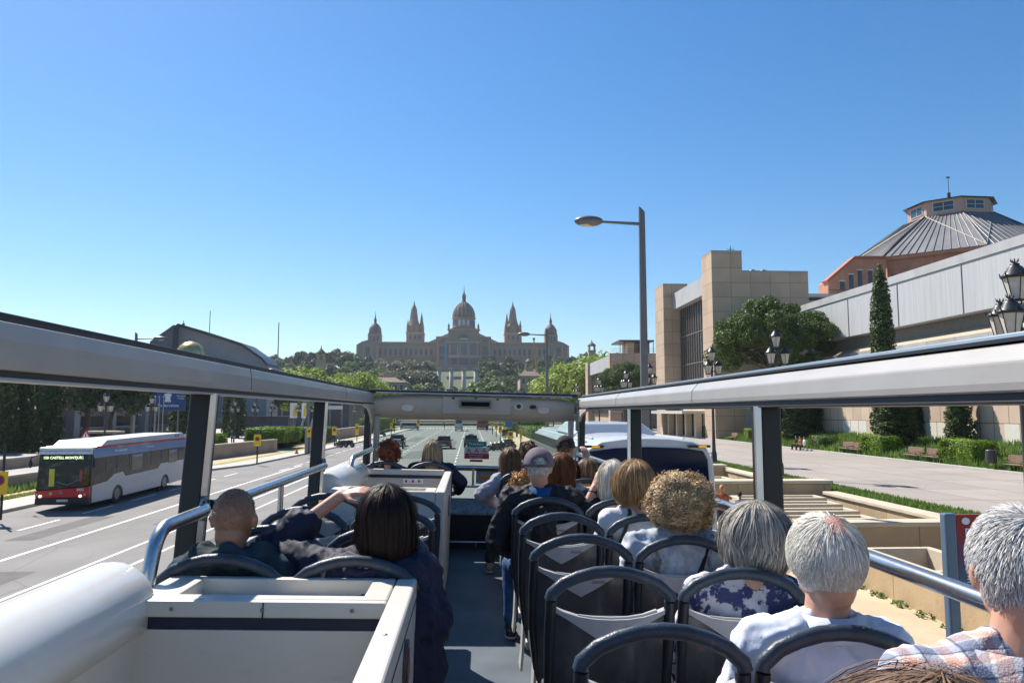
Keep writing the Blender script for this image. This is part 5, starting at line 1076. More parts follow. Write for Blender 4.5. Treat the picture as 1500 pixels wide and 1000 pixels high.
def ysign(px, py0, py1, pxw, pyb, lab, kind='disc', zb=.14, group=GY):
    g = atZ(px, pyb, zb); Y = g.y; x = atY(px, 600, Y).x; s_ = Y/1100; z1 = atY(px, py0, Y).z; z0 = atY(px, py1, Y).z; w_ = pxw*s_/2
    t = thing('yellow_sign', lab, 'sign', (x, Y, zb), group=group); z1 -= zb; z0 -= zb
    b = MB(); b.tube([(0, .06, 0), (0, .06, z1)], max(.06, .6*s_), 8); b.build('post', black_metal, t)
    b = MB(); b.box(-w_, w_, -.03, -.005, z0, z1); pn = b.build('sign_panel', yellow, t)
    zc = z0+(z1-z0)*.62; r_ = w_*.62; ring_ = lambda r: [(r*math.cos(a*PI/12), zc+r*math.sin(a*PI/12)) for a in range(24)]
    if kind == 'disc':
        b = MB(); b.prism(ring_(r_), -.045, -.031, 'y'); rd = b.build('red_disc', red, pn)
        b = MB(); b.prism(ring_(r_*.66), -.052, -.046, 'y'); b.build('blue_disc', mat('sign_blue', (.05, .04, .12), rough=.5), rd)
        for sg in ((1, 1),): b = MB(); d_ = r_*.6; b.hexa([(-d_-.06*s_*8, -.056, zc+d_), (-d_, -.056, zc+d_+.06*s_*8), (d_+.06*s_*8, -.056, zc-d_), (d_, -.056, zc-d_-.06*s_*8), (-d_-.06*s_*8, -.053, zc+d_), (-d_, -.053, zc+d_+.06*s_*8), (d_+.06*s_*8, -.053, zc-d_), (d_, -.053, zc-d_-.06*s_*8)]); b.build('red_bar', red, rd)
        b = MB(); b.box(-w_*.35, w_*.35, -.04, -.031, z0+.1*w_, z0+.35*w_); b.build('white_plate', white_letter, pn)
    else:
        b = MB(); b.box(-w_*.25, w_*.25, -.04, -.031, z0+(z1-z0)*.2, z0+(z1-z0)*.85); b.build('dark_stripe', black_letter, pn)
    return t
ysign(378.5, 636, 653, 10, 679, 'nearest yellow sign on a black post at the left kerb', zb=.14)
ysign(453.5, 626, 640, 6, 664, 'yellow sign on the grey traffic pole beside the orange plates')
ysign(461.5, 638, 649, 5, 662, 'small plain yellow sign right of the grey pole', kind='plain')
ysign(490.5, 625, 637, 6.5, 653, 'yellow sign right of the second window post above the scooters')
ysign(523.5, 620, 637, 5, 646, 'tall narrow yellow sign before the dark hedge on the left')
ysign(573.5, 619.5, 628, 4, 636, 'yellow sign seen through the windscreen at its far left'); ysign(578, 613, 619, 5, 633, 'higher far yellow sign near the left end of the windscreen', kind='plain'); ysign(613, 614, 624, 4.5, 630, 'yellow sign seen through the windscreen beside the white far bus')
ysign(748, 631, 642.5, 8, 652, 'nearest yellow sign with red disc right of the road, beside the motorcycles'); ysign(763, 628, 643, 3.5, 657, 'narrow yellow sign right of the disc sign', kind='plain'); ysign(733, 624, 634, 5, 645, 'second yellow disc sign along the right kerb'); ysign(727, 621, 629, 4.5, 640, 'third yellow disc sign along the right kerb'); ysign(740, 620, 629, 4.5, 645, 'yellow disc sign behind the nearest one on the right'); ysign(721.5, 617, 625, 3.5, 636, 'farthest yellow disc sign along the right kerb')
p = atZ(748, 652, .14); t = thing('blue_sign', 'blue parking sign above the yellow disc sign on the right', 'sign', (p.x+.1, p.y+6, .1)); zz = atY(748, 616, p.y+6).z
b = MB(); b.tube([(0, .05, 0), (0, .05, zz)], .06, 6); b.build('post', grey_metal, t); b = MB(); b.box(-.45, .45, -.02, 0, zz-.9, zz); bp_ = b.build('sign_panel', mat('sign_blue_panel', (.03, .13, .45), rough=.5), t)
# grey traffic pole with orange plates
p = atZ(452, 664, .14); t = thing('traffic_pole', 'thick grey traffic pole at the left kerb', 'pole', (p.x-.3, p.y+1, .1)); b = MB(); b.box(-.28, .28, -.2, .2, 0, 2.6); b.build('cabinet', grey_metal, t); b = MB(); b.tube([(0, 0, 2.6), (0, 0, 7)], .09, 8); b.build('mast_tube', grey_metal, t)
p = atZ(461, 662, .14); t = thing('orange_plate_post', 'thin post with two orange-brown plates left of the second window post', 'sign', (p.x-.1, p.y+2, .1)); Y = p.y+2
b = MB(); b.tube([(0, 0, 0), (0, 0, atY(461, 606, Y).z)], .04, 6); b.build('post', grey_metal, t); orr = mat('orange_brown_plate', (.45, .18, .07), rough=.6)
for a_, c_ in ((607, 616), (624, 633)): b = MB(); b.box(-.16, .16, -.06, -.04, atY(461, c_, Y).z-.1, atY(461, a_, Y).z-.1); b.build('plate', orr, t)
# banner flags by the kiosk
for px, Y, m_, lab in ((430, 118, 'white', 'white banner with a yellow figure hanging from a lamp on the left plaza'), (445, 121, 'yellow', 'yellow and white banner hanging right of the white one')):
    a = atY(px-5 if m_ == 'white' else px-3, 590, Y); c = atY(px+5 if m_ == 'white' else px+3, 612, Y); t = thing('street_banner', lab, 'banner', (a.x, Y, c.z)); w_ = c.x-a.x; h_ = a.z-c.z
    b = MB(); b.box(0, w_, 0, .03, 0, h_); pn = b.build('banner_cloth', white_paint, t); b = MB(); b.prism([(w_*.4, .1*h_), (w_*.95, .1*h_), (w_*.95, h_*.8), (w_*.65, h_*.85), (w_*.45, .5*h_)], -.01, -.002, 'y'); b.build('yellow_print', yellow, pn)
    b = MB(); b.tube([(w_/2, .1, h_+.1), (w_/2, .1, -c.z+.3)], .05, 6); b.build('pole', grey_metal, t)
# blue fair billboard
Y = 84; a = atY(221, 572.5, Y); c = atY(270.5, 600.5, Y); t = thing('billboard', 'blue billboard with a white emblem and lettering on the left plaza', 'billboard', (a.x, Y, .3)); w_ = c.x-a.x; z0, z1 = c.z-.3, a.z-.3
b = MB(); b.box(0, w_, 0, .15, z0, z1); pn = b.build('board', mat('billboard_blue', (.03, .08, .26), rough=.6, var=.05), t)
b = MB(); b.box(-.05, w_+.05, -.02, .17, z0-.08, z0-.001); b.build('board_edge', grey_metal, pn)
for f in (.15, .8): b = MB(); b.tube([(w_*f, .1, 0), (w_*f, .1, z0-.08)], .09, 8); b.build('leg', grey_metal, t)
b = MB(); cx_, cz_ = w_*.5, z0+(z1-z0)*.66
b.prism([(cx_+.30*math.cos(k*PI/8), cz_+.42*math.sin(k*PI/8)) for k in range(16)], -.012, -.001, 'y')
for k in range(4): b.ell((cx_-.3+.2*k, -.01, cz_+.38-.06*abs(k-1.5)), (.11, .012, .15), 8); b.ell((cx_-.27+.18*k, -.01, cz_-.38), (.08, .012, .16), 8)
b.build('emblem', white_letter, pn)
text('Fira Barcelona', .42, white_letter, 'lettering', pn, frameM((w_*.5, -.01, z0+.5), (1, 0, 0), (0, 0, 1)), bold=.01)
text('Montjuïc\nVenue', .26, white_letter, 'lettering', pn, frameM((w_*.88, -.01, z0+(z1-z0)*.68), (1, 0, 0), (0, 0, 1)))
a = atY(209, 570, 90); c = atY(220, 599, 90); t = thing('banner_board', 'narrow grey-blue banner board left of the blue billboard', 'banner', (a.x, 90, .3)); b = MB(); b.box(0, c.x-a.x, 0, .1, c.z-.3, a.z-.3); b.build('board', mat('banner_grey_blue', (.16, .19, .24), rough=.7), t); b = MB(); b.tube([(.4, .2, 0), (.4, .2, a.z-.3)], .07, 6); b.build('pole', grey_metal, t)
for px, Y, py, lab in ((199, 74, 560, 'pale pole between the pines and the billboard'), (227, 78, 600, 'slim flag pole below the left end of the billboard'), (233, 80, 600, 'slim flag pole below the left half of the billboard'), (239, 80, 600, 'slim flag pole below the middle of the billboard')):
    p = atY(px, py, Y); t = thing('flag_pole', lab, 'pole', (p.x, Y, .3)); b = MB(); b.tube([(0, 0, 0), (0, 0, p.z+1)], .09 if px == 199 else .05, 8); b.build('pole_shaft', mat('pale_pole', (.4, .4, .42), rough=.4), t); b = MB(); b.ell((0, 0, p.z+1), .1, 8); b.build('finial', grey_metal, t)
# warning triangle, white tent
p = atY(126, 636, 62); t = thing('warning_sign', 'small triangular red-bordered warning sign above the parked bus roof', 'sign', (p.x, 62, .9)); zc = p.z-.9
b = MB(); b.tube([(0, .03, 0), (0, .03, zc)], .03, 6); b.build('post', grey_metal, t); b = MB(); b.prism([(-.45, zc-.35), (.45, zc-.35), (0, zc+.42)], -.02, 0, 'y'); tri = b.build('sign_panel', red, t); b = MB(); b.prism([(-.27, zc-.25), (.27, zc-.25), (0, zc+.2)], -.03, -.021, 'y'); tri2 = b.build('white_centre', white_letter, tri); b = MB(); b.prism([(-.05, zc-.2), (.05, zc-.2), (.03, zc+.08), (-.03, zc+.08)], -.035, -.031, 'y'); b.build('mark', black_letter, tri2)
p = atY(152, 640, 78); t = thing('market_stall', 'small pale canvas stall behind the bus roof on the left plaza', 'stall', (p.x, 78, .3)); b = MB(); b.box(-1.6, 1.6, -1, 1, 1.9, 2.1); b.build('awning', mat('canvas', (.55, .5, .4), rough=.9), t)
b = MB(); b.box(-1.5, 1.5, -.8, .8, 0, .9); b.build('counter', greyc, t)
for sx in (-1.5, 1.5): b = MB(); b.box(sx-.04, sx+.04, -.9, -.82, 0, 1.9); b.build('stall_post', grey_metal, t)
# sign at far left edge (orange-yellow with red disc)
p = atZ(1, 745, .14); Y = 30.5; a = atY(-3, 690, Y); c = atY(10.5, 724, Y); t = thing('yellow_sign', 'large yellow no-stopping sign cut by the left edge of the picture', 'sign', (a.x+.2, Y, .14), group=GY)
b = MB(); b.tube([(-.05, .1, 0), (-.05, .1, 2.9)], .05, 8); b.build('post', black_metal, t); w_ = .62; z0, z1 = c.z-.14, a.z-.14
b = MB(); b.box(c.x-a.x-.2-w_, c.x-a.x-.2, -.02, 0, z0, z1); pn = b.build('sign_panel', yellow, t); xc_ = c.x-a.x-.2-w_/2; zc = (z0+z1)/2+.1
b = MB(); b.prism([(xc_+.2*math.cos(k*PI/12), zc+.2*math.sin(k*PI/12)) for k in range(24)], -.035, -.021, 'y'); rd = b.build('red_disc', red, pn); b = MB(); b.prism([(xc_+.13*math.cos(k*PI/12), zc+.13*math.sin(k*PI/12)) for k in range(24)], -.04, -.036, 'y'); b.build('blue_disc', MATS['sign_blue'], rd)
# traffic cone
p = atZ(434.5, 664, .14); t = thing('traffic_cone', 'small orange traffic cone on the left pavement', 'cone', (p.x, p.y, .14)); b = MB(); b.box(-.2, .2, -.2, .2, 0, .04); b.build('cone_base', rubber, t); b = MB(); b.lathe([(.15, .04), (.03, .65)], (0, 0, 0), 14); b.build('cone_body', mat('cone_orange', (.8, .16, .04), rough=.5), t)
# bus stop sign on the right
Y = 5.35; a = atY(1384, 752, Y); t = thing('bus_stop_sign', 'tall blue-grey bus stop sign with a red and blue panel beside the gray-haired man', 'sign', (a.x, Y, .05)); zt = a.z-.05
blue_pole = mat('blue_grey_pole', (.13, .19, .27), rough=.4, metal=.3, var=.08)
b = MB(); b.box(0, .085, 0, .07, 0, zt); b.build('pole', blue_pole, t, bevel=.012)
b = MB(); b.box(.78, .84, 0, .07, 0, zt-.05); b.build('pole', blue_pole, t, bevel=.012)
pm = bpy.data.materials.new('poster_print'); pm.use_nodes = True; N = pm.node_tree.nodes; L = pm.node_tree.links; tc = N.new('ShaderNodeTexCoord'); sp_ = N.new('ShaderNodeSeparateXYZ'); cr = N.new('ShaderNodeValToRGB'); L.new(tc.outputs['Generated'], sp_.inputs[0]); ns = N.new('ShaderNodeTexNoise'); ns.inputs['Scale'].default_value = 2.5; ad = N.new('ShaderNodeMath'); ad.operation = 'MULTIPLY_ADD'; ad.inputs[1].default_value = .35; L.new(ns.outputs[0], ad.inputs[0]); L.new(sp_.outputs['Z'], ad.inputs[2]); L.new(ad.outputs[0], cr.inputs[0])
e = cr.color_ramp.elements; e[0].position = .15; e[0].color = (.20, .22, .24, 1); e[1].position = .95; e[1].color = (.33, .015, .03, 1); q = e.new(.45); q.color = (.04, .11, .20, 1); q = e.new(.68); q.color = (.14, .03, .12, 1); L.new(cr.outputs[0], N['Principled BSDF'].inputs['Base Color']); N['Principled BSDF'].inputs['Roughness'].default_value = .35
b = MB(); zb_ = zt-.60; b.box(.092, .775, .015, .045, zb_, zt-.01); pn = b.build('poster_panel', pm, t)
text('Barcelona\nBus Turístic', .082, white_letter, 'lettering', pn, frameM((.15, .012, zt-.18), (1, 0, 0), (0, 0, 1)), align='LEFT', bold=.02)
b = MB(); b.prism([(.16+.03*math.cos(k*PI/10), zt-.055+.025*math.sin(k*PI/10)) for k in range(20)], .008, .0149, 'y'); b.build('round_logo', white_letter, pn)
for k in range(6): b = MB(); b.box(.15, .55-.05*(k % 3), .011, .0149, zb_+.05+k*.02, zb_+.057+k*.02); b.build('small_print', white_letter, pn)

# ---------------------------------------------------------------- vehicles
def wheel(par, x, y, z, r, w_, m=rubber, rim=None, name='wheel'):
    b = MB(); ax = [(y+r*math.cos(k*PI/14), z+r*math.sin(k*PI/14)) for k in range(28)]; b.prism(ax, x-w_/2, x+w_/2, 'x'); o = b.build(name, m, par, bevel=r*.07)
    for s_ in (-1, 1):
        b = MB(); b.prism([(y+r*.6*math.cos(k*PI/10), z+r*.6*math.sin(k*PI/10)) for k in range(20)], x+s_*w_/2, x+s_*(w_/2+.012), 'x'); b.build('rim', rim or grey_metal, o)
    return o
# city bus facing us, left
cbx0, cbx1, cby0, cby1 = -18.95, -16.55, 34.3, 46.3
t = thing('city_bus', 'red-fronted white and blue city bus driving towards us on the left carriageway', 'bus', ((cbx0+cbx1)/2, cby0, 0), R(1.6)); t.scale = (.94, 1, .935); CX = (cbx0+cbx1)/2
bus_white = mat('bus_grey_white', (.50, .50, .50), rough=.4, var=.04, scale=1, coat=.3); bus_red = mat('bus_red', (.55, .012, .02), rough=.35, coat=.4, var=.05); bus_blue = mat('bus_blue_band', (.07, .20, .40), rough=.3, var=.08, coat=.3); roofw = mat('bus_roof_white', (.74, .74, .74), rough=.4)
hw_ = 1.2; Ln = 12.0
def cb_box(name, x0, x1, y0, y1, z0, z1, m, bev=0., par=None): b = MB(); b.box(x0, x1, y0, y1, z0, z1); return b.build(name, m, par or t, bevel=bev)
side_prof = [(0.02, .32), (Ln, .38), (Ln, 1.55), (0.02, 1.18)]
# lower body as side profile with wheel arches
def arch(yc, r=.62): return [(yc+r*math.cos(PI*k/10), .32+r*1.0*math.sin(PI*k/10)) for k in range(11)]
prof_ = [(0.0, .35)]+arch(2.75)[::-1]+arch(8.7)[::-1]+[(Ln, .42), (Ln+.05, 1.62), (8.0, 1.62), (7.6, 1.36), (3.5, 1.30), (3.2, 1.55), (2.3, 1.5), (1.6, 1.22), (.0, 1.14)]
b = MB(); b.prism(prof_, hw_-.03, hw_, 'x'); b.build('side_panel', bus_white, t); b = MB(); b.prism(prof_, -hw_, -hw_+.03, 'x'); b.build('side_panel', bus_white, t)
cb_box('chassis', -hw_+.031, hw_-.031, .1, Ln-.05, .36, .55, trim_black); cb_box('cabin_floor', -hw_+.05, hw_-.05, .15, Ln-.1, .56, .9, dark_metal)
cb_box('wheel_arch', hw_-.5, hw_-.032, 2.1, 3.4, .551, 1.15, trim_black); cb_box('wheel_arch', hw_-.5, hw_-.032, 8.05, 9.35, .551, 1.15, trim_black)
gside = mat('bus_side_glass', (.02, .019, .02), rough=.12, var=.5, scale=.9, spec=.25); stain_or_reflect(gside, (.10, .11, .06), 1.0, (1, 1, 2), .5, .65, .6); stain_or_reflect(gside, (.03, .03, .035), .7, (1, 1, .3), .45, .6, .8)  # tree reflections painted into the side glass as greenish and dark patches
gfront = mat('bus_front_glass', (.012, .014, .016), rough=.05, var=.4, scale=1.2, spec=.35); stain_or_reflect(gfront, (.10, .10, .09), 2.2, (1, 1, 1.6), .52, .62, .7)  # reflection patches painted into the windscreen colour
for s_ in (-1, 1): cb_box('window_band', s_*(hw_-.005), s_*(hw_-.05), .12, Ln-.02, 1.1, 2.42, gside)
for y in (1.35, 2.5, 3.9, 5.2, 6.6, 8.0, 9.4, 10.6): cb_box('window_joint', hw_-.004, hw_+.002, y, y+.05, 1.62, 2.4, trim_black)
for y in (4.2, 9.1): cb_box('hopper_window', hw_-.004, hw_+.006, y, y+1.25, 1.55, 2.3, glass_dark); cb_box('hopper_edge', hw_-.003, hw_+.009, y, y+1.25, 2.22, 2.33, bus_blue)
cb_box('blue_band', hw_-.05, hw_+.004, .10, Ln, 2.42, 2.86, bus_blue); cb_box('blue_band', -hw_-.004, -hw_+.05, .10, Ln, 2.42, 2.86, bus_blue)
cb_box('red_stripe', hw_-.05, hw_+.008, .2, Ln, 2.861, 2.94, bus_red)
b = MB(); b.prism([(.9, 2.94), (1.5, 3.22), (Ln-.7, 3.30), (Ln, 2.95)], -hw_+.06, hw_-.05, 'x'); b.build('roof_cowl', mat('cowl_grey_white', (.42, .45, .50), rough=.45, var=.05), t, bevel=.04)
cb_box('roof', -hw_, hw_, .0, Ln, 2.80, 2.939, roofw, .04)
cb_box('cowl_vent', hw_-.06, hw_-.04, Ln-1.9, Ln-1.7, 3.08, 3.2, trim_black); cb_box('cowl_vent', hw_-.06, hw_-.04, Ln-1.5, Ln-1.3, 3.08, 3.2, trim_black)
b = MB(); b.prism([(-.08, 2.62), (-.02, 2.76), (.55, 2.98), (.95, 2.98), (.95, 2.81), (.1, 2.60)], -hw_+.02, hw_-.02, 'x'); b.build('front_roof_edge', roofw, t, bevel=.03)
b = MB(); b.hexa([(-hw_+.03, -.13, .95), (hw_-.03, -.13, 1.15), (hw_-.03, .1, 1.15), (-hw_+.03, .1, .95), (-hw_+.05, -.03, 2.62), (hw_-.05, -.03, 2.62), (hw_-.05, .1, 2.62), (-hw_+.05, .1, 2.62)]); ws = b.build('windscreen', gfront, t, bevel=.03)
b = MB(); b.hexa([(-hw_, -.14, .62), (hw_, -.14, .62), (hw_, .15, .62), (-hw_, .15, .62), (-hw_, -.15, .94), (hw_, -.15, 1.14), (hw_, .15, 1.14), (-hw_, .15, .94)]); fr_ = b.build('red_front', bus_red, t, bevel=.04)
cb_box('bumper', -hw_, hw_, -.15, .2, .30, .619, trim_black, .04)
cb_box('corner_post', hw_-.06, hw_+.003, -.06, .13, .4, 2.6, trim_black, .02); cb_box('rear_end', -hw_+.02, hw_-.02, Ln-.08, Ln, .45, 2.8, trim_black, .04)
cb_box('destination_display', -hw_+.25, hw_-.35, -.075, -.05, 2.34, 2.58, mat('display_black', (.01, .01, .012), rough=.2)); 
text('150 CASTELL MONTJUÏC', .165, mat('led_text', (.7, .8, .5), emit=(.75, .95, .55), estr=.9), 'destination_lettering', t, frameM((-.05, -.085, 2.46), (1, 0, 0), (0, 0, 1)), bold=.02)
text('3973', .16, white_letter, 'fleet_number', fr_, frameM((.80, -.158, .98), (1, 0, 0), (0, 0, 1)), bold=.02)
cb_box('yellow_notice', -.62, -.38, -.135, -.115, 1.15, 1.95, mat('notice_yellow', (.65, .55, .08), rough=.5)); cb_box('driver_red', .72, .84, -.12, -.10, 1.35, 1.9, bus_red)
b = MB(); b.tube([(-.3, -.14, 1.36), (.2, -.15, 1.22), (.75, -.13, 1.45), (.85, -.12, 1.8)], .02, 6); b.build('wiper', greyc, t)
cb_box('number_plate', -.22, .28, -.165, -.151, .44, .55, mat('plate_white', (.6, .6, .62), rough=.5))
for x_ in (-.95, .82): b = MB(); b.prism([(x_+.07*math.cos(k*PI/10), .70+.07*math.sin(k*PI/10)) for k in range(20)], -.175, -.15, 'y'); b.build('headlight', mat('headlamp', (.8, .78, .6), rough=.15, emit=(1, .95, .75), estr=.8), t)
for x_ in (1.02, -1.1): b = MB(); b.prism([(x_+.045*math.cos(k*PI/10), .78+.045*math.sin(k*PI/10)) for k in range(20)], -.175, -.15, 'y'); b.build('indicator_lamp', pale, t)
b = MB(); b.prism([(-.05+.09*math.cos(k*PI/10), .86+.06*math.sin(k*PI/10)) for k in range(20)], -.16, -.15, 'y'); b.build('badge', grey_metal, fr_); b = MB(); b.prism([(-.5+.07*math.cos(k*PI/10), .82+.07*math.sin(k*PI/10)) for k in range(20)], -.16, -.15, 'y'); b.build('emblem', mat('gold_emblem', (.6, .45, .15), rough=.4), fr_)
for s_ in (-1, 1): b = MB(); b.tube([(s_*(hw_-.05), -.05, 2.6), (s_*(hw_+.18), -.25, 2.5), (s_*(hw_+.2), -.28, 2.35)], .03, 6); b.ell((s_*(hw_+.2), -.26, 2.2), (.09, .06, .2), 10); b.build('mirror', trim_black, t)
for y in (2.75, 8.7):
    for s_ in (-1, 1): wheel(t, s_*(hw_-.18), y, .48, .48, .28)
text('TMB  transport públic', .16, white_letter, 'side_lettering', t, frameM((hw_+.006, 2.9, 2.66), (0, 1, 0), (0, 0, 1))); text('zero emissions', .16, white_letter, 'side_lettering', t, frameM((hw_+.006, 6.4, 2.68), (0, 1, 0), (0, 0, 1)))
# coach beside us on the right
t = thing('white_coach', 'white touring coach with a dark blue rear window alongside on the right', 'coach', (3.16, 13.4, 0)); hw_ = 1.26; Ln = 12.2
cw = mat('coach_silver_white', (.55, .56, .58), rough=.3, var=.03, scale=2, coat=.5); cgl = mat('coach_blue_glass', (.004, .008, .035), rough=.05, var=.3, scale=.6, spec=.5); sgl = mat('coach_side_glass', (.02, .03, .03), rough=.08, var=.4, scale=.5, spec=.8)
def sect(k, zt=3.86):   # rounded coach cross-section scaled by k near the ends
    p = [(-1.26, .35), (-1.26, 1.6), (-1.25, 2.9), (-1.21, 3.45), (-1.10, 3.66), (-.86, 3.79), (-.4, 3.85), (0, zt)]
    p += [(-x, z) for x, z in p[-2::-1]]; return [(x*(1 if z < 2 else k), z if z < 3 else 3+(z-3)*k) for x, z in p]
stn = [(0, .955, 0), (.05, .985, 0), (.25, 1, 0), (.8, 1., 0), (10.8, 1.0, 0), (11.5, .93, 0), (12.0, .72, 0), (12.2, .45, 0)]
b = MB(); vs = []
for y, k, _ in stn:
    for x, z in sect(k): vs.append((x, y, z))
kk = len(sect(1)); b.add(vs, [(i*kk+j, i*kk+(j+1) % kk, (i+1)*kk+(j+1) % kk, (i+1)*kk+j) for i in range(len(stn)-1) for j in range(kk)], True); b.add(vs[:kk], [list(range(kk))[::-1]]); b.add(vs[-kk:], [list(range(kk))]); b.build('body', cw, t)
b = MB(); rw = [(-1.16, 1.75), (-1.19, 2.4), (-1.14, 3.45), (-1.05, 3.60), (-.6, 3.655), (0, 3.675), (.6, 3.655), (1.0, 3.60), (1.08, 3.45), (1.14, 2.4), (1.11, 1.75)]; b.prism(rw, -.035, .0, 'y'); b.build('rear_window', cgl, t, bevel=.02)
b = MB(); b.box(-1.2, 1.2, -.03, 0, .9, 1.6); rp = b.build('engine_cover', cw, t, bevel=.02)
for z in (1.0, 1.2, 1.4, 1.58): b = MB(); b.box(-1.0, 1.0, -.04, -.031, z, z+.03); b.build('grille_slot', trim_black, rp)
for x_ in (-1.0, .92):
    b = MB(); b.box(x_-.2, x_+.2, -.09, -.0, 3.665, 3.71); ml = b.build('marker_lamp', trim_black, t, bevel=.01); b = MB(); b.box(x_-.02, x_+.12, -.105, -.091, 3.67, 3.70); b.build('amber_lens', mat('amber_lens', (.85, .42, .02), rough=.3, emit=(1, .5, .05), estr=.25), ml)
for s_ in (-1, 1): b = MB(); b.prism([(s_*x, z) for x, z in ((-1.278, 1.9), (-1.27, 2.9), (-1.235, 3.46), (-1.135, 3.645), (-1.09, 3.62), (-1.19, 3.4), (-1.22, 2.9), (-1.22, 1.9))], .5, 11.2, 'y'); b.build('side_window', sgl, t)
b = MB(); b.hexa([(-.95, 3.0, 3.80), (.95, 3.0, 3.80), (.95, 6.5, 3.80), (-.95, 6.5, 3.80), (-.7, 3.15, 4.06), (.62, 3.15, 4.06), (.62, 6.2, 4.06), (-.7, 6.2, 4.06)]); b.build('air_conditioner', cw, t, bevel=.05, seg=3)
for x_ in (-.98, -.86, 1.0, .88): b = MB(); b.tube([(x_, .8, 3.80-abs(abs(x_)-.86)*.55), (x_, 10.8, 3.80-abs(abs(x_)-.86)*.55)], .022, 6); b.build('roof_groove', mat('coach_roof_ridge', (.42, .46, .47), rough=.4), t)
b = MB(); b.tube([(-1.22, 12.1, 3.3), (-1.45, 12.3, 3.25), (-1.5, 12.35, 2.9)], .04, 6); b.box(-1.62, -1.4, 12.3, 12.4, 2.45, 2.9); b.build('mirror', trim_black, t)
for y in (2.9, 4.2, 10.2):
    for s_ in (-1, 1): wheel(t, s_*(hw_-.17), y, .5, .5, .28)
for s_ in (-1, 1): b = MB(); b.box(s_*1.05, s_*1.2, -.045, 0, .65, .88); b.build('tail_light', red, t)
# cars ahead
def car(name, x, y, col, lab, rz=0., L_=4.3, w_=1.75, h_=1.45, cat='car', sign=False):
    t_ = thing(name, lab, cat, (x, y, 0), rz); cm = mat('car_paint_'+name+lab[:9].replace(' ', '_'), col, rough=.25, var=.02, coat=.8)
    lo = [(-L_/2, .28), (L_/2, .28), (L_/2, .72), (L_/2-.25, .84), (L_/2-1.15, .96), (-L_/2+.35, .98), (-L_/2, .86)]
    b = MB(); b.prism(lo, -w_/2, w_/2, 'x'); b.build('body', cm, t_, bevel=.07, seg=3)
    def cab(z0, z1, s, e0, e1, nm, m_):
        b = MB(); b.hexa([(-w_/2*s, -L_/2+e0, z0), (w_/2*s, -L_/2+e0, z0), (w_/2*s, L_/2-e1, z0), (-w_/2*s, L_/2-e1, z0), (-w_/2*s*.84, -L_/2+e0+.45, z1), (w_/2*s*.84, -L_/2+e0+.45, z1), (w_/2*s*.84, L_/2-e1-.65, z1), (-w_/2*s*.84, L_/2-e1-.65, z1)]); return b.build(nm, m_, t_, bevel=.05)
    cab(.93, h_-.05, .95, .25, 1.15, 'windows', glass_dark)
    b = MB(); b.box(-w_/2*.80, w_/2*.80, -L_/2+.68, L_/2-1.8, h_-.07, h_); b.build('roof', cm, t_, bevel=.03)
    for s_ in (-1, 1):
        for yy in (-L_/2+.8, L_/2-.85): wheel(t_, s_*(w_/2-.1), yy, .32, .32, .2)
        b = MB(); b.box(s_*(w_/2-.38), s_*(w_/2-.04), -L_/2-.02, -L_/2+.04, .68, .82); b.build('tail_light', red, t_)
        b = MB(); b.ell((s_*(w_/2+.08), L_/2-1.5, .98), (.1, .08, .07), 8); b.build('mirror', cm, t_)
    b = MB(); b.box(-.26, .26, -L_/2-.03, -L_/2-.001, .45, .56); b.build('number_plate', white_paint, t_)
    if sign: b = MB(); b.box(-.3, .3, -.2, 0, h_+.001, h_+.14); b.build('roof_sign', mat('taxi_lamp', (.7, .1, .15), rough=.4), t_)
    return t_
g = atZ(650, 657.5, 0); car('dark_car', g.x, g.y+2, (.06, .015, .02), 'dark red car ahead beside the blonde passenger')
g = atZ(690, 655.5, 0); car('taxi', g.x, g.y+2, (.015, .015, .02), 'black taxi with a red roof lamp ahead behind the windscreen sticker', sign=True)
g = atZ(580, 654, 0); car('grey_car', g.x, g.y+2, (.20, .25, .32), 'blue-grey car on the left side of the avenue ahead')
g = atZ(735, 657, 0); car('parked_car', 4.9+1.2, 128, (.02, .02, .025), 'dark car parked far off at the right kerb')
def bigv(name, px, pyb, pyt, pxw, col, lab, cat, L_=7, back=None):
    g = atZ(px, pyb, 0); Y = g.y; w_ = pxw*Y/1100; h_ = atY(px, pyt, Y).z; t_ = thing(name, lab, cat, (g.x, Y, 0)); cm = mat('paint_'+name, col, rough=.35, coat=.4, var=.03)
    b = MB(); b.box(-w_/2, w_/2, 0, L_, .35, h_); b.build('body', cm, t_, bevel=.12, seg=3)
    b = MB(); b.box(-w_/2*.8, w_/2*.8, -.03, -.001, h_*.58, h_*.88); b.build('rear_window', glass_dark, t_)
    for s_ in (-1, 1): b = MB(); b.box(s_*(w_/2-.0), s_*(w_/2+.01), .6, L_-.3, h_*.5, h_*.85); b.build('side_window', glass_dark, t_); b = MB(); b.box(s_*w_/2*.7, s_*w_/2*.95, -.04, 0, .7, 1.0); b.build('tail_light', red, t_)
    for s_ in (-1, 1):
        for yy in (1.2, L_-1.4): wheel(t_, s_*(w_/2-.15), yy, .42, .42, .25)
    return t_
bigv('white_van', 672, 631, 612, 11, (.55, .62, .68), 'light blue-white van far ahead in the middle of the avenue', 'van', 5.5); bigv('red_bus', 707, 629, 612.5, 17, (.30, .06, .07), 'dark red bus far ahead near the end of the avenue', 'bus', 11); 
t_ = bigv('white_bus', 599, 630, 618, 26, (.6, .6, .6), 'white bus crossing at the far left end of the avenue', 'bus', 3)
bigv('dark_van', 647, 622, 611.5, 12, (.05, .05, .05), 'dark vehicle crossing far away before the avenue steps', 'van', 3)
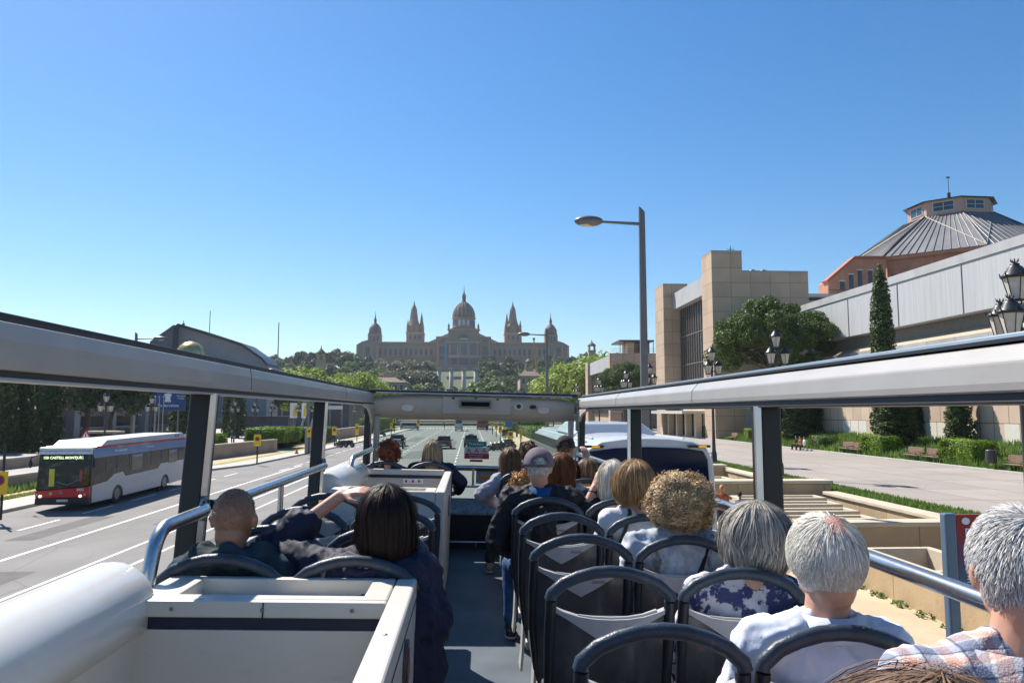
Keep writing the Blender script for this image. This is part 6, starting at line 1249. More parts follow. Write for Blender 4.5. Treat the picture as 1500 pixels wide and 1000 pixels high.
# motorcycles
def moto_proto():
    t_ = thing('parked_motorcycle', 'parked dark motorcycle', 'motorcycle')
    wheel(t_, 0, -.72, .31, .31, .12); wheel(t_, 0, .72, .31, .31, .11)
    b = MB(); b.prism([(-.75, .52), (-.3, .35), (.25, .32), (.45, .62), (.40, .86), (.1, .80), (-.25, .76), (-.85, .84)], -.13, .13, 'x'); b.build('frame', mat('moto_paint', (.03, .035, .04), rough=.25, coat=.6), t_, bevel=.04)
    b = MB(); b.ell((0, -.35, .82), (.15, .42, .07), 12); b.build('saddle', rubber, t_)
    b = MB(); b.tube([(0, .72, .31), (0, .48, .95)], .03, 6); b.tube([(-.33, .38, 1.02), (0, .46, 1.0), (.33, .38, 1.02)], .018, 6); b.build('handlebar', steel, t_)
    b = MB(); b.ell((0, .56, .86), (.10, .08, .10), 10); b.build('headlight', MATS['headlamp'], t_)
    for s_ in (-1, 1): b = MB(); b.tube([(s_*.28, .4, 1.02), (s_*.34, .42, 1.18)], .01, 5); b.ell((s_*.35, .42, 1.2), (.06, .02, .04), 8); b.build('mirror', trim_black, t_)
    b = MB(); b.tube([(.12, -.1, .3), (.15, -.8, .4)], .05, 8); b.build('exhaust', steel, t_); return t_
mp_ = moto_proto(); GM = 'parked motorcycles'; fm_ = True
for i, (px, py, rz, lab) in enumerate(((726, 660, 80, 'leftmost motorcycle of the parked cluster seen through the windscreen'), (732, 660, 70, 'second motorcycle from the left in the parked cluster'), (738, 659, 95, 'middle motorcycle of the parked cluster right of the road'), (744, 657, 75, 'fourth motorcycle from the left of the parked cluster'), (742, 653, 85, 'motorcycle in the second row of the parked cluster'), (500, 655, 60, 'left one of the two scooters parked on the left kerb'), (508, 655, 75, 'right one of the two scooters parked on the left kerb'), (558, 639, 60, 'far scooter parked at the left kerb'))):
    p = atZ(px, py, 0); 
    if fm_: mp_.location = (p.x, p.y, 0); mp_.rotation_euler = (0, 0, R(rz)); mp_['label'] = lab; mp_['group'] = GM; fm_ = False
    else: copy_tree(mp_, loc=(p.x, p.y, .0 if px > 600 else .0), rz=R(rz), label=lab, group=GM)
# haze
hzb = MB(); hzb.box(-1560, 1560, -340, 1500, -6, 175); hz_o = hzb.build('haze', None or bpy.data.materials.new('haze_air')); hz_o['kind'] = 'stuff'
hm = bpy.data.materials['haze_air']; hm.use_nodes = True; N = hm.node_tree.nodes; L = hm.node_tree.links
for n_ in list(N):
    if n_.type != 'OUTPUT_MATERIAL': N.remove(n_)
pv = N.new('ShaderNodeVolumePrincipled'); pv.inputs['Density'].default_value = .00013; pv.inputs['Color'].default_value = (.82, .9, 1, 1); pv.inputs['Anisotropy'].default_value = .3; L.new(pv.outputs[0], [n for n in N if n.type == 'OUTPUT_MATERIAL'][0].inputs['Volume'])
tag(hz_o, 'pale blue air haze over the avenue and hill', 'haze')
# ---------------------------------------------------------------- people
skinA = mat('skin_fair', (.55, .30, .21), rough=.5, var=.08, scale=12, sss=.08); stain_or_reflect(skinA, (.50, .20, .14), 18, (1, 1, 1), .5, .75, .5)
skinB = mat('skin_tanned', (.36, .20, .135), rough=.5, var=.08, scale=12, sss=.06)
eye_m = mat('eye', (.03, .02, .015), rough=.1)
def remesh(mb, voxel, name, m, parent=None, disp=None, smooth=2):
    o = mb.build('tmp', m); r = o.modifiers.new('r', 'REMESH'); r.mode = 'VOXEL'; r.voxel_size = voxel; r.use_smooth_shade = True
    s = o.modifiers.new('s', 'SMOOTH'); s.factor = .5; s.iterations = smooth
    dg = bpy.context.evaluated_depsgraph_get(); me = bpy.data.meshes.new_from_object(o.evaluated_get(dg)); old = o.data; bpy.data.objects.remove(o); bpy.data.meshes.remove(old)
    me.name = name; me.materials.clear(); me.materials.append(m)
    if disp:
        n = len(me.vertices); co_ = np.empty(n*3, np.float32); me.vertices.foreach_get('co', co_); co_ = co_.reshape(-1, 3); no_ = np.empty(n*3, np.float32); me.vertices.foreach_get('normal', no_) if hasattr(me.vertices[0], 'normal') else None; no_ = no_.reshape(-1, 3)
        d = np.array([disp(Vector(c)) for c in co_], np.float32); co_ = co_+no_*d[:, None]; me.vertices.foreach_set('co', co_.ravel()); me.update()
    me.polygons.foreach_set('use_smooth', np.ones(len(me.polygons), bool))
    o = bpy.data.objects.new(name, me); C.objects.link(o)
    if parent: o.parent = parent
    return o
def wrinkle(amp, seed=0., f=9.):
    def d(c):
        q = Vector((c.x*f+seed, c.y*f*.8, c.z*f*.55)); a = noise.noise(q); q2 = Vector((c.x*f*2.6+c.z*f*1.3, c.y*f*2.2, c.z*f*1.9+seed))
        return amp*((1-abs(a)*2.6)*.8+.55*(1-abs(noise.noise(q2))*2.5)+.5*max(0, 1-abs(noise.noise(Vector((c.x*f*.9-c.z*f*.9, c.y*f, (c.x+c.z)*f*.35+seed*2))))*6))-amp*.4
    return d
def V3(*a): return Vector(a)
def hand(b, wrist, tip, palm_n, r=.019, curl=.4, s=1.):
    """palm and five tapered bent fingers from wrist towards tip"""
    w = Vector(wrist); t = (Vector(tip)-w).normalized(); n = Vector(palm_n); n = (n-t*n.dot(t)).normalized(); sd_ = t.cross(n)
    for k in (-1, 0, 1): b.cap(w+sd_*k*.012*s, .017*s, w+t*.085*s+sd_*k*.024*s, .013*s, 8)
    for k, (o_, l) in enumerate(((-.033, .062), (-.011, .078), (.011, .082), (.033, .074))):
        p0 = w+t*.088*s+sd_*o_*s; p1 = p0+(t*math.cos(curl)+n*math.sin(curl))*l*.5*s; p2 = p1+(t*math.cos(curl*2.3)+n*math.sin(curl*2.3))*l*.5*s
        b.cap(p0, .0105*s, p1, .0095*s, 8); b.cap(p1, .0095*s, p2, .008*s, 8)
    p0 = w+t*.025*s-sd_*.02*s; p1 = p0+(t*.6-sd_*.75+n*.3).normalized()*.045*s; p2 = p1+(t*.9-sd_*.1+n*.4).normalized()*.033*s
    b.cap(p0, .014*s, p1, .0115*s, 8); b.cap(p1, .011*s, p2, .0095*s, 8)
def strands(name, P, Nn, w, mats, parent, taper=.25, under=None):
    """P (n,k,3) strand centre lines, Nn (n,k,3) outward normals -> ribbons lying on the hair surface"""
    n, k, _ = P.shape; T = np.gradient(P, axis=1); T /= np.linalg.norm(T, axis=2)[:, :, None]+1e-9
    B = np.cross(T, Nn); B /= np.linalg.norm(B, axis=2)[:, :, None]+1e-9
    tt = np.linspace(0, 1, k); prof_ = (taper+(1-taper)*np.sin(PI*np.clip(tt*.85+.12, 0, 1))**.6)[None, :, None]; w = np.asarray(w).reshape(-1, 1, 1)
    up = Nn*w*.35
    L_ = P-B*w*prof_; R_ = P+B*w*prof_; M_ = P+up*prof_
    V_ = np.stack([L_, M_, R_], 2).reshape(-1, 3); idx = np.arange(n*k*3).reshape(n, k, 3)
    a = np.stack([idx[:, :-1, 0], idx[:, :-1, 1], idx[:, 1:, 1], idx[:, 1:, 0]], -1).reshape(-1, 4); c = np.stack([idx[:, :-1, 1], idx[:, :-1, 2], idx[:, 1:, 2], idx[:, 1:, 1]], -1).reshape(-1, 4)
    F_ = np.concatenate([a, c])
    if under is not None:
        uv, uf = under; F_ = np.concatenate([F_, np.array(uf)+len(V_)]); V_ = np.concatenate([V_, np.array(uv)])
    return npmesh(name, V_, F_, mats, parent, smooth=True)
def shellmesh(fn, n=28, m=18, t0=0., t1=1.):
    vs = []; fs = []
    for j in range(m):
        for i in range(n): vs.append(fn(2*PI*i/n-PI, t0+(t1-t0)*j/(m-1)))
    for j in range(m-1):
        for i in range(n): fs.append((j*n+i, j*n+(i+1) % n, (j+1)*n+(i+1) % n, (j+1)*n+i))
    return vs, fs
hair_mats = {}
def hairmat(nm, c1, c2, rough=.5):
    m = mat('hair_'+nm, c1, rough=rough, var=.15, scale=14, island=.8, col2=c2, spec=.22); return m
def hair_fall(parent, M, n, a, b_, c, hem, flare, tuck, fm, m, w=.0022, wave=0., wf=9., seed=1, k=14, kr=(.93, 1.05), hemvar=.02, part=.0, ztop=0., yoff=-.012, messy=.0, tmin=0., fly=.05):
    rs = np.random.RandomState(seed); phi = rs.uniform(-PI, PI, n); kk_ = rs.uniform(*kr, n); t = np.linspace(0, 1, k)[None, :]; hv = hem*(1+0*phi)+rs.uniform(-hemvar, hemvar, n)-.02*np.abs(np.cos(phi))*0
    t0 = rs.uniform(0, .18, n)[:, None]*(rs.rand(n, 1) < .7)+rs.uniform(0, .6, n)[:, None]*(rs.rand(n, 1) < .35); t0 = np.maximum(t0, tmin*(.75+.5*rs.rand(n, 1)))*(1 if not tmin else (rs.rand(n, 1) > .06)); tt = np.clip(t0+(1-t0)*t, 0, 1); hv = hv*(1+.10*np.sin(phi*5+seed)+.06*np.sin(phi*11)); kk_ = np.where(rs.rand(n) < fly, kk_+rs.uniform(.02, .12, n), kk_)
    th = np.clip(tt/.5, 0, 1)*PI/2; d = np.clip((tt-.5)/.5, 0, 1); ph = phi[:, None]*np.ones_like(tt)
    pushed = fm*np.clip((tt-.12)/.3, 0, 1); sg = np.where(ph >= part, 1., -1.); ph = np.where(np.abs(ph) < pushed, sg*pushed*(1+.08*rs.randn(n, 1)), ph)
    ph = ph+.10*np.sin(tt*5+rs.uniform(0, 6, (n, 1)))*(1+messy*6)*rs.uniform(.2, 1, (n, 1))
    rho = np.sin(th)*np.where(d > 0, 1+flare*d-tuck*d**3, 1.)*kk_[:, None]; z = np.where(d > 0, -d*hv[:, None], c*np.cos(th)*kk_[:, None])
    if wave:
        pw = rs.uniform(0, 6, (n, 1)); clump = np.round(phi/.35)[:, None]*1.7; ph = ph+wave*np.sin(tt*wf+clump+pw*.35)*np.clip(tt*2, 0, 1); rho = rho*(1+.6*wave*np.cos(tt*wf*1.1+clump))
    lump = (1+.05*np.sin(phi*6+seed)+.03*np.sin(phi*13+2*seed))[:, None]*(1+.03*np.sin(tt*7+seed+phi[:, None]*2)); rho = rho*np.where(th > .6, lump, 1.)
    x = a*rho*np.sin(ph); y = b_*rho*np.cos(ph)+yoff*(1-rho); zz = z+ztop
    P = np.stack([x, y, zz], -1)
    if messy: P += messy*rs.randn(n, 1, 3)*np.clip(tt, 0, 1)[:, :, None]*.6
    Nn = np.stack([np.sin(ph)*np.maximum(np.sin(th), .15), np.cos(ph)*np.maximum(np.sin(th), .15), np.cos(th)+.05], -1); Nn += rs.randn(n, 1, 3)*.25; Nn /= np.linalg.norm(Nn, axis=2)[:, :, None]
    def fn(ph_, t_):
        th_ = min(1, t_/.5)*PI/2; d_ = max(0, (t_-.5)/.5); r_ = math.sin(th_)*(1+flare*d_-tuck*d_**3)*.93; z_ = -d_*(hem-.012)*.95 if d_ > 0 else c*math.cos(th_)*.94
        p_ = ph_ if abs(ph_) > fm*min(1, max(0, (t_-.12)/.3)) else math.copysign(fm*min(1, max(0, (t_-.12)/.3)), ph_ or 1)
        return (a*r_*math.sin(p_), b_*r_*math.cos(p_)+yoff*(1-r_), z_+ztop)
    uv, uf = shellmesh(fn, t0=tmin*1.15); M3 = np.array(M.to_3x3()); tr = np.array(M.translation)
    P = P@M3.T+tr; Nn = Nn@M3.T; uv = np.array(uv)@M3.T+tr
    return strands('hair', P, Nn, w*rs.uniform(.6, 1.4, n), m, parent, under=(uv, uf))
def hair_short(parent, M, n, m, length=.035, w=.0016, lift=.35, seed=1, top=1., fm=1.0, zmin=-.075, bald=None, whorl=0.9, r=(.080, .100, .099), messy=.25):
    rs = np.random.RandomState(seed); u = rs.randn(n*3, 3); u /= np.linalg.norm(u, axis=1)[:, None]; keep = (u[:, 2]*.1 > zmin) & ~((u[:, 1] > .25) & (u[:, 2] < .38)) & ~((np.abs(u[:, 0]) > .8) & (u[:, 2] < -.1) & (u[:, 1] > -.25))
    if bald is not None: bd = np.linalg.norm(u-np.array(bald[0])/np.linalg.norm(bald[0]), axis=1); keep &= (bd > bald[1]*(1+.35*rs.randn(len(u))*.4)) | (rs.rand(len(u)) < .10)
    u = u[keep][:n]; n = len(u); R_ = np.array(r); p0 = u*R_*1.0+np.array([0, -.005, .015]); nn = u/R_; nn /= np.linalg.norm(nn, axis=1)[:, None]
    crown = np.array([0, -.45, .9]); dn = u-crown; dn -= nn*np.sum(dn*nn, 1)[:, None]; dn /= np.linalg.norm(dn, axis=1)[:, None]+1e-6; sw = np.cross(nn, dn)*whorl*.3*np.sin(u[:, :1]*5+seed)
    g = dn+sw+rs.randn(n, 3)*messy; g[:, 2] -= .25; k = 5; P = [p0]; d = g+nn*lift
    l_ = length*(.6+.8*rs.rand(n, 1))*(.65+.35*np.clip(u[:, 2:3]+.6, 0, 1)+.3*np.clip(u[:, 2:3], 0, 1))
    for q in range(k-1):
        dd = d/np.linalg.norm(d, axis=1)[:, None]; q_ = P[-1]+dd*l_/(k-1); e_ = (q_-np.array([0, -.005, .015]))/(R_*1.01); ln_ = np.linalg.norm(e_, axis=1)[:, None]; lim = 1.0+.10*lift*4; q_ = np.where(ln_ > lim+.03*q, e_/ln_*(lim+.03*q)*R_*1.01+np.array([0, -.005, .015]), q_); P.append(q_); d = d-nn*lift*.42+rs.randn(n, 3)*messy*.3
    P = np.stack(P, 1); Nn = np.repeat(nn[:, None], k, 1)+rs.randn(n, 1, 3)*.4; Nn /= np.linalg.norm(Nn, axis=2)[:, :, None]
    M3 = np.array(M.to_3x3()); tr = np.array(M.translation); return strands('hair', P@M3.T+tr, Nn@M3.T, w*rs.uniform(.6, 1.4, n), m, parent, taper=.2)
def hair_curly(parent, M, n, m, R_=(.145, .15, .14), w=.0028, coil=.013, seed=1, zc=.01, turns=2.6):
    rs = np.random.RandomState(seed); u = rs.randn(n*2, 3); u /= np.linalg.norm(u, axis=1)[:, None]; u = u[~((u[:, 1] > .35) & (u[:, 2] < .45)) & (u[:, 2] > -.93)][:n]; n = len(u); k = 20
    nl = np.array([1+.38*noise.noise(Vector(q)*2.3+Vector((seed, 0, 0))) for q in u])
    base = u*np.array(R_)*(rs.uniform(.72, 1.0, (n, 1)))*nl[:, None]; dn = np.array([0, 0, -1.])-u*(-u[:, 2:3]); dn += rs.randn(n, 3)*.7; dn /= np.linalg.norm(dn, axis=1)[:, None]; s1 = np.cross(dn, u); s1 /= np.linalg.norm(s1, axis=1)[:, None]; s2 = np.cross(dn, s1)
    t = np.linspace(-.5, .5, k)[None, :, None]; ph = rs.uniform(0, 6.28, (n, 1, 1)); ln = rs.uniform(.03, .065, (n, 1, 1)); cr = coil*rs.uniform(.5, 1.3, (n, 1, 1)); f = 2*PI*turns*rs.uniform(.7, 1.2, (n, 1, 1))
    P = base[:, None]+dn[:, None]*t*ln+s1[:, None]*np.cos(t*f+ph)*cr+s2[:, None]*np.sin(t*f+ph)*cr; P[:, :, 2] += zc
    Nn = np.repeat(u[:, None], k, 1)+rs.randn(n, 1, 3)*.3; Nn /= np.linalg.norm(Nn, axis=2)[:, :, None]
    def fn(ph_, t_): th_ = t_*PI*.86; r_ = .76 if abs(ph_) > 1.0 or t_ < .3 else .55; return (R_[0]*r_*math.sin(th_)*math.sin(ph_), R_[1]*r_*math.sin(th_)*math.cos(ph_), R_[2]*.8*math.cos(th_)+zc)
    uv, uf = shellmesh(fn); M3 = np.array(M.to_3x3()); tr = np.array(M.translation)
    return strands('hair', P@M3.T+tr, Nn@M3.T, w*rs.uniform(.6, 1.4, n), m, parent, under=(np.array(uv)@M3.T+tr, uf))
def cap_hat(parent, M, m, m2, s=1.):
    n, k = 36, 12; vs = []
    for j in range(k):
        th = (8+84*j/(k-1))*PI/180
        for i in range(n): ph = 2*PI*i/n; sc_ = 1.0+.012*abs(math.sin(ph*3)); vs.append((.093*s*math.sin(th)*math.sin(ph)*sc_, (.112*math.sin(th)*math.cos(ph)-.004)*s*sc_, (.112*math.cos(th)**.9 if th < PI/2 else .112*math.cos(th))*s+.012))
    fs = []
    for j in range(k-1):
        for i in range(n):
            ph = abs(2*PI*(i+.5)/n-PI); hh = (k-1-j)
            if hh <= 4 and ph < .62*math.sqrt(max(0, 1-((hh-.3)/4.6)**2)) and hh > 1: continue      # the gap above the strap
            fs.append((j*n+i, (j+1)*n+i, (j+1)*n+(i+1) % n, j*n+(i+1) % n))
    b = MB(); b.add([tuple(M@Vector(v)) for v in vs], fs, True); c = b.build('cap', m, parent); so_ = c.modifiers.new('s', 'SOLIDIFY'); so_.thickness = .004
    b = MB(); b.ell(M@Vector((0, 0, .126*s)), (.009, .009, .006), 8); b.build('cap_button', m, c)
    b = MB(); ar = [(.062*math.sin(q), -(.118*math.cos(q)), .016) for q in np.linspace(-.85, .85, 9)]; b.tube([tuple(M@(Vector(p)*s)) for p in ar], .008, 6, flat=.5); b.build('cap_strap', m2, c)
    b = MB(); vs = []
    for i in range(13):
        a = -1.15+2.3*i/12
        for r_, z_ in ((1, .0), (1.0+.62*math.cos(a*.9), -.02)): vs.append(tuple(M@Vector((.093*s*math.sin(a)*(1 if r_ == 1 else 1.05), (.112*math.cos(a)*r_)*s, .018*s+z_))))
    b.add(vs, [(2*i, 2*i+1, 2*i+3, 2*i+2) for i in range(12)], True); v = b.build('cap_visor', m, c); so_ = v.modifiers.new('s', 'SOLIDIFY'); so_.thickness = .004
    return c
GP = 'passengers on the open top deck'
def person(label, sx, sy, px, py, top, trousers, hair, skin=None, yaw=0., pitch=0., sw=.165, bulk=1., sleeve='long', arms=None, legs=None, wr=.006, extra=None, dy=.16, infl=.016, collar=None, head_s=1., shoes=None, lean=0., fine=False, hat=None, group=GP, mw=None, hz_=None):
    skin = skin or skinA
    if mw is None: hp_ = BL(px, py, y=sy+dy); hx_, hzz = hp_.x-sx, hp_.z
    else: hx_, hzz = 0., hz_
    zs = hzz-.215*head_s; S = head_s; cx_ = hx_*.55
    arms = arms or {}; legs = legs or {}
    sh = {-1: V3(cx_-sw, dy-.01, zs), 1: V3(cx_+sw, dy-.01, zs)}
    el = {s_: V3(*arms.get(('e', s_), (cx_+s_*(sw+.075), dy+.06, zs-.27))) for s_ in (-1, 1)}
    wr_ = {s_: V3(*arms.get(('w', s_), (s_*.13, dy+.28, max(.60, zs-.37)))) for s_ in (-1, 1)}
    tp = {s_: V3(*arms.get(('t', s_), tuple(wr_[s_]+V3(-s_*.05, .12, -.02)))) for s_ in (-1, 1)}
    kn = {s_: V3(*legs.get(('k', s_), (s_*.12, .60, .52))) for s_ in (-1, 1)}
    an = {s_: V3(*legs.get(('a', s_), (s_*.13, .56, .10))) for s_ in (-1, 1)}
    to = {s_: V3(*legs.get(('t', s_), tuple(V3(an[s_].x, an[s_].y+.17, .045)))) for s_ in (-1, 1)}
    def torso(b, g, low=.52):
        k = bulk; b.cap((-.075, .19, .55), .105*k+g, (.075, .19, .55), .105*k+g, 14)
        b.cap((0, .18, .60), .128*k+g, (cx_*.6, .165, zs-.26), .135*k+g, 18, .82); b.cap((cx_*.5, .165, zs-.30), .135*k+g, (cx_, dy-.005, zs-.09), .145*k+g, 18, .70)
        b.cap(sh[-1], .058*k+g, sh[1], .058*k+g, 12); b.cap(sh[-1]*.75+sh[1]*.25+V3(0, 0, -.06), .075*k+g, sh[1]*.75+sh[-1]*.25+V3(0, 0, -.06), .075*k+g, 12)
        for s_ in (-1, 1): b.cap((cx_+s_*.03, dy-.005, zs+.055), .045+g*.8, tuple(sh[s_]*.8+V3(cx_*.2, (dy-.01)*.2, (zs+.012)*.2)), .050*k+g, 10)
    # body: one continuous skin surface
    b = MB(); torso(b, -.012)
    Hc = V3(cx_*.0+hx_, dy+lean, hzz); Mh = Matrix.Translation(Hc) @ Matrix.Rotation(-yaw, 4, 'Z') @ Matrix.Rotation(-pitch, 4, 'X') @ Matrix.Scale(S, 4)
    b.cap((cx_, dy-.012, zs-.02), .062, tuple(Mh@V3(0, -.018, -.07)), .056*S, 14)
    q = lambda *a: tuple(Mh@V3(*a)); rot3 = Mh.to_3x3()
    b.ell(q(0, -.005, .015), (.077, .097, .095), 24, rot=rot3); b.ell(q(0, .032, -.045), (.060, .058, .072), 18, rot=rot3); b.ell(q(0, .055, -.088), (.030, .028, .024), 12, rot=rot3)
    b.ell(q(0, -.045, -.06), (.056, .05, .06), 14, rot=rot3); b.cap(q(0, .088, .0), .010*S, q(0, .108, -.032), .014*S, 8); b.ell(q(0, .084, .018), (.048, .014, .010), 10, rot=rot3); b.ell(q(0, .088, -.060), (.024, .010, .010), 10, rot=rot3)
    for s_ in (-1, 1):
        b.ell(q(s_*.040, .066, -.028), (.022, .02, .018), 10, rot=rot3); b.ell(q(s_*.080, -.002, -.012), (.010, .019, .032), 12, rot=rot3 @ Matrix.Rotation(R(-s_*18), 3, 'Z')); b.ell(q(s_*.084, -.010, -.002), (.010, .014, .018), 10, rot=rot3)
        b.cap(sh[s_], .046, el[s_], .037, 12); b.cap(el[s_], .038, wr_[s_], .026, 12); hand(b, wr_[s_], tp[s_], V3(0, .3, -1) if s_ > -9 else V3(0, 0, -1), s=1.0)
        b.cap((s_*.09, .21, .55), .078, kn[s_], .052, 12); b.cap(kn[s_], .052, an[s_], .034, 12); b.cap(an[s_]+V3(0, -.02, -.03), .030, to[s_], .026, 10)
    body = remesh(b, .0075 if fine else .0115, 'person', skin)
    body.matrix_world = (BM @ Matrix.Translation((sx, sy, 0))) if mw is None else mw
    tag(body, label, 'person', group)
    for s_ in (-1, 1): b = MB(); b.ell(q(s_*.031, .083, .002), (.012*S, .008*S, .009*S), 10); b.build('eye', eye_m, body)
    # top
    b = MB(); torso(b, infl)
    for s_ in (-1, 1):
        b.cap(sh[s_], .054*bulk+infl*.9, el[s_], .044+infl*.9, 14)
        if sleeve == 'long': b.cap(el[s_], .045+infl*.9, el[s_].lerp(wr_[s_], .88), .032+infl*.8, 12)
        elif sleeve == 'mid': b.cap(el[s_], .045+infl*.9, el[s_].lerp(wr_[s_], arms.get(('c', s_), .35)), .042+infl*.9, 12)
    if collar: b.cap((cx_, dy-.02, zs+.02), .075, (cx_+(hx_-cx_)*.4, dy-.016, zs+.02+collar), .062, 16)
    if extra: extra(b, zs, cx_)
    tm = remesh(b, .009 if fine else .0135, 'top', top, body, wrinkle(wr, sx*7+sy)); 
    b = MB(); g = .012; b.cap((-.075, .19, .55), .112+g, (.075, .19, .55), .112+g, 14)
    for s_ in (-1, 1): b.cap((s_*.09, .21, .55), .088, kn[s_], .064, 14); b.cap(kn[s_], .063, an[s_]+V3(0, 0, .03), .052, 14)
    remesh(b, .019, 'trousers', trousers, body, wrinkle(.006, sy))
    for s_ in (-1, 1):
        b = MB(); a_ = an[s_]; t_ = to[s_]; b.cap((a_.x, a_.y-.045, .042), .04, (t_.x, t_.y, .034), .034, 14); b.cap((a_.x, a_.y-.01, .075), .045, (t_.x, t_.y-.09, .05), .037, 12); so_ = remesh(b, .009, 'shoe', shoes or MATS['shoe_dark'], body)
        b = MB(); b.cap((a_.x, a_.y-.045, .016), .042, (t_.x, t_.y, .016), .036, 14, .42); b.build('sole', MATS['shoe_sole'], so_)
    if hair: hair(body, Mh)
    if hat: hat(body, Mh)
    return body, Mh
mat('shoe_dark', (.04, .03, .035), rough=.6); mat('shoe_sole', (.55, .52, .55), rough=.6)
def cloth(nm, col, var=.12, rough=.85, sc_=9, bump=.25): return mat('cloth_'+nm, col, rough=rough, var=var, scale=sc_, bump=bump, bscale=220, spec=.25)
navy_c = cloth('navy', (.02, .023, .05), rough=.6); jeans = cloth('jeans', (.035, .085, .20), .25, sc_=14); darkt = cloth('dark', (.03, .03, .035)); teal_c = cloth('teal_hoodie', (.03, .052, .066))
black_c = cloth('black', (.022, .022, .027), rough=.6); white_c = cloth('white', (.66, .66, .70), .05); paleblue = cloth('pale_blue_shirt', (.66, .70, .80), .04, bump=.08); lilac = cloth('lilac_grey', (.38, .37, .43), .08); beige_c = cloth('cream', (.60, .50, .38), .08); blue_c = cloth('blue', (.02, .09, .25)); aqua = cloth('aqua', (.1, .42, .48)); rust = cloth('rust', (.4, .12, .05)); grey_c = cloth('grey', (.2, .2, .22))
def floral(nm, base, blot, scale, lo, hi, b2=None):
    m = cloth(nm, base, .06); stain_or_reflect(m, blot, scale, (1, 1, 1), lo, hi, .95)
    if b2: stain_or_reflect(m, b2, scale*.55, (1.3, 1, .6), .56, .60, .9)
    return m
flor = floral('navy_floral', (.62, .60, .64), (.03, .04, .14), 17, .50, .54); tie = floral('washed_blue', (.36, .40, .45), (.62, .66, .72), 7, .46, .6, (.13, .14, .12))
def plaid(nm):
    m = cloth(nm, (.72, .68, .66), .04); N, L, b_ = node_extra(m); tc = N.new('ShaderNodeTexCoord'); sp_ = N.new('ShaderNodeSeparateXYZ'); L.new(tc.outputs['Object'], sp_.inputs[0]); src = b_.inputs['Base Color'].links[0].from_socket
    def band(sock, f, off_, lo, col, src, amt=.75):
        a = N.new('ShaderNodeMath'); a.operation = 'MULTIPLY_ADD'; a.inputs[1].default_value = f; a.inputs[2].default_value = off_; L.new(sock, a.inputs[0]); fr_ = N.new('ShaderNodeMath'); fr_.operation = 'FRACT'; L.new(a.outputs[0], fr_.inputs[0]); g = N.new('ShaderNodeMath'); g.operation = 'LESS_THAN'; g.inputs[1].default_value = lo; L.new(fr_.outputs[0], g.inputs[0])
        mu = N.new('ShaderNodeMath'); mu.operation = 'MULTIPLY'; mu.inputs[1].default_value = amt; L.new(g.outputs[0], mu.inputs[0]); mx = N.new('ShaderNodeMix'); mx.data_type = 'RGBA'; mx.blend_type = 'MULTIPLY'; L.new(mu.outputs[0], mx.inputs[0]); L.new(src, mx.inputs[6]); mx.inputs[7].default_value = tuple(col)+(1,); return mx.outputs[2]
    ad = N.new('ShaderNodeMath'); ad.operation = 'ADD'; L.new(sp_.outputs['Z'], ad.inputs[0]); L.new(sp_.outputs['Y'], ad.inputs[1])
    for sk_, o_ in ((sp_.outputs['X'], 0), (ad.outputs[0], .2)):
        src = band(sk_, 13, o_, .42, (.45, .52, .66), src, .8); src = band(sk_, 13, o_+.5, .3, (.95, .62, .52), src, .7); src = band(sk_, 13, o_+.02, .07, (.3, .35, .5), src, .7)
    L.new(src, b_.inputs['Base Color']); return m
pl_m = plaid('plaid')
H_dark = hairmat('dark', (.006, .0035, .0035), (.032, .017, .014)); H_auburn = hairmat('auburn', (.09, .025, .008), (.28, .09, .03)); H_bob = hairmat('copper_blonde', (.14, .065, .028), (.48, .29, .14)); H_blonde = hairmat('ash_blonde', (.12, .08, .05), (.42, .31, .20))
H_white = hairmat('white', (.42, .38, .32), (.88, .84, .76)); H_grey = hairmat('grey', (.13, .12, .105), (.55, .51, .45)); H_silver = hairmat('silver', (.22, .215, .21), (.78, .77, .76)); H_curl = hairmat('curly_blonde', (.24, .14, .06), (.80, .60, .36)); H_pale = hairmat('pale_blonde', (.42, .36, .28), (.82, .76, .64)); H_brown = hairmat('brown', (.045, .022, .012), (.20, .11, .06)); H_ginger = hairmat('ginger', (.25, .10, .03), (.65, .35, .12)); H_red = hairmat('red_brown', (.07, .02, .012), (.30, .10, .05)); H_stub = hairmat('stubble', (.10, .065, .05), (.22, .13, .095))
# left side
def hood(b, zs, cx):
    for k in range(9): a = PI*(.0+1.0*k/8); b.ell((cx+.115*math.cos(a), .16-.10*math.sin(a), zs+.075+.012*math.sin(k*2.)), (.052, .05, .05), 12)
    b.cap((cx-.07, .07, zs-.03), .045, (cx+.07, .07, zs-.03), .045, 12)
person('bald man in a dark teal hooded top at the left window seat', -.915, 2.93, 343, 758, teal_c, darkt, lambda p_, M: hair_short(p_, M, 9000, H_stub, .0025, .0006, .25, 3, zmin=-.06, messy=.5, r=(.0785, .0985, .0965)), mat('skin_shaved', (.30, .165, .11), rough=.42, var=.14, scale=9, sss=.05), fine=True, extra=hood, infl=.026, wr=.010, bulk=1.04, head_s=1.03)
def coat(b, zs, cx):
    b.cap((cx+.17, .10, zs-.14), .12, (.22, .13, .60), .135, 14); b.cap((cx-.12, .07, zs+.005), .075, (cx+.14, .06, zs-.01), .08, 14); b.cap((cx, .06, zs-.1), .12, (.1, .1, .7), .14, 14); b.cap((.18, .02, .75), .08, (.24, .1, .45), .09, 12)
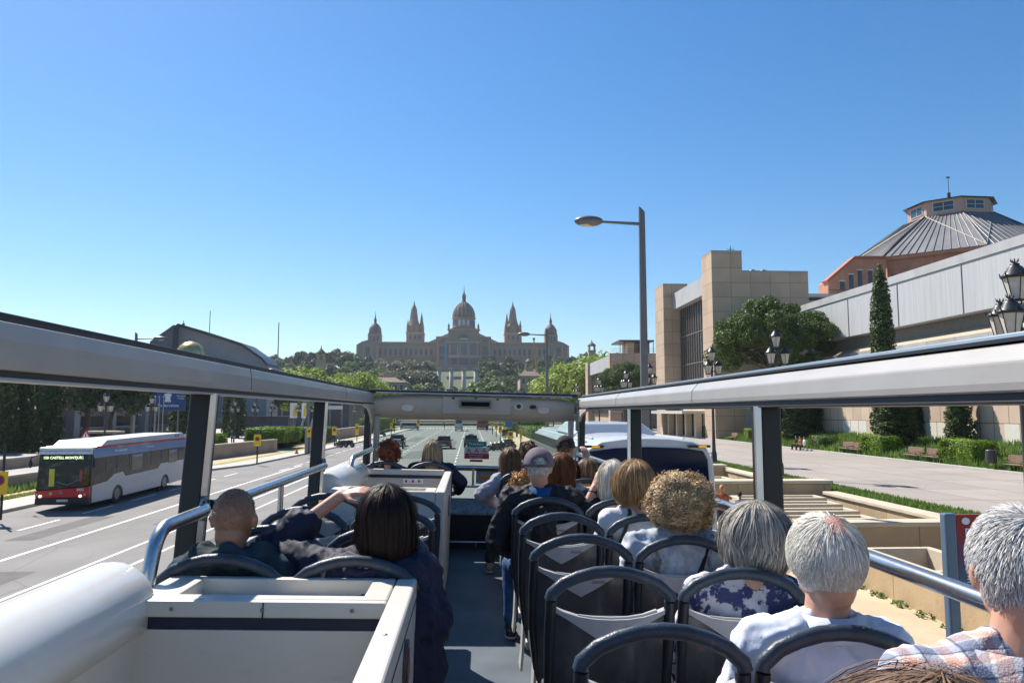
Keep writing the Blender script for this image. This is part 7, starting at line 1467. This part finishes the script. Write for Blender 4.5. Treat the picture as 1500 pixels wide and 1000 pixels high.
person('dark-haired woman in a bulky navy jacket, one arm raised to her face', -.42, 2.93, 566, 757, navy_c, darkt, lambda p_, M: hair_fall(p_, M, 10000, .112, .128, .122, .165, .10, .12, 1.02, H_dark, w=.0013, seed=4, kr=(.93, 1.04), hemvar=.022, part=-.3), fine=True, yaw=R(-6), extra=coat, infl=.03, wr=.013, sw=.175,
       arms={('e', -1): (-.375, .27, 1.03), ('w', -1): (-.12, .34, 1.235), ('t', -1): (.02, .32, 1.27), ('c', -1): .42, ('e', 1): (.31, .12, .76), ('w', 1): (.22, .35, .66)}, sleeve='mid')
person('woman with short curly red-brown hair at the front left window seat', -.915, 8.30, 570, 663, darkt, darkt, lambda p_, M: hair_curly(p_, M, 900, H_red, (.125, .13, .125), .004, .012, 5))
person('woman with long straight ash blonde hair and a dark jacket, front left', -.42, 8.30, 634, 660, navy_c, darkt, lambda p_, M: hair_fall(p_, M, 1800, .098, .115, .115, .23, .12, .08, 1.0, H_blonde, w=.0035, seed=6, kr=(.92, 1.04)), infl=.03, sw=.185, wr=.01, arms={('e', 1): (.33, .16, .82), ('w', 1): (.30, .40, .70)})
# right side, from the front
person('child with tousled brown hair near the front, seen left of the grey-capped man', .53, 8.05, 775, 662, grey_c, darkt, lambda p_, M: hair_curly(p_, M, 600, H_brown, (.105, .115, .11), .004, .010, 8), head_s=.92)
person('man in a dark baseball cap raising his right hand by the window post', 1.02, 7.30, 828, 656, blue_c, darkt, lambda p_, M: hair_short(p_, M, 1500, H_brown, .012, .003, .3, 9, zmin=-.07), skinA, hat=lambda p_, M: cap_hat(p_, M, cloth('black_cap', (.035, .03, .032)), grey_c), arms={('e', 1): (.26, .22, .98), ('w', 1): (.15, .26, 1.15), ('t', 1): (.13, .30, 1.28)}, sleeve='mid', yaw=R(8))
person('woman with long dark brown hair and a lilac-grey jacket leaning into the aisle', .53, 7.30, 748, 673, lilac, darkt, lambda p_, M: hair_fall(p_, M, 2200, .098, .115, .115, .30, .10, .05, 1.0, H_dark and H_brown, w=.0032, wave=.06, wf=12, seed=10), infl=.03, wr=.012, legs={('k', -1): (-.2, .52, .5), ('a', -1): (-.30, .44, .10)}, shoes=mat('shoe_grey', (.25, .2, .2), rough=.6), arms={('e', -1): (-.40, .16, .80), ('w', -1): (-.25, .40, .68)})
person('dark-haired child between the capped men and the window', .80, 6.55, 838, 692, black_c, darkt, lambda p_, M: hair_fall(p_, M, 900, .09, .108, .108, .10, .0, .1, 1.0, H_dark, w=.0035, seed=12), head_s=.92)
person('person with short brown layered hair in front of the coach window, aqua top', 1.02, 6.55, 860, 691, aqua, darkt, lambda p_, M: hair_fall(p_, M, 1500, .102, .115, .115, .085, .02, .15, 1.0, H_brown and hairmat('warm_brown', (.07, .035, .02), (.32, .19, .11)), w=.0034, seed=13), head_s=.95)
person('child with ginger hair just left of the grey-capped man', .50, 5.80, 766, 712, beige_c, darkt, lambda p_, M: hair_curly(p_, M, 700, H_ginger, (.11, .12, .12), .0036, .010, 14), head_s=.9, sw=.12, bulk=.85)
person('woman with auburn hair and a cream jacket right of the grey-capped man', .84, 5.80, 822, 687, beige_c, darkt, lambda p_, M: hair_fall(p_, M, 2400, .108, .118, .122, .20, .05, .12, 1.0, H_auburn, w=.003, wave=.05, seed=15), infl=.03, wr=.012)
def jc(b, zs, cx): b.cap((cx, .08, zs-.12), .12, (0, .1, .68), .14, 14)
def cap_hair(p_, M): hair_short(p_, M, 3400, H_white, .014, .0022, .25, 16, zmin=-.085, r=(.081, .101, .098))
person('man in a greyish purple baseball cap and black jacket with a blue collar, aisle seat', .53, 5.05, 789, 684, black_c, jeans, cap_hair, skinA, hat=lambda p_, M: cap_hat(p_, M, cloth('purple_grey_cap', (.17, .14, .17)), cloth('strap', (.08, .07, .09)), 1.04), infl=.034, wr=.013, sw=.195, bulk=1.12, extra=jc, head_s=1.05, legs={('k', -1): (-.21, .55, .5), ('a', -1): (-.20, .50, .10)}, fine=True,
       arms={('e', -1): (-.33, .14, .74), ('w', -1): (-.2, .42, .62)})
cb_ = [o for o in bpy.data.objects if o.get('label', '').startswith('man in a greyish purple')][0]
def ringc(parent, zs, cx, m, r=.072, h=.05, name='collar', dy=.145):
    b = MB(); n = 28; vs = []
    for k, (rr, zz) in enumerate(((r+.012, 0), (r, h), (r+.010, h+.006), (r+.022, -.012))):
        for i in range(n): a = 2*PI*i/n; o_ = .55 if abs(math.atan2(math.cos(a), -math.sin(a))) > 9 else 1; vs.append((cx+rr*math.cos(a), dy+rr*math.sin(a)*.95, zs+.035+zz-(.05 if math.sin(a) > .8 else 0)))
    b.add(vs, [(k*n+i, k*n+(i+1) % n, (k+1)*n+(i+1) % n, (k+1)*n+i) for k in range(3) for i in range(n)], True); return b.build(name, m, parent)
hp_ = BL(789, 684, y=5.21); ringc(cb_, hp_.z-.225, (hp_.x-.53)*.7, blue_c, .080, .055)
person('woman with long pale blonde hair holding her head, braceleted arm up, window seat', 1.02, 5.05, 897, 700, black_c, darkt, lambda p_, M: hair_fall(p_, M, 2600, .095, .115, .118, .19, .02, .10, 1.0, H_pale, w=.0028, wave=.04, seed=17, messy=.01), arms={('e', -1): (-.24, .10, .93), ('w', -1): (-.155, .17, 1.10), ('t', -1): (-.09, .19, 1.23), ('c', -1): .12}, sleeve='mid', infl=.022)
pb_ = [o for o in bpy.data.objects if o.get('label', '').startswith('woman with long pale')][0]; b = MB(); b.tube([(-.165+.03*math.cos(a), .165+.03*math.sin(a), 1.075+.004*math.sin(a*2)) for a in np.linspace(0, 2*PI, 14)], .007, 6); b.build('bracelet', black_c, pb_)
pw, Mw = person('woman with a copper-blonde bob and white top with a thin shoulder strap, window seat', 1.02, 4.28, 930, 707, white_c, jeans, lambda p_, M: hair_fall(p_, M, 7500, .120, .132, .125, .105, .05, .30, 1.0, H_bob, w=.0016, seed=18, hemvar=.02, kr=(.92, 1.05)), fine=True, sleeve='short', infl=.014)
zz_ = BL(930, 707, y=4.44).z-.215; cxw = (BL(930, 707, y=4.44).x-1.02)*.55; b = MB(); b.tube([(cxw-.14, .075, zz_-.16), (cxw-.10, .055, zz_-.06), (cxw-.065, .075, zz_+.05), (cxw-.06, .14, zz_+.09), (cxw-.05, .22, zz_+.03)][::-1]+[(cxw-.02, .04, zz_-.32)][:0], .011, 6, flat=.35); b.build('bag_strap', cloth('olive_strap', (.09, .08, .05)), pw)
pc, Mc = person('woman with big curly blonde hair and a washed blue-grey shirt, window seat', 1.02, 3.53, 995, 738, tie, darkt, lambda p_, M: hair_curly(p_, M, 5200, H_curl, (.152, .152, .142), .0017, .0125, 19), fine=True, infl=.026, wr=.012, bulk=1.1, sw=.185)
zz_ = BL(995, 738, y=3.69).z-.215; b = MB(); b.tube([(.02, .035, zz_-.20), (.08, .04, zz_-.08), (.12, .075, zz_+.02), (.12, .15, zz_+.055)], .032, 8, flat=.3); b.build('backpack_strap', black_c, pc)
person('woman with a layered grey bob and navy-and-white floral shirt, window seat', 1.02, 2.80, 1108, 786, flor, darkt, lambda p_, M: hair_fall(p_, M, 10000, .122, .136, .126, .105, .03, .34, 1.0, H_grey, w=.0014, wave=.07, wf=9, seed=21, hemvar=.03, kr=(.88, 1.06), messy=.012, fly=.1), fine=True, infl=.016, sw=.17, wr=.008)
def scalp(M, m, par, r, zmin=-.35, patch=None):
    b = MB(); vs = []; n, k = 60, 30
    for j in range(k):
        th = .02+(PI*.66)*j/(k-1)
        for i in range(n): ph = 2*PI*i/n; f = 1 if not (abs(ph-0) < .9 or abs(ph-2*PI) < .9) or th < 1.0 else .86; vs.append(tuple(M@V3(r[0]*math.sin(th)*math.sin(ph)*f, r[1]*math.sin(th)*math.cos(ph)*f-.005, r[2]*math.cos(th)+.015)))
    b.add(vs, [(j*n+i, (j+1)*n+i, (j+1)*n+(i+1) % n, j*n+(i+1) % n) for j in range(0, k-1) for i in range(n)], True)
    if patch:
        pc_ = Vector(patch[0]).normalized(); Mi = M.inverted()
        for q, f in enumerate(b.f):
            c_ = sum((Mi@Vector(b.v[i]) for i in f), Vector())/4; b.m[q] = 1 if (Vector((c_.x/r[0], c_.y/r[1], (c_.z-.015)/r[2])).normalized()-pc_).length < patch[1] else 0
        return b.build('under_hair', [m, patch[2]], par)
    return b.build('under_hair', m, par)
pm_, Mm = person('white-haired man with a pink bald spot and pale blue shirt, window seat', 1.02, 2.05, 1209, 819, paleblue, darkt, None, fine=True, infl=.018, sw=.185, wr=.009, bulk=1.08, head_s=1.13)
def wh(p_, M, m, seed, bald=None, n=9000, L_=.055, mess=.22, r=(.086, .108, .105), w=.0015): return hair_short(p_, M, n, m, L_, w, .12, seed, zmin=-.085, bald=bald, messy=mess, r=r)
BP = ((.10, -.66, .75), .50)
hair_short(pm_, Mm, 26000, H_white, .050, .0010, .0, 22, zmin=-.085, bald=BP, messy=.09, r=(.088, .109, .104))
scalp(Mm, hairmat('white_under', (.45, .42, .36), (.6, .56, .5)), pm_, (.087, .107, .103), patch=(BP[0], BP[1]*.95, mat('pink_scalp', (.52, .25, .20), rough=.45, var=.1, scale=20)))
ringc(pm_, BL(1209, 819, y=2.21).z-.235, (BL(1209, 812, y=2.21).x-1.02)*.7, paleblue, .077, .05)
pg, Mg = person('man with tousled silver-grey hair and a pink and blue plaid shirt, at the right edge', 1.02, 1.30, 1497, 835, pl_m, darkt, None, fine=True, infl=.018, sw=.19, wr=.008, bulk=1.08, head_s=1.04, yaw=R(14))
wh(pg, Mg, H_silver, 23, None, 30000, .034, .17, (.081, .102, .100), .0008)
scalp(Mg, hairmat('silver_under', (.16, .155, .155), (.3, .3, .3)), pg, (.082, .102, .100))
ringc(pg, BL(1470, 833, y=1.46).z-.225, (BL(1470, 833, y=1.46).x-1.02)*.7, pl_m, .078, .045)
person('brown-haired passenger in the foreground, only the crown visible at the bottom edge', .53, .42, 1372, 1240, rust, darkt, lambda p_, M: hair_fall(p_, M, 12000, .098, .114, .116, .12, .02, .2, 1.0, hairmat('streaky_brown', (.05, .03, .02), (.26, .16, .10)), w=.0007, seed=25, messy=.014, fly=.1), fine=True)
# ---------------------------------------------------------------- people on foot (standing / sitting far away)
def walker(label, x, y, z, h=1.7, rz=0., top=None, bot=None, hairm=None, pose='stand', group='people in the street', skin=None, pony=False):
    s_ = h/1.7; b = MB(); st = .10 if pose == 'walk' else .0; sit = pose == 'sit'; hz0 = .48 if sit else .88
    J = lambda *a: V3(*a)*s_; zs = hz0+.50; W_ = {}
    def tor(b, g): b.cap(J(-.06, 0, hz0+.02), (.105+g)*s_, J(.06, 0, hz0+.02), (.105+g)*s_, 10); b.cap(J(0, 0, hz0+.05), (.115+g)*s_, J(0, .01, zs-.1), (.135+g)*s_, 12, .72); b.cap(J(-.15, 0, zs), (.055+g)*s_, J(.15, 0, zs), (.055+g)*s_, 10)
    kn = {q: (J(q*.1, .40, .48) if sit else J(q*.09, q*st+.02, .48)) for q in (-1, 1)}; an = {q: (J(q*.1, .42, .07) if sit else J(q*.09, q*st*1.6-.03, .07)) for q in (-1, 1)}
    el = {q: J(q*.25, .03-q*st, zs-.27) for q in (-1, 1)}; wr_ = {q: J(q*.22, .14-q*st, zs-.48) for q in (-1, 1)}
    if pose == 'arms': el[-1] = J(-.3, .1, zs-.08); wr_[-1] = J(-.16, .16, zs+.12); el[1] = J(.3, .1, zs-.1); wr_[1] = J(.14, .18, zs+.12)
    tor(b, -.01); b.cap(J(0, 0, zs), .05*s_, J(0, .01, zs+.13), .05*s_, 10); b.ell(J(0, .01, zs+.245), (.075*s_, .095*s_, .112*s_), 14); b.cap(J(0, .10, zs+.235), .012*s_, J(0, .112, zs+.215), .014*s_, 6)
    for q in (-1, 1):
        b.cap(J(q*.15, 0, zs), .042*s_, el[q], .034*s_, 8); b.cap(el[q], .034*s_, wr_[q], .025*s_, 8); hand(b, wr_[q], wr_[q]+(wr_[q]-el[q]), (0, 1, .2), s=s_)
        b.cap(J(q*.08, 0, hz0), .07*s_, kn[q], .05*s_, 8); b.cap(kn[q], .05*s_, an[q], .034*s_, 8); b.cap(an[q]-J(0, .02, .03), .032*s_, an[q]+J(0, .15, -.035), .028*s_, 8)
    o = remesh(b, .014, 'person', skin or skinA); o.location = (x, y, z); o.rotation_euler = (0, 0, rz); tag(o, label, 'person', group)
    b = MB(); tor(b, .012)
    for q in (-1, 1): b.cap(J(q*.15, 0, zs), .055*s_, el[q], .048*s_, 8)
    remesh(b, .018, 'top', top or white_c, o, wrinkle(.006, x))
    b = MB(); b.cap(J(-.06, 0, hz0), .115*s_, J(.06, 0, hz0), .115*s_, 10)
    for q in (-1, 1): b.cap(J(q*.08, 0, hz0), .085*s_, kn[q], .062*s_, 8); b.cap(kn[q], .062*s_, an[q]+J(0, 0, .04), .05*s_, 8)
    remesh(b, .018, 'trousers', bot or darkt, o, wrinkle(.005, y))
    b = MB(); b.ell(J(0, -.015, zs+.265), (.086*s_, .100*s_, .112*s_), 14); 
    if pony: b.cap(J(0, -.10, zs+.27), .03*s_, J(0, -.13, zs+.02), .02*s_, 8)
    remesh(b, .012, 'hair', hairm or H_dark, o, wrinkle(.006, x, 30)); return o
p = atZ(1062, 742, .6); 
walker('pedestrian with orange-brown hair and both arms raised right of the white coach', atY(1057, 700, 26).x, 26, .05, 1.68, R(160), rust, navy_c, H_ginger, 'arms', skin=skinB)
walker('girl with a dark ponytail and white top walking right of the white coach', atY(1083, 700, 27).x, 27, -.1, 1.5, R(-20), white_c, jeans, H_dark, 'walk', pony=True)
for px, Y, z, lab, t_, po in ((651, 185, 0, 'pedestrian crossing far ahead in the middle of the avenue', navy_c, 'walk'), (713, 165, 0, 'pedestrian in dark clothes far ahead on the right of the avenue', navy_c, 'walk'), (275, 66, .86, 'pedestrian in a pale top and cap above the rear of the city bus', lilac, 'walk'), (263, 68, .86, 'pedestrian in a red top just left of the capped pedestrian', rust, 'stand'), (373, 88, .3, 'pedestrian in purple by the hedge behind the first yellow sign', lilac, 'walk'), (366, 92, .3, 'pedestrian in dark clothes near the first yellow sign', darkt, 'stand'),
                              (418, 108, .3, 'pedestrian in a white top between the bright hedges', white_c, 'stand'), (446, 130, .3, 'pedestrian left of the orange plates', darkt, 'walk'), (455, 132, .3, 'pedestrian in white next to the orange plates', white_c, 'walk'), (341, 96, .3, 'pedestrian in blue right of the first window post', blue_c, 'stand')):
    walker(lab, atY(px, 600, Y).x, Y, z, 1.68, px, t_, darkt, H_brown, po)
x_ = 30.0
for px, lab, t_ in ((1163, 'person in dark clothes sitting at the plaza edge left of the dull hedge', darkt), (1169, 'person in a red top sitting at the plaza edge left of the dull hedge', rust), (1175, 'person in white sitting at the plaza edge left of the dull hedge', white_c)):
    walker(lab, x_+.2, atX(px, 640, x_).y, .78, 1.65, R(90), t_, darkt, H_dark, 'sit')
walker('motorcyclist riding beside the blue-grey car ahead', atZ(590, 657, 0).x, atZ(590, 657, 0).y+.1, .25, 1.65, 0, darkt, darkt, H_dark, 'sit'); q_ = atZ(590, 657, 0); copy_tree(mp_, loc=(q_.x, q_.y+.4, 0), rz=0, label='motorcycle ridden beside the blue-grey car ahead')
# ---------------------------------------------------------------- tidy up
for o in [o for o in bpy.data.objects if o.get('unused') is not None]:
    for c in list(o.children): bpy.data.objects.remove(c)
    bpy.data.objects.remove(o)
for o in bpy.data.objects:
    if o.parent is None and o.type == 'MESH' and o.get('label') is None and o.get('kind') is None: print('UNTAGGED', o.name)
